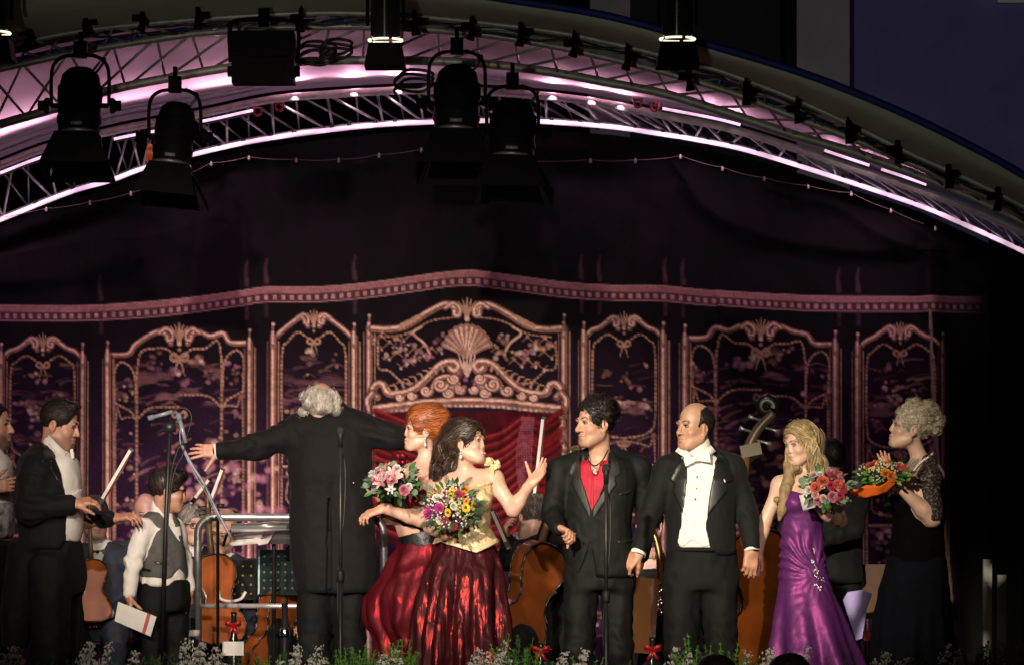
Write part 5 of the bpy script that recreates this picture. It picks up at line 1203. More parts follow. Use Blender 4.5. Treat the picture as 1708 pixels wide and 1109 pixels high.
p.trousers(p.J(256, 1005, -.02), p.J(292, 1005, .08), p.J(256, 1110, -.02), p.J(296, 1110, .08), p.J(254, 1210, .0), p.J(296, 1210, .08), waist=loft(p.secs([(966, 272, 41, .108, .02), (1000, 273, 44, .115, .03), (1020, 273, 42, .115, .03)])), r=(.070, .058, .048), toe=(1, .1))
hm = hairmat('boy_hair', (.020, .014, .009), (.035, .025, .016)); hF = Field(hair_cap(p, .012, .070, -.07, side=.04) + [ell(T(0, .06, .09), (.06, .04, .03), p.hR, .02)], .0045)
p.hair_mesh(hF, hm, 500, lambda q: p.hR[1] * .5 - p.hR[2] * .8, .003, length=.05, steps=5, r=.0018, lift=.005)
mb = MB()
for q in (-1, 1):
    mb.tube([T(q * (.033 + .022 * math.cos(a)), .098, .001 + .017 * math.sin(a)) for a in np.linspace(0, 6.28, 20)], .0022, 5); mb.tube([T(q * .055, .096, .006), T(q * .078, .06, .008), T(q * .082, .0, .004)], .0022, 5)
mb.tube([T(-.011, .100, .004), T(.011, .100, .004)], .0022, 5); tag(mb.build('glasses', M['button'], None, origin=p.hc), 'dark rimmed glasses worn by the boy in the grey waistcoat', 'glasses').location = p.hc + p.o
# ---- flowers for the bouquets: one mesh per kind, shared
def petal_mesh(kind):
    mb = MB(); r_ = random.Random(hash(kind) % 97 if False else sum(map(ord, kind)))
    def petal(a, r0, r1, w, z0, z1, cup=.0, mi=0):
        c, s_ = math.cos(a), math.sin(a); g = []
        for u in (0, .5, 1):
            rr = r0 + (r1 - r0) * u; ww = w * (.55, 1.0, .45)[int(u * 2)]; z = z0 + (z1 - z0) * u + cup * math.sin(u * 1.57)
            g.append([(c * rr - s_ * ww * q, s_ * rr + c * ww * q, z - abs(q) * w * .15) for q in (-1, 0, 1)])
        mb.sheet(g, mi)
    if kind == 'rose':
        for ring, (r0, r1, z1, n) in enumerate([(.002, .009, .020, 4), (.005, .017, .020, 5), (.008, .026, .014, 6), (.010, .034, .003, 6)]):
            for k in range(n): petal(2 * math.pi * k / n + ring * .6 + r_.uniform(-.2, .2), r0, r1, .010 + .004 * ring, .0, z1, .010)
    elif kind == 'daisy':
        for k in range(13): petal(2 * math.pi * k / 13, .006, .030 + r_.uniform(-.003, .003), .0065, .002, .004, .004)
        mb.ball((0, 0, .004), (.010, .010, .007), 8, 1)
    elif kind == 'lily':
        for k in range(6): petal(2 * math.pi * k / 6 + .2, .003, .045, .011, .0, .006 if k % 2 else -.004, .020)
        for k in range(4): mb.tube([(0, 0, .005), (.010 * math.cos(k * 1.6), .010 * math.sin(k * 1.6), .032)], .0012, 4, 1)
    elif kind == 'cluster':
        for k in range(22):
            th, z = r_.uniform(0, 6.28), r_.uniform(-.2, 1); q = math.sqrt(1 - z * z); c = (.022 * q * math.cos(th), .022 * q * math.sin(th), .018 * z); mb.ball(c, r_.uniform(.004, .008), 5, k % 2)
    elif kind == 'berry':
        for k in range(9): mb.ball((r_.gauss(0, .012), r_.gauss(0, .012), r_.uniform(-.005, .018)), .0062, 6)
    elif kind == 'leaf':
        g = []
        for u in np.linspace(0, 1, 6): ww = .016 * math.sin(math.pi * min(1, u * .93 + .05)) ; g.append([(ww * q, u * .075, .012 * math.sin(u * 2.6) - abs(q) * -.004) for q in (-1, 0, 1)])
        mb.sheet(g)
    elif kind == 'round_leaf':
        g = []
        for u in np.linspace(0, 1, 6): ww = .024 * math.sin(math.pi * min(1, u * .93 + .05)) ** .6; g.append([(ww * q, u * .048, .008 * math.sin(u * 2.6) + abs(q) * .005) for q in (-1, 0, 1)])
        mb.sheet(g)
    elif kind == 'fern':
        for k in range(10):
            y = .012 + .008 * k; L = .030 * math.sin(math.pi * (k + 1.5) / 12)
            for q in (-1, 1): mb.sheet([[(0, y, .004), (q * L * .5, y + .006, .005), (q * L, y + .013, .0)], [(0, y + .005, .004), (q * L * .5, y + .011, .005), (q * L, y + .0135, .0)]])
        mb.tube([(0, 0, 0), (0, .05, .006), (0, .10, .0)], .0012, 4)
    elif kind == 'spike':
        for k in range(26):
            u = k / 26; a = k * 2.4; r = .016 * (1 - .7 * u); mb.ball((r * math.cos(a), r * math.sin(a), .02 + .085 * u), .0075 * (1 - .45 * u), 5, k % 2)
        mb.tube([(0, 0, -.05), (0, 0, .09)], .002, 4)
    return mb
def petalmat(name, a, b=None): return mat(name, a, .6, 0, .3, .22, 40, sheen=.1)
FM = {k: petalmat('petal_' + k, tuple(.72 * q for q in v)) for k, v in {'pink': (.62, .17, .26), 'palepink': (.72, .42, .42), 'cream': (.74, .66, .50), 'white': (.74, .72, .66), 'yellow': (.72, .46, .02), 'orange': (.75, .20, .02), 'magenta': (.55, .03, .28), 'crimson': (.42, .02, .06), 'purple': (.10, .035, .11), 'plum': (.05, .02, .045), 'lime': (.26, .34, .07), 'coral': (.70, .12, .07)}.items()}
FM['eye'] = petalmat('flower_eye', (.06, .025, .01)); FM['stamen'] = petalmat('stamen', (.5, .3, .05))
LM = [mat('leaf_green', (.035, .10, .018), .5, 0, .4, .3, 30), mat('leaf_grey', (.10, .15, .10), .6, 0, .3, .2, 30), mat('leaf_dark', (.012, .035, .012), .45, 0, .4, .3, 30), mat('leaf_fresh', (.09, .22, .035), .5, 0, .4, .3, 30)]
KINDS_, KM = {}, {}
def flower_obj(kind, m, parent, loc, R, sc, name):
    key = (kind, m)
    if key not in KM:
        if kind not in KINDS_:
            KINDS_[kind] = petal_mesh(kind)
        mb = KINDS_[kind]; me = raw_mesh(name, mb.v, [i for f in mb.f for i in f], [len(f) for f in mb.f], True, mb.m)
        me.materials.append(m if not isinstance(m, str) else FM[m]); me.materials.append(FM['stamen'] if kind == 'lily' else (FM['eye'] if kind == 'daisy' else FM['cream'])) ; KM[key] = me
    o = link(name, KM[key], None, parent); o.matrix_local = Matrix.Translation([float(v) for v in loc]) @ Matrix([[float(R[j][i]) for j in range(3)] for i in range(3)]).to_4x4() @ Matrix.Diagonal((sc, sc, sc, 1)); return o
def look(n, rg, spin=None):
    n = unit(n); a = unit(np.cross(n, rg.normal(0, 1, 3))); b = np.cross(n, a); return np.stack([a, b, n])
def bouquet(label, px, py, d, wpx_, hpx, blooms, leaves, facing=(-.1, -1, .35), seed=1, wrap=None, depth=.8):
    """blooms: [(kind, colour, count, scale)]; dome of flowers facing a direction"""
    o = W(px, py, d); t = thing('bouquet', label, 'bouquet', o, 'bouquets held by the singers'); rg = np.random.RandomState(seed)
    a, b = wpx_ / 2 * d / F_PX, hpx / 2 * d / F_PX; Nf = unit(facing); U = unit(np.cross(Nf, (0, 0, 1))) * -1; V = np.cross(U, Nf) * -1
    if V[2] < 0: V = -V
    pts = []; tot = sum(x[2] for x in blooms); n = 0
    lst = [(k, c, s) for k, c, m, s in blooms for _ in range(m)]; rg.shuffle(lst)
    for i, (k, c, s) in enumerate(lst):
        for tr in range(30):
            r = math.sqrt(rg.uniform(0, 1)) * .86; th = rg.uniform(0, 6.28); q = (r * math.cos(th), r * math.sin(th))
            if all(math.hypot((q[0] - z[0]) * a, (q[1] - z[1]) * b) > .026 for z in pts) or tr == 29: break
        pts.append(q); s = float(s) * .88; h = math.sqrt(max(0, 1 - q[0] ** 2 - q[1] ** 2)) * b * depth
        p = U * a * q[0] + V * b * q[1] + Nf * h; nn = unit(Nf * .9 + U * q[0] * .9 + V * q[1] * .9 + rg.normal(0, .2, 3))
        flower_obj(k, c, t, p, look(nn, rg), s * rg.uniform(.85, 1.15), 'flower')
    for k, mi, m, s in leaves:
        for _ in range(m):
            th = rg.uniform(0, 6.28); r = rg.uniform(.55, .95); p = U * a * r * math.cos(th) + V * b * r * math.sin(th) + Nf * (math.sqrt(1 - r * r) * b * depth - .018)
            out = unit(U * math.cos(th) * a + V * math.sin(th) * b + Nf * rg.uniform(-.02, .05) + rg.normal(0, .02, 3)); nn = unit(Nf + rg.normal(0, .5, 3)); X = unit(np.cross(out, nn)); nn = np.cross(X, out)
            flower_obj(k, LM[mi], t, p, np.stack([X, out, nn]), s * rg.uniform(.7, 1.2), 'leaf')
    mb = MB()
    for k in range(60):                                   # foliage filling the inside
        th = rg.uniform(0, 6.28); r = rg.uniform(0, .9); c = U * a * r * math.cos(th) + V * b * r * math.sin(th) + Nf * (rg.uniform(-.3, .55) * b); R = look(rg.normal(0, 1, 3), rg)
        mb.add([c + R[0] * .020, c + R[1] * .035, c - R[0] * .020, c - R[1] * .035], [(0, 1, 2, 3)])
    f = mb.build('leaf_filling', LM[2], t); f['kind'] = 'stuff'
    mb = MB()
    for k in range(16): mb.tube([U * rg.normal(0, .02) + V * rg.normal(0, .02), -Nf * .07 - V * .02 + rg.normal(0, .006, 3), -Nf * .17 - V * .05 + U * rg.normal(0, .02)], .0035, 5)
    mb.build('stems', LM[0], t)
    if wrap: wrap(t, U, V, Nf, a, b)
    return t

# ---- red haired soprano, in profile to the left
p = Person('red haired woman in dark red gown seen in profile facing left beside the conductor', 705, 18.35, (.58, .36, .26))
p.head(703, 716, .0, yaw=-78, pitch=2, sc=.93, neck=(712, 782, .02), fem=True, lips=(.45, .08, .08), smile=1.2, brow=(.16, .06, .025), nose=.95)
T = p.T
rsh, rel, rwr = p.J(690, 812, -.10), p.J(702, 866, -.16), p.J(638, 848, -.22)
lsh, lel, lwr = p.J(664, 800, .10), p.J(648, 862, -.02), p.J(640, 838, -.16)
p.arm(rsh, rel, rwr, (.043, .038, .036, .022)); p.arm(lsh, lel, lwr, (.041, .036, .034, .022))
p.hand(rwr, (-1, -.15, -.35), (-.3, .3, -1), (.35, .42, .48, .55), side=-1, size=.92, thumb=(.5, .8, .4)); p.hand(lwr, (-.2, -.3, 1), (0, .5, .5), (.8, .85, .9, .9), side=1, size=.88)
p.body += [loft(p.secs([(776, 704, 28, .09, .02), (796, 696, 44, .155, .0), (815, 690, 46, .16, -.01), (850, 692, 40, .13, .0), (900, 702, 36, .11, .02)]), math.radians(-30)), ell(p.J(668, 826, -.04), (.06, .055, .05), None, .03), ell(p.J(676, 826, -.11), (.055, .055, .05), None, .03), cap(p.J(712, 778, .02), rsh, .04, .05, .05), cap(p.J(706, 778, .02), lsh, .04, .046, .05)]
p.finish(zmin=p.J(0, 905)[2])
dk = shot_silk('garnet_taffeta', (.075, .003, .008), (.50, .014, .024), .32, .18, 9, .6, (1, 1, .2)); blk = cloth('black_satin', (.008, .006, .007), .4, spec=.5)
FB, _ = p.wear('bodice', [loft(p.secs([(826, 690, 46, .158, -.01), (850, 692, 42, .142, .0), (885, 706, 38, .125, .02), (915, 708, 41, .13, .02)]), math.radians(-30)), ell(p.J(667, 832, -.04), (.066, .062, .055), None, .03), ell(p.J(675, 832, -.115), (.062, .06, .055), None, .03)], blk, .0065, .003)
for a, b in ((rsh, rel), (lsh, lel)):
    p.wear('puff_sleeve', [ell(a + (b - a) * .28, (.064, .066, .062), None, .02), ell(a + (b - a) * .45 + (0, -.01, 0), (.060, .062, .045), None, .02)], dk, .0065, .008, fr=(34, 34, 14))
def sf(th, z): u = np.clip((1.15 - z) / .9, 0, 1); return 1 + u * ((.17 * np.cos(7 * th + 2 * np.sin(2 * th) + 6 * z)) + .05 * np.cos(17 * th + 5 * z))
FK, _ = p.wear('skirt', [loft(p.secs([(885, 712, 34, .11, .03), (915, 708, 44, .14, .03), (960, 692, 56, .19, .03), (1000, 676, 66, .22, .03), (1030, 668, 58, .22, .03), (1060, 676, 49, .21, .03), (1110, 684, 46, .22, .03), (1230, 690, 52, .26, .03)]), 0, .03, sf)], dk, .0105, .016, fr=(8, 8, 3.5))
mb = MB(); rg = np.random.RandomState(2)
for k in range(9): c = p.J(664 + rg.uniform(-12, 12), 768 + rg.uniform(-9, 14), .10 + rg.uniform(-.03, .03)); mb.ball(c, (.030, .024, .018), 8, 0, look(rg.normal(0, 1, 3), rg))
mb.build('shoulder_rosette', dk, p.root)
rq_ = np.random.RandomState(41); hm = hairmat('copper_hair', (.27, .066, .016), (.44, .14, .04))
pr = hair_cap(p, .018, .078, -.05, side=.045) + [ell(T(0, -.055, .085), (.085, .088, .062), p.hR, .03), ell(T(0, -.105, .03), (.07, .06, .07), p.hR, .03), ell(T(0, .030, .108), (.06, .045, .028), p.hR, .02)]
hF = Field(pr, .0045); p.hair_mesh(hF, hm, 2200, lambda q: -p.hR[1] + p.hR[2] * .25, .003, length=.09, steps=6, r=.0012, lift=.006, curl=.004, cf=50.)
def earring(p, q):
    mb = MB(); b = T(q * .082, -.008, -.054); mb.ball(b, .005, 6); mb.ball(b + (0, 0, -.014), (.0035, .0035, .007), 6); mb.ball(b + (0, 0, -.032), (.008, .008, .010), 8); mb.build('earring', M['pearl'], p.root)
earring(p, -1); earring(p, 1)
bouquet('round bouquet of pink and white flowers with grey leaves held by the red haired woman', 658, 806, 18.02, 92, 62,
        [('lily', 'palepink', 3, 1.0), ('rose', 'pink', 3, .95), ('rose', 'palepink', 4, .85), ('rose', 'white', 4, .75), ('lily', 'white', 2, .8), ('cluster', 'cream', 2, .7)], [('round_leaf', 1, 26, .72), ('leaf', 0, 12, .75), ('leaf', 2, 8, .75)], (-.15, -1, .5), 3)

# ---- brunette in gold bodice
p = Person('brunette woman in gold bodice and dark red skirt holding out her hand to the tenor', 775, 18.0, (.55, .335, .24))
p.head(782, 737, -.02, yaw=62, pitch=4, roll=-4, sc=.93, neck=(776, 800, .02), fem=True, lips=(.40, .07, .08), smile=2.0, brow=(.02, .012, .008), nose=.95)
T = p.T
rsh, rel, rwr = p.J(730, 812, .02), p.J(718, 878, -.02), p.J(748, 890, -.16)
lsh, lel, lwr = p.J(822, 798, .03), p.J(856, 849, -.02), p.J(885, 806, -.08)
p.arm(rsh, rel, rwr, (.041, .036, .035, .022)); p.arm(lsh, lel, lwr, (.042, .037, .036, .022))
p.hand(rwr, (.8, -.4, .5), (.2, .4, .9), (.7, .75, .8, .8), side=1, size=.88); p.hand(lwr, (.62, -.15, .72), (-.35, -.6, .3), (.08, .16, .26, .35), side=-1, size=.92, spread=.3, thumb=(.9, .45, .2), tcurl=.1)
p.body += [loft(p.secs([(788, 774, 32, .07, .03), (804, 775, 44, .09, .02), (825, 776, 44, .105, .0), (860, 777, 37, .095, .0), (900, 778, 38, .095, .0)])), ell(p.J(757, 836, -.085), (.058, .055, .054), None, .025), ell(p.J(797, 834, -.085), (.058, .055, .054), None, .025), cap(p.J(774, 798, .02), rsh, .036, .05, .05), cap(p.J(780, 796, .02), lsh, .036, .05, .05)]
p.body += [cap(p.J(762, 808, -.045), p.J(735, 803, -.02), .010, .010, .012), cap(p.J(784, 808, -.045), p.J(812, 801, -.02), .010, .010, .012)]
p.finish(zmin=p.J(0, 912)[2])
gold = mat('gold_brocade', (.56, .41, .18), .38, .10, .6, .3, 26, .7, 70, col2=(.74, .63, .38))
FG, _ = p.wear('bodice', [loft(p.secs([(800, 777, 46, .105, .01), (822, 777, 47, .115, .0), (850, 777, 41, .106, .0), (880, 778, 41, .104, .0), (903, 778, 53, .132, .0), (924, 778, 62, .158, .0)])), ell(p.J(756, 838, -.088), (.066, .060, .058), None, .025), ell(p.J(798, 836, -.088), (.066, .060, .058), None, .025), p.view([(720, 790), (726, 814), (745, 822), (768, 828), (778, 820), (790, 810), (808, 803), (834, 799), (836, 780)], 0, .5, .006),
               p.view([(716, 908), (735, 903), (765, 912), (795, 921), (815, 912), (840, 902), (850, 940), (716, 940)], -.3, .5, .003)], gold, .0055, .003, fr=(22, 22, 12), joints=[(p.J(800, 870, -.1), .12, .003)])
p.piece('neckline_trim', FG, [[(730, 814), (746, 822), (768, 828), (778, 821), (792, 810), (810, 803), (832, 799), (832, 804), (810, 809), (792, 816), (778, 828), (768, 835), (746, 829), (728, 820)]], .006, gold)
p.piece('peplum_trim', FG, [[(720, 899), (735, 894), (765, 903), (795, 912), (815, 903), (838, 893), (840, 900), (815, 912), (795, 921), (765, 912), (735, 903), (720, 908)]], .006, gold)
rg = np.random.RandomState(6); pr = []
for k in range(16): c = p.J(812 + rg.uniform(-15, 15), 781 + rg.uniform(-15, 16), .02 + rg.uniform(-.04, .04)); pr.append(ell(c, (.030, .024, .013), look(rg.normal(0, 1, 3), rg), .004))
F_, _ = p.wear('puff_sleeve', pr, gold, .005, .005, fr=(60, 60, 60))
dk2 = shot_silk('maroon_taffeta', (.034, .003, .005), (.46, .03, .03), .22, .10, 26, .5, (1, 1, .06))
def sf2(th, z): u = np.clip((1.10 - z) / .5, 0, 1); return 1 + u * (.095 * np.cos(13 * th + 1.5 * np.sin(3 * th)) + .055 * np.cos(7 * th + 2.2) + .02 * np.cos(29 * th + 4 * z))
FK, _ = p.wear('skirt', [loft(p.secs([(893, 778, 44, .105, .0), (918, 778, 49, .118, .0), (932, 777, 58, .148, .01), (960, 774, 66, .19, .01), (1010, 770, 74, .23, .02), (1060, 768, 79, .26, .02), (1109, 767, 83, .28, .03), (1238, 764, 96, .33, .04)]), 0, .03, sf2)], dk2, .0095, .010, fr=(16, 16, 5))
hm = hairmat('brown_hair', (.026, .015, .009), (.055, .034, .020)); rg = np.random.RandomState(12)
pr = hair_cap(p, .010, .086, -.05, side=.05) + [ell(T(0, -.075, .07), (.072, .07, .062), p.hR, .03)] + chain([T(-.02, -.10, .01), p.J(744, 758, .05), p.J(736, 790, .03), p.J(728, 815, -.01)], (.062, .056, .046, .020), .03) + chain([T(0, -.1, .0), p.J(758, 770, .07), p.J(748, 800, .06)], (.055, .045, .03), .03)
for k in range(22): u = rg.uniform(0, 1); c = p.J(752 - 22 * u, 745 + 60 * u, .04 - .03 * u) + rg.normal(0, .026, 3); pr.append(ell(c, rg.uniform(.014, .026), None, .012))
hF = Field(pr, .0048)
p.hair_mesh(hF, hm, 2600, lambda q: (-p.hR[1] * .9 - p.hR[2] * .5 if q[2] > T(0, 0, .0)[2] else np.array((-.25, -.1, -1))), .004, length=.14, steps=8, r=.0013, lift=.007, curl=.006, cf=45.)
earring(p, -1); earring(p, 1)
mb = MB(); mb.ball(T(-.012, .0935, -.0695), (.016, .006, .004), 8, 0, p.hR); mb.ball(T(.010, .0945, -.0695), (.014, .006, .004), 8, 0, p.hR); mb.build('teeth', M['teeth'], p.root)
bouquet('colourful round bouquet with yellow daisies and magenta roses held by the brunette', 753, 850, 17.72, 94, 88,
        [('daisy', 'yellow', 4, .9), ('daisy', 'orange', 4, .8), ('rose', 'white', 2, .9), ('rose', 'magenta', 2, 1.1), ('cluster', 'purple', 7, 1.0), ('cluster', 'plum', 7, 1.0), ('berry', 'lime', 7, .9), ('cluster', 'lime', 5, .7), ('rose', 'crimson', 3, .8), ('rose', 'cream', 3, .7)], [('fern', 2, 22, .7), ('leaf', 0, 18, .62), ('leaf', 2, 16, .65), ('round_leaf', 1, 8, .7)], (-.05, -1, .3), 8)

# ---- blond girl in purple
p = Person('long haired blond woman in strapless purple satin gown looking down to the left', 1345, 18.1, (.56, .355, .255))
p.head(1334, 738, .0, yaw=-50, pitch=-12, roll=2, sc=.92, neck=(1342, 800, .03), fem=True, lips=(.42, .12, .12), smile=.6, brow=(.10, .06, .03), nose=.92, closed=True)
T = p.T
rsh, rel, rwr = p.J(1302, 808, .02), p.J(1276, 868, .02), p.J(1264, 925, .05)
lsh, lel, lwr = p.J(1388, 806, .05), p.J(1402, 868, .0), p.J(1376, 858, -.16)
p.arm(rsh, rel, rwr, (.038, .033, .031, .021)); p.arm(lsh, lel, lwr, (.038, .033, .031, .021))
p.hand(rwr, (-.1, -.1, -1), (-.5, -.8, 0), (.5, .55, .6, .6), side=-1, size=.9, thumb=(.5, .8, .4)); p.hand(lwr, (-.5, -.6, .5), (.3, .2, .8), (.7, .7, .75, .8), side=-1, size=.88)
p.body += [loft(p.secs([(792, 1344, 28, .065, .03), (806, 1344, 40, .085, .03), (825, 1342, 40, .10, .015), (880, 1338, 32, .09, .01), (930, 1340, 36, .095, .01)])), ell(p.J(1326, 840, -.07), (.050, .045, .046), None, .025), ell(p.J(1356, 840, -.065), (.050, .045, .046), None, .025), cap(p.J(1342, 800, .03), rsh, .032, .04, .05), cap(p.J(1346, 800, .03), lsh, .032, .04, .05)]
p.finish(zmin=p.J(0, 945)[2])
pur = shot_silk('purple_shot_silk', (.080, .016, .100), (.48, .065, .30), .44, .12, 9, .3, (1, 1, .4))
def sf3(th, z): u = np.clip((.82 - z) / .6, 0, 1); return 1 + u * (.14 * np.cos(7 * th + 1.2) + .07 * np.cos(12 * th + 3 * z))
FD, _ = p.wear('gown', [loft(p.secs([(816, 1338, 37, .105, .015), (845, 1338, 37, .115, .01), (880, 1337, 33, .10, .01), (905, 1338, 36, .10, .01), (950, 1340, 40, .115, .02), (985, 1343, 45, .13, .02), (1017, 1347, 55, .16, .02), (1060, 1352, 66, .20, .03), (1100, 1357, 76, .24, .03), (1236, 1370, 108, .32, .04)]), 0, .02, sf3), ell(p.J(1325, 838, -.072), (.056, .05, .05), None, .025), ell(p.J(1357, 838, -.068), (.056, .05, .05), None, .025), p.view([(1290, 790), (1300, 822), (1318, 817), (1340, 824), (1362, 817), (1385, 822), (1390, 790)], -.3, .5, .004)], pur, .0085, .003, fr=(12, 12, 12))

me = _.data; co = np.zeros(len(me.vertices) * 3, np.float32); me.vertices.foreach_get('co', co); co = co.reshape(-1, 3); nn = np.zeros_like(co).ravel(); me.vertices.foreach_get('normal', nn); nn = nn.reshape(-1, 3)
zc = p.J(1340, 925)[2]; br = p.J(1364, 955, -.12); g = np.exp(-((co[:, 2] - zc) / .15) ** 2); dr = np.hypot(co[:, 0] - br[0], co[:, 2] - br[2]); ang = np.arctan2(co[:, 2] - br[2], -(co[:, 0] - br[0]))
co += nn * (g * (.0065 * np.sin(19 * ang + 5 * vnoise(co * 9, 4)) * np.clip(dr / .1, .2, 1) + .002 * np.sin(47 * ang + 4 * vnoise(co * 14, 6))))[:, None]
me.vertices.foreach_set('co', co.ravel()); me.update()
mb = MB(); rg = np.random.RandomState(3)
for k in range(90):
    u = rg.uniform(0, 1); x, y = 1356 + 12 * u + rg.normal(0, 1.5 + 5 * u * (1 - abs(2 * u - 1.2))), 932 + 52 * u + rg.normal(0, 2); q = p.surf(FD, x, y, .004); mb.ball(q, rg.uniform(.003, .0065), 5, k % 2)
b_ = mb.build('beaded_brooch', None, p.root); b_.data.materials.append(M['chrome']); b_.data.materials.append(M['pearl'])
def blond_flow(q, c=p.hc, R=p.hR):
    L = R @ (q - c)
    if L[2] > .02 and L[1] > -.06: return R[0] * (1.2 if L[0] > .012 else -1.2) - R[1] * .5 - R[2] * .45
    return np.array((.10 * math.sin(q[2] * 28), -.05, -1))
hm = hairmat('blond_hair', (.38, .26, .125), (.52, .39, .20)); rg = np.random.RandomState(22)
pr = hair_cap(p, .010, .090, -.2, ears=False, side=.045)[:2] + chain([T(.066, -.02, .03), T(.074, -.01, -.05), p.J(1364, 775, -.02), p.J(1368, 812, -.06), p.J(1362, 838, -.09)], (.026, .030, .036, .030, .012), .02) + chain([T(-.068, -.01, .02), T(-.076, .0, -.05), p.J(1318, 780, -.02), p.J(1310, 815, -.06), p.J(1304, 850, -.07), p.J(1300, 866, -.06)], (.018, .020, .026, .028, .022, .010), .02) + chain([T(0, -.09, .0), p.J(1350, 775, .09), p.J(1352, 820, .10)], (.06, .06, .05), .03)
for k in range(24): u = rg.uniform(0, 1); q = rg.randint(2); c = (p.J(1318 - 16 * u, 775 + 75 * u, -.03 - .04 * u) if q else p.J(1364 + 3 * u, 765 + 60 * u, -.02 - .05 * u)) + rg.normal(0, .016, 3); pr.append(ell(c, rg.uniform(.012, .022), None, .014))
hF = Field(pr, .0048)
p.hair_mesh(hF, hm, 2800, blond_flow, .003, length=.17, steps=8, r=.0013, lift=.006, curl=.003, cf=30., sel=lambda V: ((V - p.hc) @ p.hR[1] < .062))
def card(t, U, V, N, a, b):
    mb = MB(); mb.box((-.085, .0, -.05), (.045, .002, .040), frame(-20, 0, 15)); mb.build('white_card', M['shirt'], t)
bouquet('bouquet of pink and coral roses with a white card held by the blond woman', 1378, 818, 17.82, 84, 64,
        [('rose', 'pink', 4, .9), ('rose', 'coral', 3, .95), ('rose', 'palepink', 3, .8), ('rose', 'white', 2, .75), ('rose', 'crimson', 5, .85), ('cluster', 'lime', 3, .7)], [('leaf', 1, 26, .7), ('round_leaf', 1, 12, .7), ('leaf', 0, 14, .75)], (-.15, -1, .45), 15, card)

# ---- grey haired lady at the right
p = Person('grey curly haired woman in black lace top clapping at the right end of the row', 1530, 18.25, (.56, .355, .255))
p.head(1516, 712, .0, yaw=-84, pitch=10, sc=.98, neck=(1538, 776, .02), fem=True, lips=(.40, .10, .09), smile=.6, brow=(.2, .15, .1), nose=1.05)
T = p.T
rsh, rel, rwr = p.J(1548, 802, -.10), p.J(1556, 864, -.14), p.J(1500, 812, -.20)
lsh, lel, lwr = p.J(1526, 800, .12), p.J(1520, 858, .06), p.J(1494, 806, -.10)
p.arm(rsh, rel, rwr, (.050, .044, .040, .024)); p.arm(lsh, lel, lwr, (.046, .042, .038, .024))
p.hand(rwr + (-.035, 0, .03), (-.45, -.1, 1), (.2, .95, .1), (.12, .12, .14, .16), side=1, size=.84, thumb=(.6, .8, 0)); p.hand(lwr + (-.03, 0, .04), (-.3, .0, 1), (-.1, -1, 0), (.12, .12, .14, .16), side=-1, size=.84, thumb=(.6, .8, 0))
p.body += [loft(p.secs([(770, 1540, 26, .09, .02), (790, 1538, 40, .15, .02), (820, 1534, 42, .16, .01), (880, 1530, 38, .14, .02), (930, 1530, 38, .14, .02)])), ell(p.J(1506, 836, -.05), (.065, .06, .058), None, .03), cap(p.J(1538, 776, .02), rsh, .044, .05, .05)]
p.finish(zmin=p.J(0, 885)[2])
lace = mat('black_lace', (.010, .009, .009), .7, 0, .3, col2=(.15, .095, .07), vscale=80)
_nt = lace.node_tree; [setattr(n.color_ramp.elements[0], 'position', .52) or setattr(n.color_ramp.elements[1], 'position', .60) for n in _nt.nodes if n.type == 'VALTORGB']
F_, _ = p.wear('lace_sleeve', chain([rsh + (0, 0, .01), rel + (rsh - rel) * .05], (.064, .054), .02) + chain([lsh, lel + (lsh - lel) * .1], (.06, .052), .02) + [cap(p.J(1548, 772, -.02), rsh, .046, .062, .04)], lace, .0065, .003)
navy = cloth('navy_chiffon', (.0035, .0038, .006), .9, .2, 60, .2, spec=.05); bl2 = cloth('black_velvet', (.0025, .0025, .0025), .95, spec=.03)
FD, _ = p.wear('black_bodice', [loft(p.secs([(778, 1548, 22, .10, .03), (796, 1543, 36, .15, .03), (825, 1536, 45, .165, .02), (880, 1532, 42, .15, .02), (930, 1530, 46, .16, .02), (980, 1528, 50, .17, .03)])), ell(p.J(1504, 840, -.05), (.074, .07, .066), None, .03), p.view([(1460, 740), (1524, 760), (1500, 800), (1480, 812), (1460, 812)], -.3, .6, .01)], bl2, .0095, .004)
def sf4(th, z): u = np.clip((.95 - z) / .8, 0, 1); return 1 + u * (.05 * np.cos(15 * th) + .05 * np.cos(8 * th + 1))
p.wear('skirt', [loft(p.secs([(925, 1530, 48, .16, .02), (980, 1526, 58, .20, .03), (1050, 1522, 64, .24, .03), (1109, 1521, 67, .26, .03), (1236, 1520, 76, .30, .03)]), 0, .03, sf4)], navy, .011, .006, fr=(10, 10, 4))
hm = hairmat('grey_curls', (.56, .47, .33), (.76, .66, .50)); rg = np.random.RandomState(31)
pr = hair_cap(p, .010, .076, -.045, side=.04)
for k in range(60):
    th, ph = rg.uniform(0, 6.28), rg.uniform(-.35, 1.4); x, y, z = math.cos(th) * math.cos(ph), math.sin(th) * math.cos(ph), math.sin(ph)
    if (y > .30 and z < .82) or (z < -.1 and y > -.1): continue
    pr.append(ell(T(.088 * x, -.042 + .112 * y, .040 + .098 * z), rg.uniform(.016, .028), None, .009))
pr += chain([T(-.074, .022, .01), T(-.080, .020, -.05), T(-.074, .014, -.10)], (.018, .014, .006), .01)
hF = Field(pr, .0045); p.hair_mesh(hF, hm, 2400, lambda q: rg.normal(0, .7, 3) - p.hR[1] * .3 + (q - T(0, 0, 0)) * 2, .005, length=.06, steps=7, r=.0012, lift=.008, curl=.007, cf=100.)
mb = MB(); P = spline([p.J(1520, 790, -.13), p.J(1534, 772, -.10), p.J(1552, 760, -.03), p.J(1556, 756, .06)], 22); [mb.ball(q, .0075, 6) for q in P]; mb.build('pearl_necklace', M['pearl'], p.root)
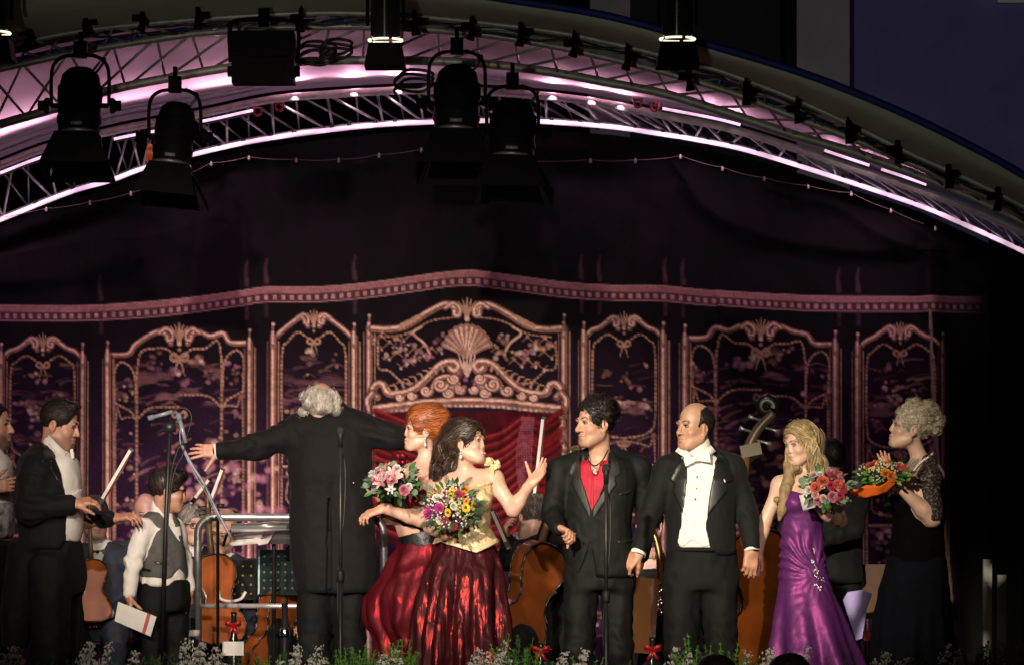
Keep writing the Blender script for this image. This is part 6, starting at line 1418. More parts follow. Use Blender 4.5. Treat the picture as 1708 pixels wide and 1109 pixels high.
def owrap(t, U, V, N, a, b):
    m = mat('orange_paper', (.72, .13, .015), .45, 0, .5, .15, 12); g = []
    for u in np.linspace(0, 1, 5):
        g.append([np.array((a * 1.05 * (.35 + .65 * u) * math.cos(q) - .02, b * (1.1 * (.35 + .65 * u)) * math.sin(q) * .6, -.075 + .06 * u + .012 * math.sin(q * 6) * u)) for q in np.linspace(0, 6.283, 29)])
    mb = MB(); mb.sheet(g, thick=(0, 0, -.003)); w_ = mb.build('paper_wrap', m, t); w_.location = (-.05, -.05, -.03); w_.rotation_euler = (.1, -.25, 0)
bouquet('bouquet of orange and dark flowers in orange paper held by the grey haired woman', 1474, 792, 17.98, 88, 46,
        [('rose', 'coral', 4, .8), ('rose', 'orange', 3, .8), ('cluster', 'plum', 5, 1.0), ('cluster', 'yellow', 3, .9), ('cluster', 'orange', 3, .9), ('berry', 'lime', 4, .9)], [('leaf', 0, 12, .65), ('leaf', 3, 24, .65), ('round_leaf', 3, 10, .6), ('fern', 2, 6, .8)], (-.25, -.75, .8), 21, owrap)
# ------------------------------------------------------------------ instruments
m_var = mat('orange_varnish', (.34, .085, .014), .22, 0, .5, .35, 6, stretch=(1, .25, 1), coat=.5); m_var2 = mat('brown_varnish', (.22, .060, .014), .22, 0, .5, .35, 5, stretch=(1, .25, 1), coat=.5)
m_ebony = mat('ebony', (.010, .009, .008), .3); m_maple = mat('old_maple', (.11, .072, .032), .35, 0, .5, .25, 14); m_string = mat('steel_string', (.5, .5, .5), .3, 1)
def strung(name, label, cat, c, side, up, L, m, group=None, scroll=1.0, neckL=.62, depth=.16, head=True):
    """violin family: body outline, ribs, neck with fingerboard, scroll, bridge, strings"""
    up = unit(up); side = unit(np.asarray(side, float) - up * np.dot(side, up)); N = np.cross(up, side); c = np.asarray(c, float)
    t = thing(name, label, cat, c, group)
    prof = [(0, 0), (.12, .005), (.22, .04), (.275, .11), (.29, .20), (.265, .30), (.215, .365), (.235, .385), (.165, .45), (.152, .53), (.17, .60), (.215, .65), (.195, .67), (.23, .74), (.235, .83), (.20, .92), (.12, .985), (.04, 1)]
    pts = [(w * L, (y - .5) * L) for w, y in prof] + [(-w * L, (y - .5) * L) for w, y in prof[::-1][:-1]]
    z0 = np.zeros(3)
    F = Field([prism(pts, z0, side, up, N, -L * depth / 2, L * depth / 2, .01, '+'), ell(up * -.28 * L + N * L * depth * .42, (.24 * L, .22 * L, .05 * L), np.stack([side, up, N]), .02 * L), ell(up * .28 * L + N * L * depth * .42, (.19 * L, .18 * L, .045 * L), np.stack([side, up, N]), .02 * L)], max(.006, L * .016))
    skin('body', F, m, t)
    fz = N * (L * depth / 2 + .03 * L)
    for q in (-1, 1):
        P = [side * x * .985 + up * y * .985 + N * q * L * depth * .5 for x, y in pts]; mb = MB(); mb.tube(P + [P[0]], .011 * L, 5); mb.build('edge_binding', m_ebony, t)
    for q in (-1, 1):
        mb = MB(); mb.tube([side * q * L * x + up * L * y + N * L * (depth * .5 + .052) for x, y in ((.10, .10), (.115, .05), (.10, -.02), (.125, -.10), (.115, -.13))], .009 * L, 5); mb.build('sound_hole', m_ebony, t)
    mb = MB(); R = np.stack([side, up, N]); mb.box(up * .5 * L + fz * 1.0 + up * (neckL * .12 * L), (.033 * L, .36 * L, .011 * L), R); mb.build('fingerboard', m_ebony, t, smooth=False)
    mb = MB(); mb.tube([up * .48 * L + fz * .6, up * (.5 + neckL * .5) * L + fz * .8, up * (.5 + neckL) * L + fz * .7], [.04 * L, .028 * L, .024 * L], 8); mb.build('neck', m_maple, t)
    a = up * (.5 + neckL) * L + fz * .7
    if head:
      mb = MB(); mb.tube([a, a + up * .16 * L - N * .02 * L, a + up * .28 * L - N * .06 * L], [.036 * L * scroll, .033 * L * scroll, .024 * L * scroll], 8)
      P = [a + up * (.30 + .045 * math.sin(q) * (1 - q / 14)) * L + N * (-.06 + .055 * (1 - math.cos(q)) * (1 - q / 16)) * L for q in np.linspace(0, 9, 30)]; mb.tube(P, np.linspace(.030, .012, 30) * L * scroll, 8); mb.build('scroll', m_maple, t)
      for q in range(4): mb = MB(); sd = (-1) ** q; p0 = a + up * (.05 + .045 * q) * L; mb.tube([p0 - side * sd * .05 * L, p0 + side * sd * .06 * L, p0 + side * sd * .10 * L], [.008 * L, .008 * L, .016 * L], 6); mb.build('peg', m_ebony, t)
    mb = MB(); mb.prism([(-.06 * L, 0), (.06 * L, 0), (.05 * L, .05 * L), (0, .065 * L), (-.05 * L, .05 * L)], up * -.05 * L + N * L * depth * .55, side, N, up, .012 * L); mb.build('bridge', m_maple, t)
    mb = MB(); mb.prism([(-.03 * L, -.46 * L), (.03 * L, -.46 * L), (.04 * L, -.2 * L), (-.04 * L, -.2 * L)], fz * 1.15, side, up, N, .012 * L); mb.build('tailpiece', m_ebony, t)
    mb = MB()
    for q in (-1.5, -.5, .5, 1.5): mb.tube([up * -.2 * L + fz * 1.25 + side * q * .012 * L, up * -.05 * L + N * (L * depth * .55 + .065 * L) + side * q * .02 * L, a + N * .03 * L + side * q * .008 * L], max(.0012, .002 * L), 4)
    mb.build('strings', m_string, t)
    return t
def bow(label, a, b, white=True):
    o = np.asarray(a, float).copy(); b = np.asarray(b, float) - o; t = thing('bow', label, 'bow', o, 'bows of the string players'); n = unit(np.cross(b, (0, 1, 0))); d = unit(b)
    mb = MB(); mb.tube([z0_, b * .5 - n * .006, b], [.006, .005, .0045], 6); mb.build('stick', mat('pernambuco', (.16, .05, .02), .35), t)
    mb = MB(); mb.box(b * .5 + n * .012, (.0085, np.linalg.norm(b) * .47, .004), np.stack([n, d, np.cross(n, d)])); mb.build('bow_hair', mat('horsehair', (.78, .75, .68), .5), t, smooth=False)
    mb = MB(); mb.box(d * .03 + n * .010, (.012, .02, .006), np.stack([n, d, np.cross(n, d)])); mb.box(b - d * .006 + n * .006, (.012, .006, .005), np.stack([n, d, np.cross(n, d)])); mb.build('frog', m_ebony, t, smooth=False)
z0_ = np.zeros(3)
# ------------------------------------------------------------------ chairs for the players
m_seat = mat('red_seat', (.42, .05, .05), .7, 0, .3, .2, 30); m_wood = mat('dark_wood', (.07, .030, .012), .4, 0, .4, .3, 6); m_ctube = mat('chair_tube', (.03, .03, .03), .35, .5)
def chair(label, loc, yaw=0.0, wood=False):
    t = thing('orchestra_chair', label, 'chair', loc, 'chairs of the orchestra'); c, s = math.cos(yaw), math.sin(yaw); R = lambda x, y, z: np.array((c * x - s * y, s * x + c * y, z)); Rm = np.array([[c, s, 0], [-s, c, 0], [0, 0, 1]])
    mb = MB(); mb.box(R(0, 0, .45), (.21, .20, .022), Rm); sharp(mb.build('seat', m_seat, t, smooth=False))
    mb = MB(); mb.box(R(0, .21, .72), (.20, .015, .16), Rm); sharp(mb.build('backrest', m_wood if wood else m_seat, t, smooth=False))
    for x in (-1, 1):
        mb = MB(); mb.tube([R(x * .2, .19, .43), R(x * .2, .24, .88)], .012, 6); mb.build('back_post', m_ctube, t)
        for y in (-1, 1): mb = MB(); mb.tube([R(x * .19, y * .18, .43), R(x * .2, y * .21, .0)], .012, 6); mb.build('leg', m_ctube, t)
    return t
# ------------------------------------------------------------------ orchestra players
SUITS = {'navy': cloth('navy_wool', (.028, .034, .05), .8), 'dark': cloth('dark_wool', (.012, .012, .014), .8), 'slate': cloth('slate_wool', (.05, .052, .056), .8), 'black': M['tail']}
def player(label, px, py, d, yaw=0, pitch=0, roll=0, tone=(.52, .32, .24), suit='dark', hair=None, bald=0.0, arms=None, fem=False, seat=True, beard=None, hairn=260, glasses=False, bare=False, sc=1.0, lean=(0, 0)):
    p = Person(label, px, d, tone, 'players of the orchestra'); k = 1 / p.k
    p.head(px, py, lean[1], yaw=yaw, pitch=pitch, roll=roll, sc=sc, neck=(px - lean[0], py + .165 * k, .04), fem=fem, beard=beard, closed=pitch < -8)
    H = p.J(px - lean[0], py + .165 * k, .04); g = lambda x, y, z: np.array((H[0] + x, .04 + y, H[2] + z))
    rsh, lsh = g(-.17, .02, -.06), g(.17, .02, -.06); arms = arms or {}
    rel, rwr = arms.get('r', (g(-.24, -.04, -.32), g(-.08, -.22, -.38))); lel, lwr = arms.get('l', (g(.24, -.04, -.32), g(.08, -.22, -.38)))
    p.arm(rsh, rel, rwr); p.arm(lsh, lel, lwr); p.hand(rwr, rwr - rel + (0, -.05, 0), (0, -.2, -1), (.6, .65, .7, .75), side=1); p.hand(lwr, lwr - lel + (0, -.05, 0), (0, -.2, -1), (.6, .65, .7, .75), side=-1)
    z = lambda dz, rx, ry, dy=0.: (H[2] + dz, H[0], .04 + dy, rx, ry)
    p.body.append(loft([z(.0, .07, .06), z(-.06, .15, .09), z(-.3, .14, .09), z(-.52, .14, .1)])); p.finish(.0072)
    m = SUITS[suit]
    jk = [loft([z(.03, .08, .07), z(-.02, .15, .10), z(-.09, .195, .125), z(-.25, .19, .14), z(-.45, .19, .14), z(-.56, .20, .15)])] + chain([rsh, rel, rwr - unit(rwr - rel) * .03], (.066, .054, .044), .03) + chain([lsh, lel, lwr - unit(lwr - lel) * .03], (.066, .054, .044), .03)
    vx = [(px - lean[0] - 12, py + .13 * k), (px - lean[0] - 3, py + .36 * k), (px - lean[0] + 3, py + .36 * k), (px - lean[0] + 12, py + .13 * k)]
    if not bare:
        F, _ = p.wear('jacket', jk + [p.view(vx, -.03, .6, .006)], m, .012, .006)
        p.wear('shirt', [loft([z(.04, .066, .064), z(-.0, .10, .085), z(-.08, .16, .105), z(-.3, .15, .115), z(-.5, .15, .11)])], M['shirt'], .012, 0)
        for a, b in ((rel, rwr), (lel, lwr)): p.cuff(a, b, .038, .03)
        p.bow_tie(g(0, -.085, -.035), (1, 0, 0), (0, 0, 1), (0, -1, .1), .05, .022, M['lapel'])
    else:
        p.wear('dress', [loft([z(-.10, .165, .115), z(-.25, .16, .13), z(-.45, .17, .13), z(-.56, .18, .15)])], m, .0095, .004)
    hz = H[2] - .56; kn = [g(-.14, -.42, -.60), g(.14, -.42, -.60)]
    if seat:
        pr = []
        for q, kk in ((-.09, kn[0]), (.09, kn[1])): kk[2] = max(kk[2], .50); pr += chain([g(q, .02, -.58), kk, np.array((kk[0], kk[1] - .02, .09))], (.088, .070, .055), .03); 
        p.wear('trousers', pr, m, .015, .007)
        for kk in kn: p.shoe(np.array((kk[0], kk[1], .09)))
    else: p.trousers(g(-.09, 0, -.6), g(.09, 0, -.6), g(-.1, -.02, -1.0), g(.1, -.02, -1.0), g(-.1, 0, -1.35), g(.1, 0, -1.35), m=m)
    if hair is not None:
        if bald: pr = [ell(p.T(0, -.034, .016), (.083, .095, .080), p.hR, .02), ell(p.T(0, .04, .10), (.075, .13, .09), p.hR, .012, '-'), ell(p.T(0, .09, -.03), (.1, .09, .11), p.hR, .012, '-'), rbox(p.T(0, -.02, -.13), (.15, .15, .05), .02, p.hR, .02, '-')]
        else: pr = hair_cap(p, .012, .062, -.06)
        p.hair_mesh(Field(pr, .006), hair, hairn, lambda q: -p.hR[2] - .4 * p.hR[1], .003, length=.05, steps=4, r=.002, lift=.004)
    if glasses:
        mb = MB()
        for q in (-1, 1): mb.tube([p.T(q * (.033 + .022 * math.cos(a)), .098, .001 + .017 * math.sin(a)) for a in np.linspace(0, 6.28, 16)], .0022, 5); mb.tube([p.T(q * .055, .096, .006), p.T(q * .08, .03, .006)], .0022, 5)
        tag(mb.build('glasses', M['button'], None, origin=p.hc), 'thin glasses on the ' + label.split(' playing')[0].split(' behind')[0], 'glasses').location = p.hc + p.o
    p.g = g; return p
whiteh = hairmat('old_white_hair', (.40, .37, .33), (.58, .55, .5)); greyh = hairmat('grey_brown_hair', (.075, .062, .048), (.14, .12, .10)); blackh = hairmat('black_hair', (.006, .005, .005), (.012, .010, .009))
p = player('violinist in a navy jacket sitting behind the man in the tailcoat', 158, 862, 20.3, yaw=20, pitch=-6, suit='navy', hair=greyh, lean=(-8, 0)); o1 = p
chair('red chair of the violinist in the navy jacket', p.o + (0, .12, 0))
strung('violin', 'orange violin resting upright on the knee of the violinist in navy', 'violin', W(155, 985, 19.9), (1, .2, 0), (-.05, .1, 1), .36, m_var)
bow('white haired violin bow pointing up right beside the man in the tailcoat', W(166, 845, 19.9), W(222, 749, 19.9))
p = player('bald pink cheeked man behind the boy, mostly hidden', 243, 856, 20.9, yaw=10, pitch=-12, suit='slate', tone=(.62, .35, .30)); chair('red chair of the bald man behind the boy', p.o + (0, .12, 0))
p = player('white haired woman with glasses seated behind the boy', 322, 874, 21.2, yaw=25, pitch=-4, suit='dark', hair=whiteh, fem=True, glasses=True, tone=(.62, .40, .31)); chair('red chair of the white haired woman with glasses', p.o + (0, .12, 0))
p = player('bald grey haired man looking down while playing the cello behind the rail', 372, 884, 20.4, yaw=-18, pitch=-22, roll=-14, suit='navy', hair=greyh, bald=1, tone=(.58, .35, .26), sc=1.05); chair('red chair of the cello player behind the rail', p.o + (0, .12, 0))
strung('cello', 'orange cello leaning behind the rail in front of the bald player', 'cello', W(362, 1000, 19.85), (1, .25, 0), (-.10, .12, 1), .52, m_var, neckL=.36)
bow('thin brown bow standing up between the boy and the conductor\'s hand', W(348, 852, 20.4), W(374, 782, 20.5)); bow('short slanting bow pointing to the boy\'s glasses', W(320, 842, 20.8), W(352, 800, 20.9))
# cello player bending behind the tenor
p = player('short haired cellist in black bending over his cello behind the tenor', 888, 864, 19.5, yaw=-150, pitch=-25, roll=14, suit='black', hair=greyh, hairn=700, lean=(-26, -.02), tone=(.55, .34, .27),
           arms={'r': (np.array((-.16, -.06, .92)), np.array((-.10, .12, 1.02))), 'l': (np.array((.2, -.1, .95)), np.array((.12, .1, 1.1)))}, sc=1.05)
p.wear('sleeve', chain([p.J(950, 892, -.06), p.J(850, 928, -.12), p.J(846, 902, -.02)], (.075, .062, .04), .03), M['tail'], .008, .005, joints=[(p.J(850, 928, -.12), .12, .006)])
p.body = []; p.hand(p.J(846, 902, -.02), (-.1, -.1, 1), (1, 0, 0), (.6, .7, .8, .9)); p.finish(.006, 'hand')
chair('red chair of the cellist behind the tenor', p.o + (.12, .1, 0))
strung('cello', 'brown cello tilted between the brunette and the tenor', 'cello', W(878, 1000, 19.2), (.75, .55, .15), (.36, .12, 1), .66, m_var2, neckL=.5)
bow('broad white cello bow slanting beside the gold bodice', W(852, 915, 19.1), W(823, 848, 19.2)); bow('tall bow standing up against the red curtain beside the brunette\'s hand', W(893, 838, 20.5), W(909, 695, 20.6))
p = player('dark suited cellist almost hidden behind the conductor, knee beside the perforated stand', 512, 884, 20.3, yaw=-20, suit='black', hair=blackh, hairn=120); chair('red chair of the cellist behind the conductor', p.o + (0, .12, 0))
strung('cello', 'brown cello edge seen beside the post left of the conductor\'s legs', 'cello', W(452, 1056, 19.95), (.6, .7, 0), (.30, .12, 1), .56, m_var2, neckL=.36); strung('cello', 'orange cello glimpsed between the conductor\'s legs', 'cello', W(556, 1062, 20.0), (.9, .4, 0), (.12, .12, 1), .6, m_var, neckL=.4)
# double bass and its player
a_ = W(1260, 1010, 19.6)
t = strung('double_bass', 'large orange double bass with dark carved scroll standing between the baritone and the blond woman', 'double bass', a_, (.9, .4, 0), (-.02, .12, 1), .86, m_var, neckL=.30, depth=.2, head=False)
mb = MB(); mb.tube([W(1236, 850, 19.9) - a_, W(1244, 752, 20.0) - a_], .030, 8); mb.build('neck', mat('worn_maple', (.20, .09, .03), .35), t); mb = MB(); mb.box(W(1252, 750, 20.0) - a_, (.058, .04, .035), frame(0, 0, 12)); sharp(mb.build('heel_block', mat('olive_wood', (.16, .14, .075), .5), t, smooth=False))
pb = spline([W(x, y, 20.0) - a_ for x, y in ((1246, 760), (1252, 738), (1264, 716), (1278, 700), (1290, 688))], 16); mb = MB(); mb.tube(pb, np.linspace(.040, .034, 16), 8, flat=.8); mb.build('peg_box', m_maple, t)
cc_ = W(1279, 678, 20.0) - a_; mb = MB(); mb.tube([cc_ + np.array((math.cos(q) * (.042 - .0034 * q), 0, math.sin(q) * (.042 - .0034 * q))) for q in np.linspace(-.4, 9.5, 44)], np.linspace(.020, .009, 44), 8, flat=2.0); mb.lathe([(.012, -.06), (.014, -.02), (.014, .02), (.012, .06)], cc_, (0, 1, 0), 10); mb.build('volute', m_ebony, t)
for q, (x, y) in enumerate([(1256, 732), (1262, 722), (1270, 711), (1277, 703)]): s_ = (-1) ** q; c = W(x, y, 20.0) - a_; mb = MB(); mb.tube([c, c + np.array((s_ * .07, -.02, -s_ * .02)), c + np.array((s_ * .10, -.02, -s_ * .03))], [.008, .008, .018], 6); mb.build('tuning_key', M['steel'], t)
p = player('dark haired bass player in black hidden behind the blond woman', 1384, 766, 20.6, yaw=200, suit='black', hair=blackh, seat=False, hairn=300, arms={'r': (np.array((-.26, -.05, 1.1)), np.array((-.42, -.10, 1.0))), 'l': (np.array((.12, -.2, 1.08)), np.array((-.15, -.28, 1.0)))})
p = player('brass player with bare arms half hidden between the tenor and the baritone', 1082, 872, 20.4, yaw=-20, pitch=-5, suit='black', hair=blackh, fem=True, bare=True, tone=(.62, .40, .33), arms={'r': (np.array((-.22, -.05, .75)), np.array((-.02, -.28, .74))), 'l': (np.array((.24, -.06, .75)), np.array((.08, -.30, .92)))}); chair('red chair of the brass player', p.o + (0, .12, 0))
o = W(1098, 955, 20.0); t = thing('saxophone', 'brass wind instrument with silver keys behind the baritone', 'saxophone', o); m_brass = mat('brass', (.55, .40, .16), .28, 1)
mb = MB(); mb.tube(spline([W(x, y, 20.0) - o for x, y in ((1086, 878), (1093, 895), (1100, 925), (1103, 970), (1102, 1010), (1094, 1022), (1086, 1008), (1082, 985))], 30), np.linspace(.012, .05, 30), 10); mb.build('tube', m_brass, t)
rg = np.random.RandomState(8)
for k in range(16): u = k / 16; c = W(1099 + rg.normal(0, 3), 985 + 50 * (u - .2), 19.94) - o; mb = MB(); mb.lathe([(.012, 0), (.014, .004), (.010, .008)], c, (rg.normal(0, .3), -1, .2), 10); mb.build('key', M['chrome'], t)
# ------------------------------------------------------------------ microphones
m_grey = mat('grey_paint', (.22, .24, .27), .4, .2)
def mic_stand(label, px, ptop, d=17.1, tall=True):
    o = W(px, 850, d); o[2] = 0; zt = W(px, ptop, d)[2]; t = thing('microphone_stand', label, 'microphone stand', o, 'straight microphone stands')
    mb = MB(); mb.lathe([(.15, 0), (.15, .012), (.13, .022), (.02, .03)], z0_, n=24); mb.build('base', M['black_metal'], t)
    mb = MB(); mb.tube([(0, 0, .02), (0, 0, zt * .55)], .013, 8); mb.build('tube', M['black_metal'], t); mb = MB(); mb.tube([(0, 0, zt * .5), (0, 0, zt - .07)], .009, 8); mb.build('tube', M['black_metal'], t)
    mb = MB(); mb.lathe([(.017, -.03), (.02, -.02), (.02, .02), (.015, .03)], (0, 0, zt * .55), n=10); mb.build('clutch', M['black_paint'], t)
    mb = MB(); mb.tube([(0, .0, zt - .09), (0, -.004, zt - .045), (0, -.012, zt - .015)], [.012, .014, .014], 8); mb.build('clip', M['black_paint'], t)
    q = thing('microphone', 'black microphone on the stand ' + label.split(' stand ')[1], 'microphone', (o[0], o[1], zt), 'black singers\' microphones')
    mb = MB(); mb.tube([(0, .03, -.11), (0, .0, -.03)], [.009, .014], 10); mb.build('handle', M['black_paint'], q); mb = MB(); mb.lathe([(.013, -.03), (.020, -.018), (.021, .0), (.016, .014), (.004, .020)], (0, -.004, -.01), (0, -.35, 1), 14); mb.build('grille', mat('mic_grille', (.03, .03, .03), .5, .6, bump=.5, bscale=900), q)
    mb = MB(); mb.tube(spline([(0, .03, zt - .11), (.02, .04, zt - .18), (.018, .012, zt - .4), (-.016, .012, zt - .8), (.016, .012, .3), (.05, .02, .02), (.25, .2, .006)], 40), .0035, 5); mb.build('cable', m_tape, t)
mic_stand('black microphone stand standing before the conductor\'s back', 568, 714); mic_stand('black microphone stand standing before the tenor', 1011, 776)
o = W(272, 850, 17.3); o[2] = 0; t = thing('boom_stand', 'tall black microphone stand before the boy carrying two slim microphones', 'microphone stand', o); g = lambda x, y, dy=0: W(x, y, 17.3 + dy) - o
mb = MB(); mb.tube([(g(270, 1109)[0], 0, .5), g(277, 860), g(284, 705)], [.013, .011, .010], 8); mb.build('tube', M['black_metal'], t)
for q in range(3): a = q * 2.09 + .4; mb = MB(); mb.tube([(0, 0, .5), (.14 * math.cos(a), .14 * math.sin(a), .33), (.38 * math.cos(a), .38 * math.sin(a), .012)], .010, 6); mb.build('leg', M['black_metal'], t)
mb = MB(); mb.box(g(283, 712), (.03, .02, .025)); mb.tube([g(262, 722), g(310, 700)], .007, 6); mb.tube([g(318, 724), g(284, 700)], .006, 6); mb.build('crossbar', M['black_metal'], t)
mb = MB(); mb.tube([g(284, 700), g(283, 690)], .007, 6); mb.build('clip', M['black_metal'], t); mb = MB(); mb.tube([g(306, 705), g(304, 690)], .007, 6); mb.build('clip', M['black_metal'], t)
def slim(label, a, b):
    q = thing('microphone', label, 'microphone', a, 'slim silver microphones'); a = np.asarray(a); v = np.asarray(b) - a; mb = MB(); mb.tube([z0_, v], .0105, 10); mb.build('handle', m_grey, q); mb = MB(); mb.tube([v * -.28, v * .02], .0135, 10); mb.build('foam_cap', mat('grey_foam', (.14, .16, .20), .9), q)
slim('slim grey microphone lying level on the tall stand, pointing left', W(256, 695, 17.25), W(288, 686, 17.25)); slim('slim silver microphone pointing down right on the tall stand', W(300, 700, 17.25), W(310, 738, 17.25))
mb = MB(); mb.tube(spline([g(288, 686), g(300, 680), g(312, 682), g(319, 692), g(318, 706), g(310, 730), g(296, 752), g(284, 800), g(279, 900), g(274, 1000), g(272, 1100)], 60), .004, 5); mb.tube(spline([g(310, 738), g(304, 760), g(290, 790), g(281, 860), g(277, 960)], 30), .004, 5); mb.build('cable', m_tape, t)
o = W(345, 800, 18.7); t = thing('microphone_boom', 'thin grey microphone boom slanting from the microphones down to the rail', 'microphone boom', o); g = lambda x, y, dy=0: W(x, y, 18.7 + dy) - o
mb = MB(); mb.tube(spline([g(303, 742), g(322, 778), g(340, 806), g(362, 852), g(386, 896)], 16), .008, 8); mb.build('tube', m_grey, t); mb = MB(); mb.tube(spline([g(303, 700), g(300, 730), g(306, 752), g(326, 792), g(346, 826), g(366, 868)], 24), .0035, 5); mb.build('cable', m_grey, t)
mb = MB(); mb.box(g(368, 843), (.02, .015, .012)); mb.build('clamp', M['black_metal'], t)
mb = MB(); zf = g(362, 850); mb.tube([zf, zf + (0, .05, 0), (zf[0], zf[1] + .05, -o[2])], .009, 8); mb.build('post', M['black_metal'], t)
# ------------------------------------------------------------------ podium rail, desks
o = W(330, 850, 19.25); o[2] = 0; t = thing('podium_rail', 'galvanised tube rail around the conductor\'s podium', 'railing', o); g = lambda x, y, dy=0: W(x, y, 19.25 + dy) - o
zt = g(0, 862)[2]; xr = g(640, 0)[0]; P = [(0, 0, .0), (0, 0, zt - .09)] + [(.09 - .09 * math.cos(a), 0, zt - .09 + .09 * math.sin(a)) for a in np.linspace(.2, 1.57, 8)] + [(xr - .09, 0, zt)] + [(xr - .09 + .09 * math.sin(a), 0, zt - .09 + .09 * math.cos(a)) for a in np.linspace(.2, 1.57, 8)] + [(xr, 0, 0)]
mb = MB(); mb.tube(P, .0215, 12); mb.build('frame_tube', M['steel'], t); mb = MB(); mb.tube([(0, 0, g(0, 1010)[2]), (xr, 0, g(0, 1010)[2])], .0135, 10); mb.build('cross_tube', mat('bright_tube', (.7, .7, .68), .3, .6), t)
o = W(552, 850, 18.95); o[2] = 0; mb = MB(); mb.box((0, 0, .06), (.55, .35, .06)); tag(sharp(mb.build('podium', M['black_paint'], None, smooth=False, loc=o)), 'low black podium under the conductor\'s feet', 'podium')
def desk(label, corners, d, m, holes=None, mh=None, lamp=False, tilt=.12, post=True, edge=None):
    """music stand; corners: left, right, top, bottom in photo pixels"""
    x0, x1, y0, y1 = corners; o = W((x0 + x1) / 2, 850, d); o[2] = 0; t = thing('music_stand', label, 'music stand', o, 'music stands of the orchestra'); s = d / F_PX
    c = W((x0 + x1) / 2, (y0 + y1) / 2, d) - o; a, b = (x1 - x0) / 2 * s, (y1 - y0) / 2 * s; V = unit((0, tilt, 1)); N = np.cross((1, 0, 0), V)
    mb = MB(); mb.box(c, (a, .004, b), np.stack([(1, 0, 0), N * 1.0, V])); b_ = mb.build('desk_plate', m, t, smooth=False)
    mb = MB(); mb.box(c - V * b + N * .02, (a, .02, .004), np.stack([(1, 0, 0), N, V])); mb.build('ledge', m, t, smooth=False)
    if holes:
        for i in range(holes[0]):
            for j in range(holes[1]): q = c + np.array((1, 0, 0)) * a * (-.8 + 1.6 * i / max(1, holes[0] - 1)) + V * b * (-.7 + 1.4 * j / max(1, holes[1] - 1)) + N * .0055; mb = MB(); mb.lathe([(.007, 0), (.007, .002)], q, N, 10); mb.build('hole', mh, t)
    if edge: mb = MB(); mb.box(c - np.array((a, 0, 0)) + N * .004, (.005, .006, b), np.stack([(1, 0, 0), N, V])); mb.build('edge', edge, t, smooth=False)
    if post:
        mb = MB(); mb.tube([c, (c[0], .04, c[2] - b - .02), (0, .04, .02)], .012, 8); mb.build('post', M['black_metal'], t)
        for q in range(3): an = q * 2.09 + .5; mb = MB(); mb.tube([(0, .04, .22), (.26 * math.cos(an), .04 + .26 * math.sin(an), .012)], .008, 6); mb.build('leg', M['black_metal'], t)
    return t, c, a, b, V, N
m_dk = mat('dark_green_plate', (.006, .018, .016), .7, 0, .15); m_dot = mat('painted_hole_light', (.13, .17, .13), .7); m_ydot = mat('amber_dots', (.35, .24, .02), .6)  # pale dots paint in the light seen through the plate's holes
desk('dark green music stand with rows of pale holes left of the conductor', (432, 520, 916, 992), 19.9, m_dk, (7, 5), m_dot, edge=mat('green_edge', (.06, .30, .20), .4))
desk('dark music stand with amber dots behind the bald player\'s cello', (372, 424, 934, 1000), 20.1, mat('dark_plate', (.010, .012, .010), .7, 0, .15), (4, 4), m_ydot)
t, c, a, b, V, N = desk('conductor\'s wide grey music desk with white score and tube lamp', (392, 520, 868, 914), 19.55, mat('grey_plate', (.10, .105, .10), .45, .2), None, None, tilt=1.2)
sc_ = thing('score', 'open white score lying on the conductor\'s desk', 'score', W(440, 898, 19.5)); mb = MB(); mb.sheet([[(-.16, .06, .03), (-.01, .05, .045), (.0, .05, .035), (.06, .05, .045)], [(-.19, -.09, -.035), (-.03, -.1, -.02), (-.02, -.1, -.03), (.03, -.1, -.02)]], thick=(0, 0, -.006)); mb.build('pages', M['shirt'], sc_)
o = W(440, 880, 19.5); mb = MB(); mb.tube([W(386, 880, 19.45) - o, W(500, 876, 19.45) - o], .026, 14); t = mb.build('desk_lamp', mat('lamp_tube', (.75, .75, .72), .25, .4), None, loc=o); tag(t, 'silver tube lamp above the conductor\'s score', 'desk lamp')
mb = MB(); mb.tube([W(386, 884, 19.5) - o, W(378, 892, 19.52) - o, W(372, 910, 19.55) - o], .008, 6); mb.build('arm', M['black_metal'], t)
o = W(390, 996, 19.7); mb = MB(); mb.tube(spline([W(x, y, 19.7) - o for x, y in ((364, 985), (368, 998), (385, 1002), (402, 998), (410, 986))], 18), .009, 8); tag(mb.build('bracket', mat('white_tube', (.7, .7, .68), .35), None, loc=o), 'small white curved tube bracket under the amber dotted stand', 'bracket')
o = W(475, 850, 19.0); o[2] = 0; t = thing('stand_post', 'black telescopic post with chrome collar left of the conductor\'s legs', 'stand', o); mb = MB(); mb.tube([(0, 0, 0), (0, 0, W(0, 1005, 19.0)[2])], .018, 10); mb.build('tube', M['black_paint'], t); mb = MB(); mb.lathe([(.024, 0), (.026, .01), (.026, .045), (.022, .05)], (0, 0, W(0, 1062, 19.0)[2]), n=14); mb.build('collar', M['chrome'], t)
# varnished wooden desk between tenor and baritone
o = W(1064, 1025, 19.3); s = 19.3 / F_PX; mb = MB(); t = thing('wooden_desk', 'varnished brown wooden music desk between the tenor and the baritone', 'music stand', o)
R = frame(12, 8, -6); mb.box(z0_, (.105, .012, .21), R); sharp(mb.build('panel', mat('varnished_wood', (.20, .085, .030), .12, 0, .5, .3, 5, stretch=(1, 1, .12), coat=.8), t, smooth=False))
for x in (-1, 1): mb = MB(); mb.tube([R.T @ np.array((x * .10, .02, -.20)), R.T @ np.array((x * .10, .05, .0)) + (0, .05, -o[2])], .010, 6); mb.build('leg', m_maple, t)
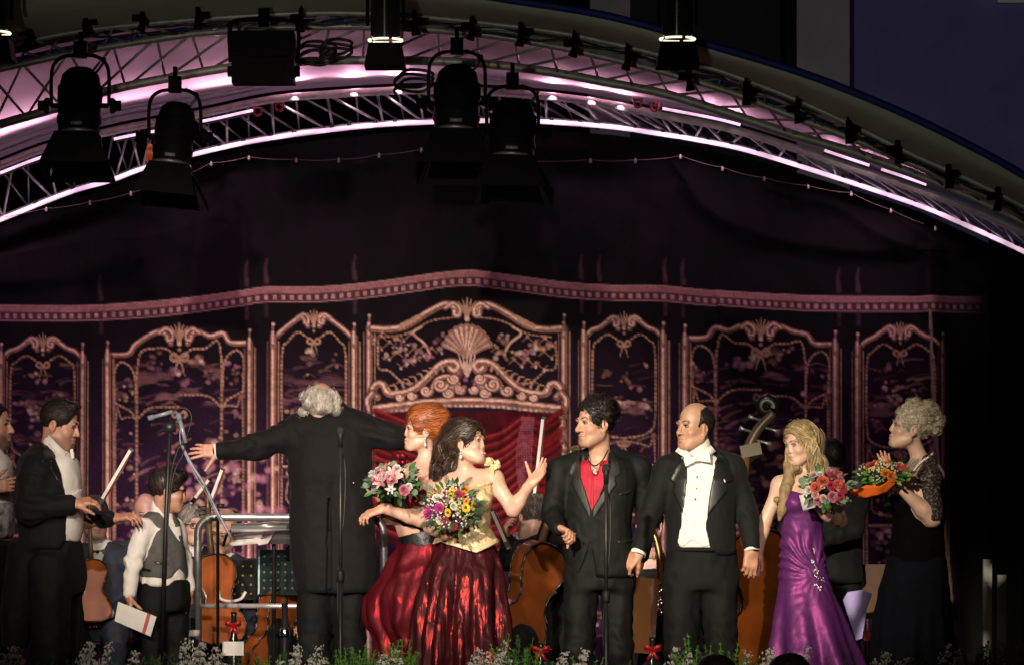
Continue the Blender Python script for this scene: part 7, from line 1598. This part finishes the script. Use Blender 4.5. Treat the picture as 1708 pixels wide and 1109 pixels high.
# ------------------------------------------------------------------ gifts, envelope, boards, audience
def ribbon(mb, c, s=1.0, mi=0):
    for q in (-1, 1):
        mb.sheet([[c + np.array((q * s * x, y, s * z + s * w)) for w in (-.012, .012)] for x, y, z in ((0, 0, 0), (.03, -.02, .018), (.055, -.01, .020), (.045, .01, -.002), (0, 0, 0))], mi, (0, .002, 0)); mb.sheet([[c + np.array((q * s * x + s * w, y, s * z)) for w in (-.010, .010)] for x, y, z in ((0, 0, 0), (.012, -.012, -.03), (.03, -.006, -.06))], mi, (0, .002, 0))
m_rib = mat('red_ribbon', (.36, .012, .018), .35, 0, .5)
def gift(label, px, ptop, pbot, pribbon, d, hw=.055, body=None, lab=None):
    o = W(px, 850, d); o[2] = 0; t = thing('gift_bottle', label, 'gift', o, 'gift bottles with red bows'); zt = W(px, ptop, d)[2]; zb = W(px, pbot, d)[2]
    mb = MB(); mb.lathe([(.040, 0), (.042, .01), (.042, zt * .62), (.030, zt * .74), (.016, zt * .82), (.015, zt * .97), (.017, zt)], z0_, n=14); mb.build('bottle', body or mat('dark_bottle', (.01, .012, .01), .15), t)
    if lab: mb = MB(); a, b = (W(0, lab[0], d)[2], W(0, lab[1], d)[2]); mb.box((0, -.012, (a + b) / 2), (lab[2], .038, (a - b) / 2)); mb.build('label', M['shirt'], t, smooth=False)
    mb = MB(); ribbon(mb, np.array((0, -.04, W(0, pribbon, d)[2])), .8); mb.build('bow', m_rib, t)
gift('gift bottle with red bow and white label behind the rail', 390, 1020, 1100, 1042, 18.9, lab=(1069, 1092, .057)); gift('gift bottle with red bow at the tenor\'s feet', 902, 1072, 1109, 1084, 17.4); gift('gift bottle with red bow at the baritone\'s feet', 1088, 1062, 1109, 1082, 17.6)
o = W(322, 850, 18.8); o[2] = 0; t = thing('water_bottle', 'dark bottle with white label beside the rail post', 'bottle', o); mb = MB(); zt = W(0, 1030, 18.8)[2]; mb.lathe([(.034, 0), (.036, .01), (.036, zt * .6), (.014, zt * .8), (.014, zt)], z0_, n=14); mb.build('glass', mat('dark_bottle_glass', (.01, .012, .01), .12), t); mb = MB(); mb.lathe([(.0372, W(0, 1060, 18.8)[2] - .0), (.0372, W(0, 1050, 18.8)[2])], z0_, n=14); mb.build('label', M['shirt'], t)
P_ = [W(x, y, 18.18) for x, y in ((197, 1003), (261, 1028), (251, 1061), (191, 1035))]; o = sum(P_) / 4; t = thing('gift_envelope', 'white gift envelope with red ribbon in the boy\'s hand', 'envelope', o)
mb = MB(); mb.sheet([[P_[0] - o, P_[1] - o], [P_[3] - o, P_[2] - o]], thick=(0, .012, 0)); mb.build('paper', M['shirt'], t, smooth=False); q = lambda u, v: (P_[0] * (1 - u) + P_[1] * u) * (1 - v) + (P_[3] * (1 - u) + P_[2] * u) * v - o + np.array((0, -.003, 0))
mb = MB(); mb.sheet([[q(.76, -.01), q(.85, -.01)], [q(.76, 1.01), q(.85, 1.01)]], thick=(0, .019, 0)); mb.build('ribbon', m_rib, t, smooth=False)
mb = MB(); mb.sheet([[q(.02, .06), q(.30, .06)], [q(.16, .42), q(.17, .42)]], thick=(0, .002, 0)); mb.build('flap', M['shirt'], t, smooth=False)
for x0, x1, y0, y1, w in ((1640, 1654, 932, 1130, 'left and taller of the pair'), (1664, 1678, 958, 1130, 'right and lower of the pair')):
    o = W((x0 + x1) / 2, 850, 20.6); o[2] = 0; a, b = W(x0, y0, 20.6), W(x1, y1, 20.6); mb = MB(); mb.box((0, 0, a[2] / 2), ((b[0] - a[0]) / 2, .02, a[2] / 2)); tag(sharp(mb.build('upright_board', mat('pale_board', (.28, .27, .24), .7), None, smooth=False, loc=o)), 'pale upright board before the black drape, ' + w, 'board', 'pale upright boards')
t = chair('brown wooden backed chair behind the blond woman\'s train', W(1440, 850, 20.9) * (1, 1, 0), math.pi, True)
o = W(1430, 1025, 20.2); mb = MB(); s = 20.2 / F_PX; mb.prism([((x - 1430) * s, (1025 - y) * s) for x, y in ((1406, 1000), (1414, 987), (1440, 983), (1455, 990), (1446, 1015), (1438, 1064), (1428, 1067))], (0, 0, 0), (1, 0, 0), (0, 0, 1), (0, 1, 0), .02)
tag(mb.build('folded_cloth', mat('lavender_cloth', (.36, .30, .58), .8), None, loc=o, smooth=False), 'pale lavender cloth hanging over the chair beside the purple gown', 'cloth')
for px, py, d, w in ((1193, 1094, 12.5, 'left of the two'), (1318, 1092, 12.3, 'right of the two')):
    p = Person('dark silhouette of a spectator\'s head at the bottom edge, ' + w, px, d, (.3, .18, .12), 'spectators in front of the stage'); k = 1 / p.k
    p.o[2] = -1.2; p.root.location[2] = -1.2
    p.head(px, py + .125 * k, 0, yaw=180 + (8 if px < 1250 else -12), pitch=-6, neck=(px, py + .34 * k, .02), eyes=False); H = p.J(px, py + .34 * k, .0)
    z = lambda dz, rx, ry: (H[2] + dz, H[0], .02, rx, ry); p.body.append(loft([z(0, .08, .07), z(-.06, .16, .1), z(-.5, .15, .1)])); p.finish(.008)
    p.wear('jacket', [loft([z(.0, .11, .09), z(-.08, .21, .12), z(-.3, .21, .14), z(-.75, .2, .13)])] + chain([H + (-.2, 0, -.1), H + (-.25, 0, -.38), H + (-.2, -.1, -.6)], (.07, .055, .045)) + chain([H + (.2, 0, -.1), H + (.25, 0, -.38), H + (.2, -.1, -.6)], (.07, .055, .045)), SUITS['dark'], .02, .005)
    p.trousers(H + (-.1, 0, -.72), H + (.1, 0, -.72), H + (-.1, 0, -1.1), H + (.1, 0, -1.1), np.array((H[0] - .1, 0, .09)), np.array((H[0] + .1, 0, .09)), m=SUITS['dark'])
    p.hair_mesh(Field(hair_cap(p, .016, .06, -.09), .006), blackh, 260, lambda q: -p.hR[2], .003, length=.06, steps=4, r=.002)
# ------------------------------------------------------------------ flowers along the front of the stage
m_box = mat('planter', (.03, .028, .025), .8, 0, .3, .3, 12); m_wht = petalmat('stock_white', (.66, .65, .56)); m_soil = mat('soil', (.02, .015, .01), .95, 0, .2, .4, 40)
for i in range(6):
    o = np.array((-3.0 + 1.2 * i, -1.22, 0)); t = thing('planter_box', 'long dark planter box on the stage edge, number of its place counted from the left hidden under flowers', 'planter', o, 'planter boxes along the stage edge'); t['label'] = 'long dark planter box hidden under flowers ' + ('at the far left', 'below the boy', 'below the conductor', 'below the cello', 'below the baritone', 'at the right end')[i]
    mb = MB()
    for x, y, hx, hy in ((0, -.13, .58, .012), (0, .13, .58, .012), (-.57, 0, .012, .118), (.57, 0, .012, .118)): mb.box((x, y, .09), (hx, hy, .09))
    mb.build('side', m_box, t, smooth=False); mb = MB(); mb.box((0, 0, .075), (.556, .116, .07)); mb.build('soil', m_soil, t, smooth=False)
rg = np.random.RandomState(77)
LANDMARKS = [(-40, 'at the left edge'), (30, 'before the tailcoat man at the left'), (110, 'left of the boy'), (205, 'before the boy'), (315, 'before the rail post'), (400, 'left of the conductor'), (478, 'before the conductor\'s left leg'), (550, 'before the conductor\'s right leg'), (610, 'between the conductor and the red haired woman'), (690, 'before the brunette\'s skirt'), (790, 'at the right hem of the brunette\'s skirt'), (865, 'before the tilted cello'), (925, 'before the tenor'), (1020, 'right of the tenor'), (1110, 'before the baritone'), (1225, 'between the baritone and the purple gown'), (1290, 'before the purple gown'), (1390, 'at the purple train'), (1450, 'before the navy skirt'), (1535, 'right of the navy skirt'), (1625, 'before the pale boards'), (1680, 'at the right edge'), (9999, '')]
def places(pts, what):
    out = []; loc = [max(i for i, (x, _) in enumerate(LANDMARKS) if q[0] >= x) for q in pts]
    W_ = {1: ['%s'], 2: ['left one of two %s', 'right one of two %s'], 3: ['left one of three %s', 'middle one of three %s', 'right one of three %s'], 4: ['first of four %s', 'second of four %s', 'third of four %s', 'last of four %s']}
    for i, q in enumerate(pts):
        same = sorted(k for k in range(len(pts)) if loc[k] == loc[i]); same.sort(key=lambda k: pts[k][0]); n = len(same); r = same.index(i)
        out.append((W_[n][r] if n in W_ else '%s') % what + ' ' + LANDMARKS[loc[i]][1])
    return out
def white_plant(px, py, d):
    zt = W(px, py, d)[2]; o = W(px, 850, d); o[2] = .14
    t = thing('white_flower', lab_, 'flower', o, 'white flowers along the stage edge'); h = zt - .14; n = rg.randint(2, 4)
    for k in range(n):
        x, y, hh = rg.normal(0, .022), rg.normal(0, .03), h * (1 if k == 0 else rg.uniform(.72, .95)); top = np.array((x * 1.7, y * 1.4, hh)); mb = MB(); mb.tube([(x * .3, y * .3, 0), (x, y, hh * .5), top], .003, 5)
        for q in range(7): a = rg.uniform(0, 6.28); b = np.array((x, y, hh * rg.uniform(.15, .6))); mb.add([b, b + np.array((.035 * math.cos(a) - .009 * math.sin(a), .035 * math.sin(a) + .009 * math.cos(a), .03)), b + np.array((.07 * math.cos(a), .07 * math.sin(a), .03)), b + np.array((.035 * math.cos(a) + .009 * math.sin(a), .035 * math.sin(a) - .009 * math.cos(a), .03))], [(0, 1, 2, 3)])
        mb.build('stem', LM[1], t); mb = MB()
        for q in range(90):
            u = q / 90; a = rg.uniform(0, 6.28); r = .040 * (1 - .5 * u) * rg.uniform(.3, 1.2); zz = -.17 + .185 * u; zz = round(zz / .034) * .034 + rg.normal(0, .007); c = top + np.array((r * math.cos(a) + .012 * math.sin(9 * u), r * math.sin(a), zz)); Rm = look(np.array((math.cos(a), math.sin(a), .4)) + rg.normal(0, .3, 3), rg); w = .0095 * (1.15 - .5 * u)
            mb.add([c + Rm[0] * w, c + Rm[1] * w, c - Rm[0] * w, c - Rm[1] * w, c + Rm[2] * w * .4], [(0, 1, 4), (1, 2, 4), (2, 3, 4), (3, 0, 4)])
        f = mb.build('florets', m_wht, t, smooth=False)
def fern_plant(px, py, d, m):
    zt = W(px, py, d)[2]; o = W(px, 850, d); o[2] = .14; t = thing('asparagus_fern', lab_, 'fern', o, 'ferns along the stage edge'); h = zt - .14
    for k in range(9):
        a = rg.uniform(0, 6.28); ln = rg.uniform(.03, .12); mb = MB(); P = spline([(0, 0, 0), (ln * .4 * math.cos(a), ln * .4 * math.sin(a), h * .55), (ln * math.cos(a), ln * math.sin(a), h * rg.uniform(.75, 1.02))], 14); mb.tube(P, .002, 4)
        for i in range(4, 14):
            for q in range(9):
                v = unit(rg.normal(0, 1, 3) + (0, 0, .5)) * (.052 * (1.15 - i / 14)); b = P[i] + rg.normal(0, .003, 3); w = np.cross(v, rg.normal(0, 1, 3)); w = unit(w) * .0026
                mb.add([b + w, b - w, b + v], [(0, 1, 2)])
        mb.build('frond', m, t)
ws = [(8, 1088), (22, 1078), (34, 1090), (146, 1068), (157, 1075), (186, 1072), (192, 1085), (318, 1064), (327, 1080), (352, 1078), (362, 1090), (482, 1076), (492, 1086), (505, 1092), (530, 1076), (652, 1088), (662, 1082), (795, 1090), (808, 1082), (834, 1068), (840, 1086), (945, 1086), (958, 1080), (1128, 1078), (1138, 1088), (1268, 1088), (1284, 1083), (1300, 1080), (1314, 1078), (1462, 1086), (1476, 1088), (1494, 1096), (1588, 1074), (1600, 1082), (1618, 1088), (1634, 1074), (1645, 1078), (1660, 1082), (1684, 1070), (1694, 1076), (-10, 1080), (1720, 1075)]
for (px, py), lab_ in zip(ws, places(ws, 'white flower spikes')): white_plant(px, py + 4, 16.75 + rg.uniform(-.08, .08))
LF = [mat('fern_green', (.13, .33, .05), .6, 0, .3, .3, 20), mat('fern_dark', (.06, .15, .04), .6, 0, .3, .3, 20)]
fs = ((60, 1098, 1), (110, 1100, 1), (215, 1094, 1), (245, 1090, 1), (275, 1092, 1), (300, 1088, 1), (400, 1098, 1), (440, 1090, 0), (465, 1088, 1), (560, 1084, 0), (582, 1078, 0), (598, 1082, 0), (625, 1076, 0), (650, 1058, 0), (676, 1068, 0), (700, 1100, 1), (835, 1060, 0), (858, 1062, 1), (872, 1080, 0), (892, 1086, 0), (912, 1092, 1), (980, 1096, 0), (1030, 1100, 1), (1156, 1062, 0), (1172, 1072, 0), (1190, 1076, 1), (1212, 1076, 0), (1230, 1084, 0), (1250, 1098, 1), (1400, 1100, 1), (1545, 1098, 1), (1570, 1096, 1), (1630, 1070, 1), (1676, 1092, 1))
for (px, py, k), lab_ in zip(fs, places(fs, 'feathery green ferns')): fern_plant(px, py, 16.8 + rg.uniform(-.08, .08), LF[k])
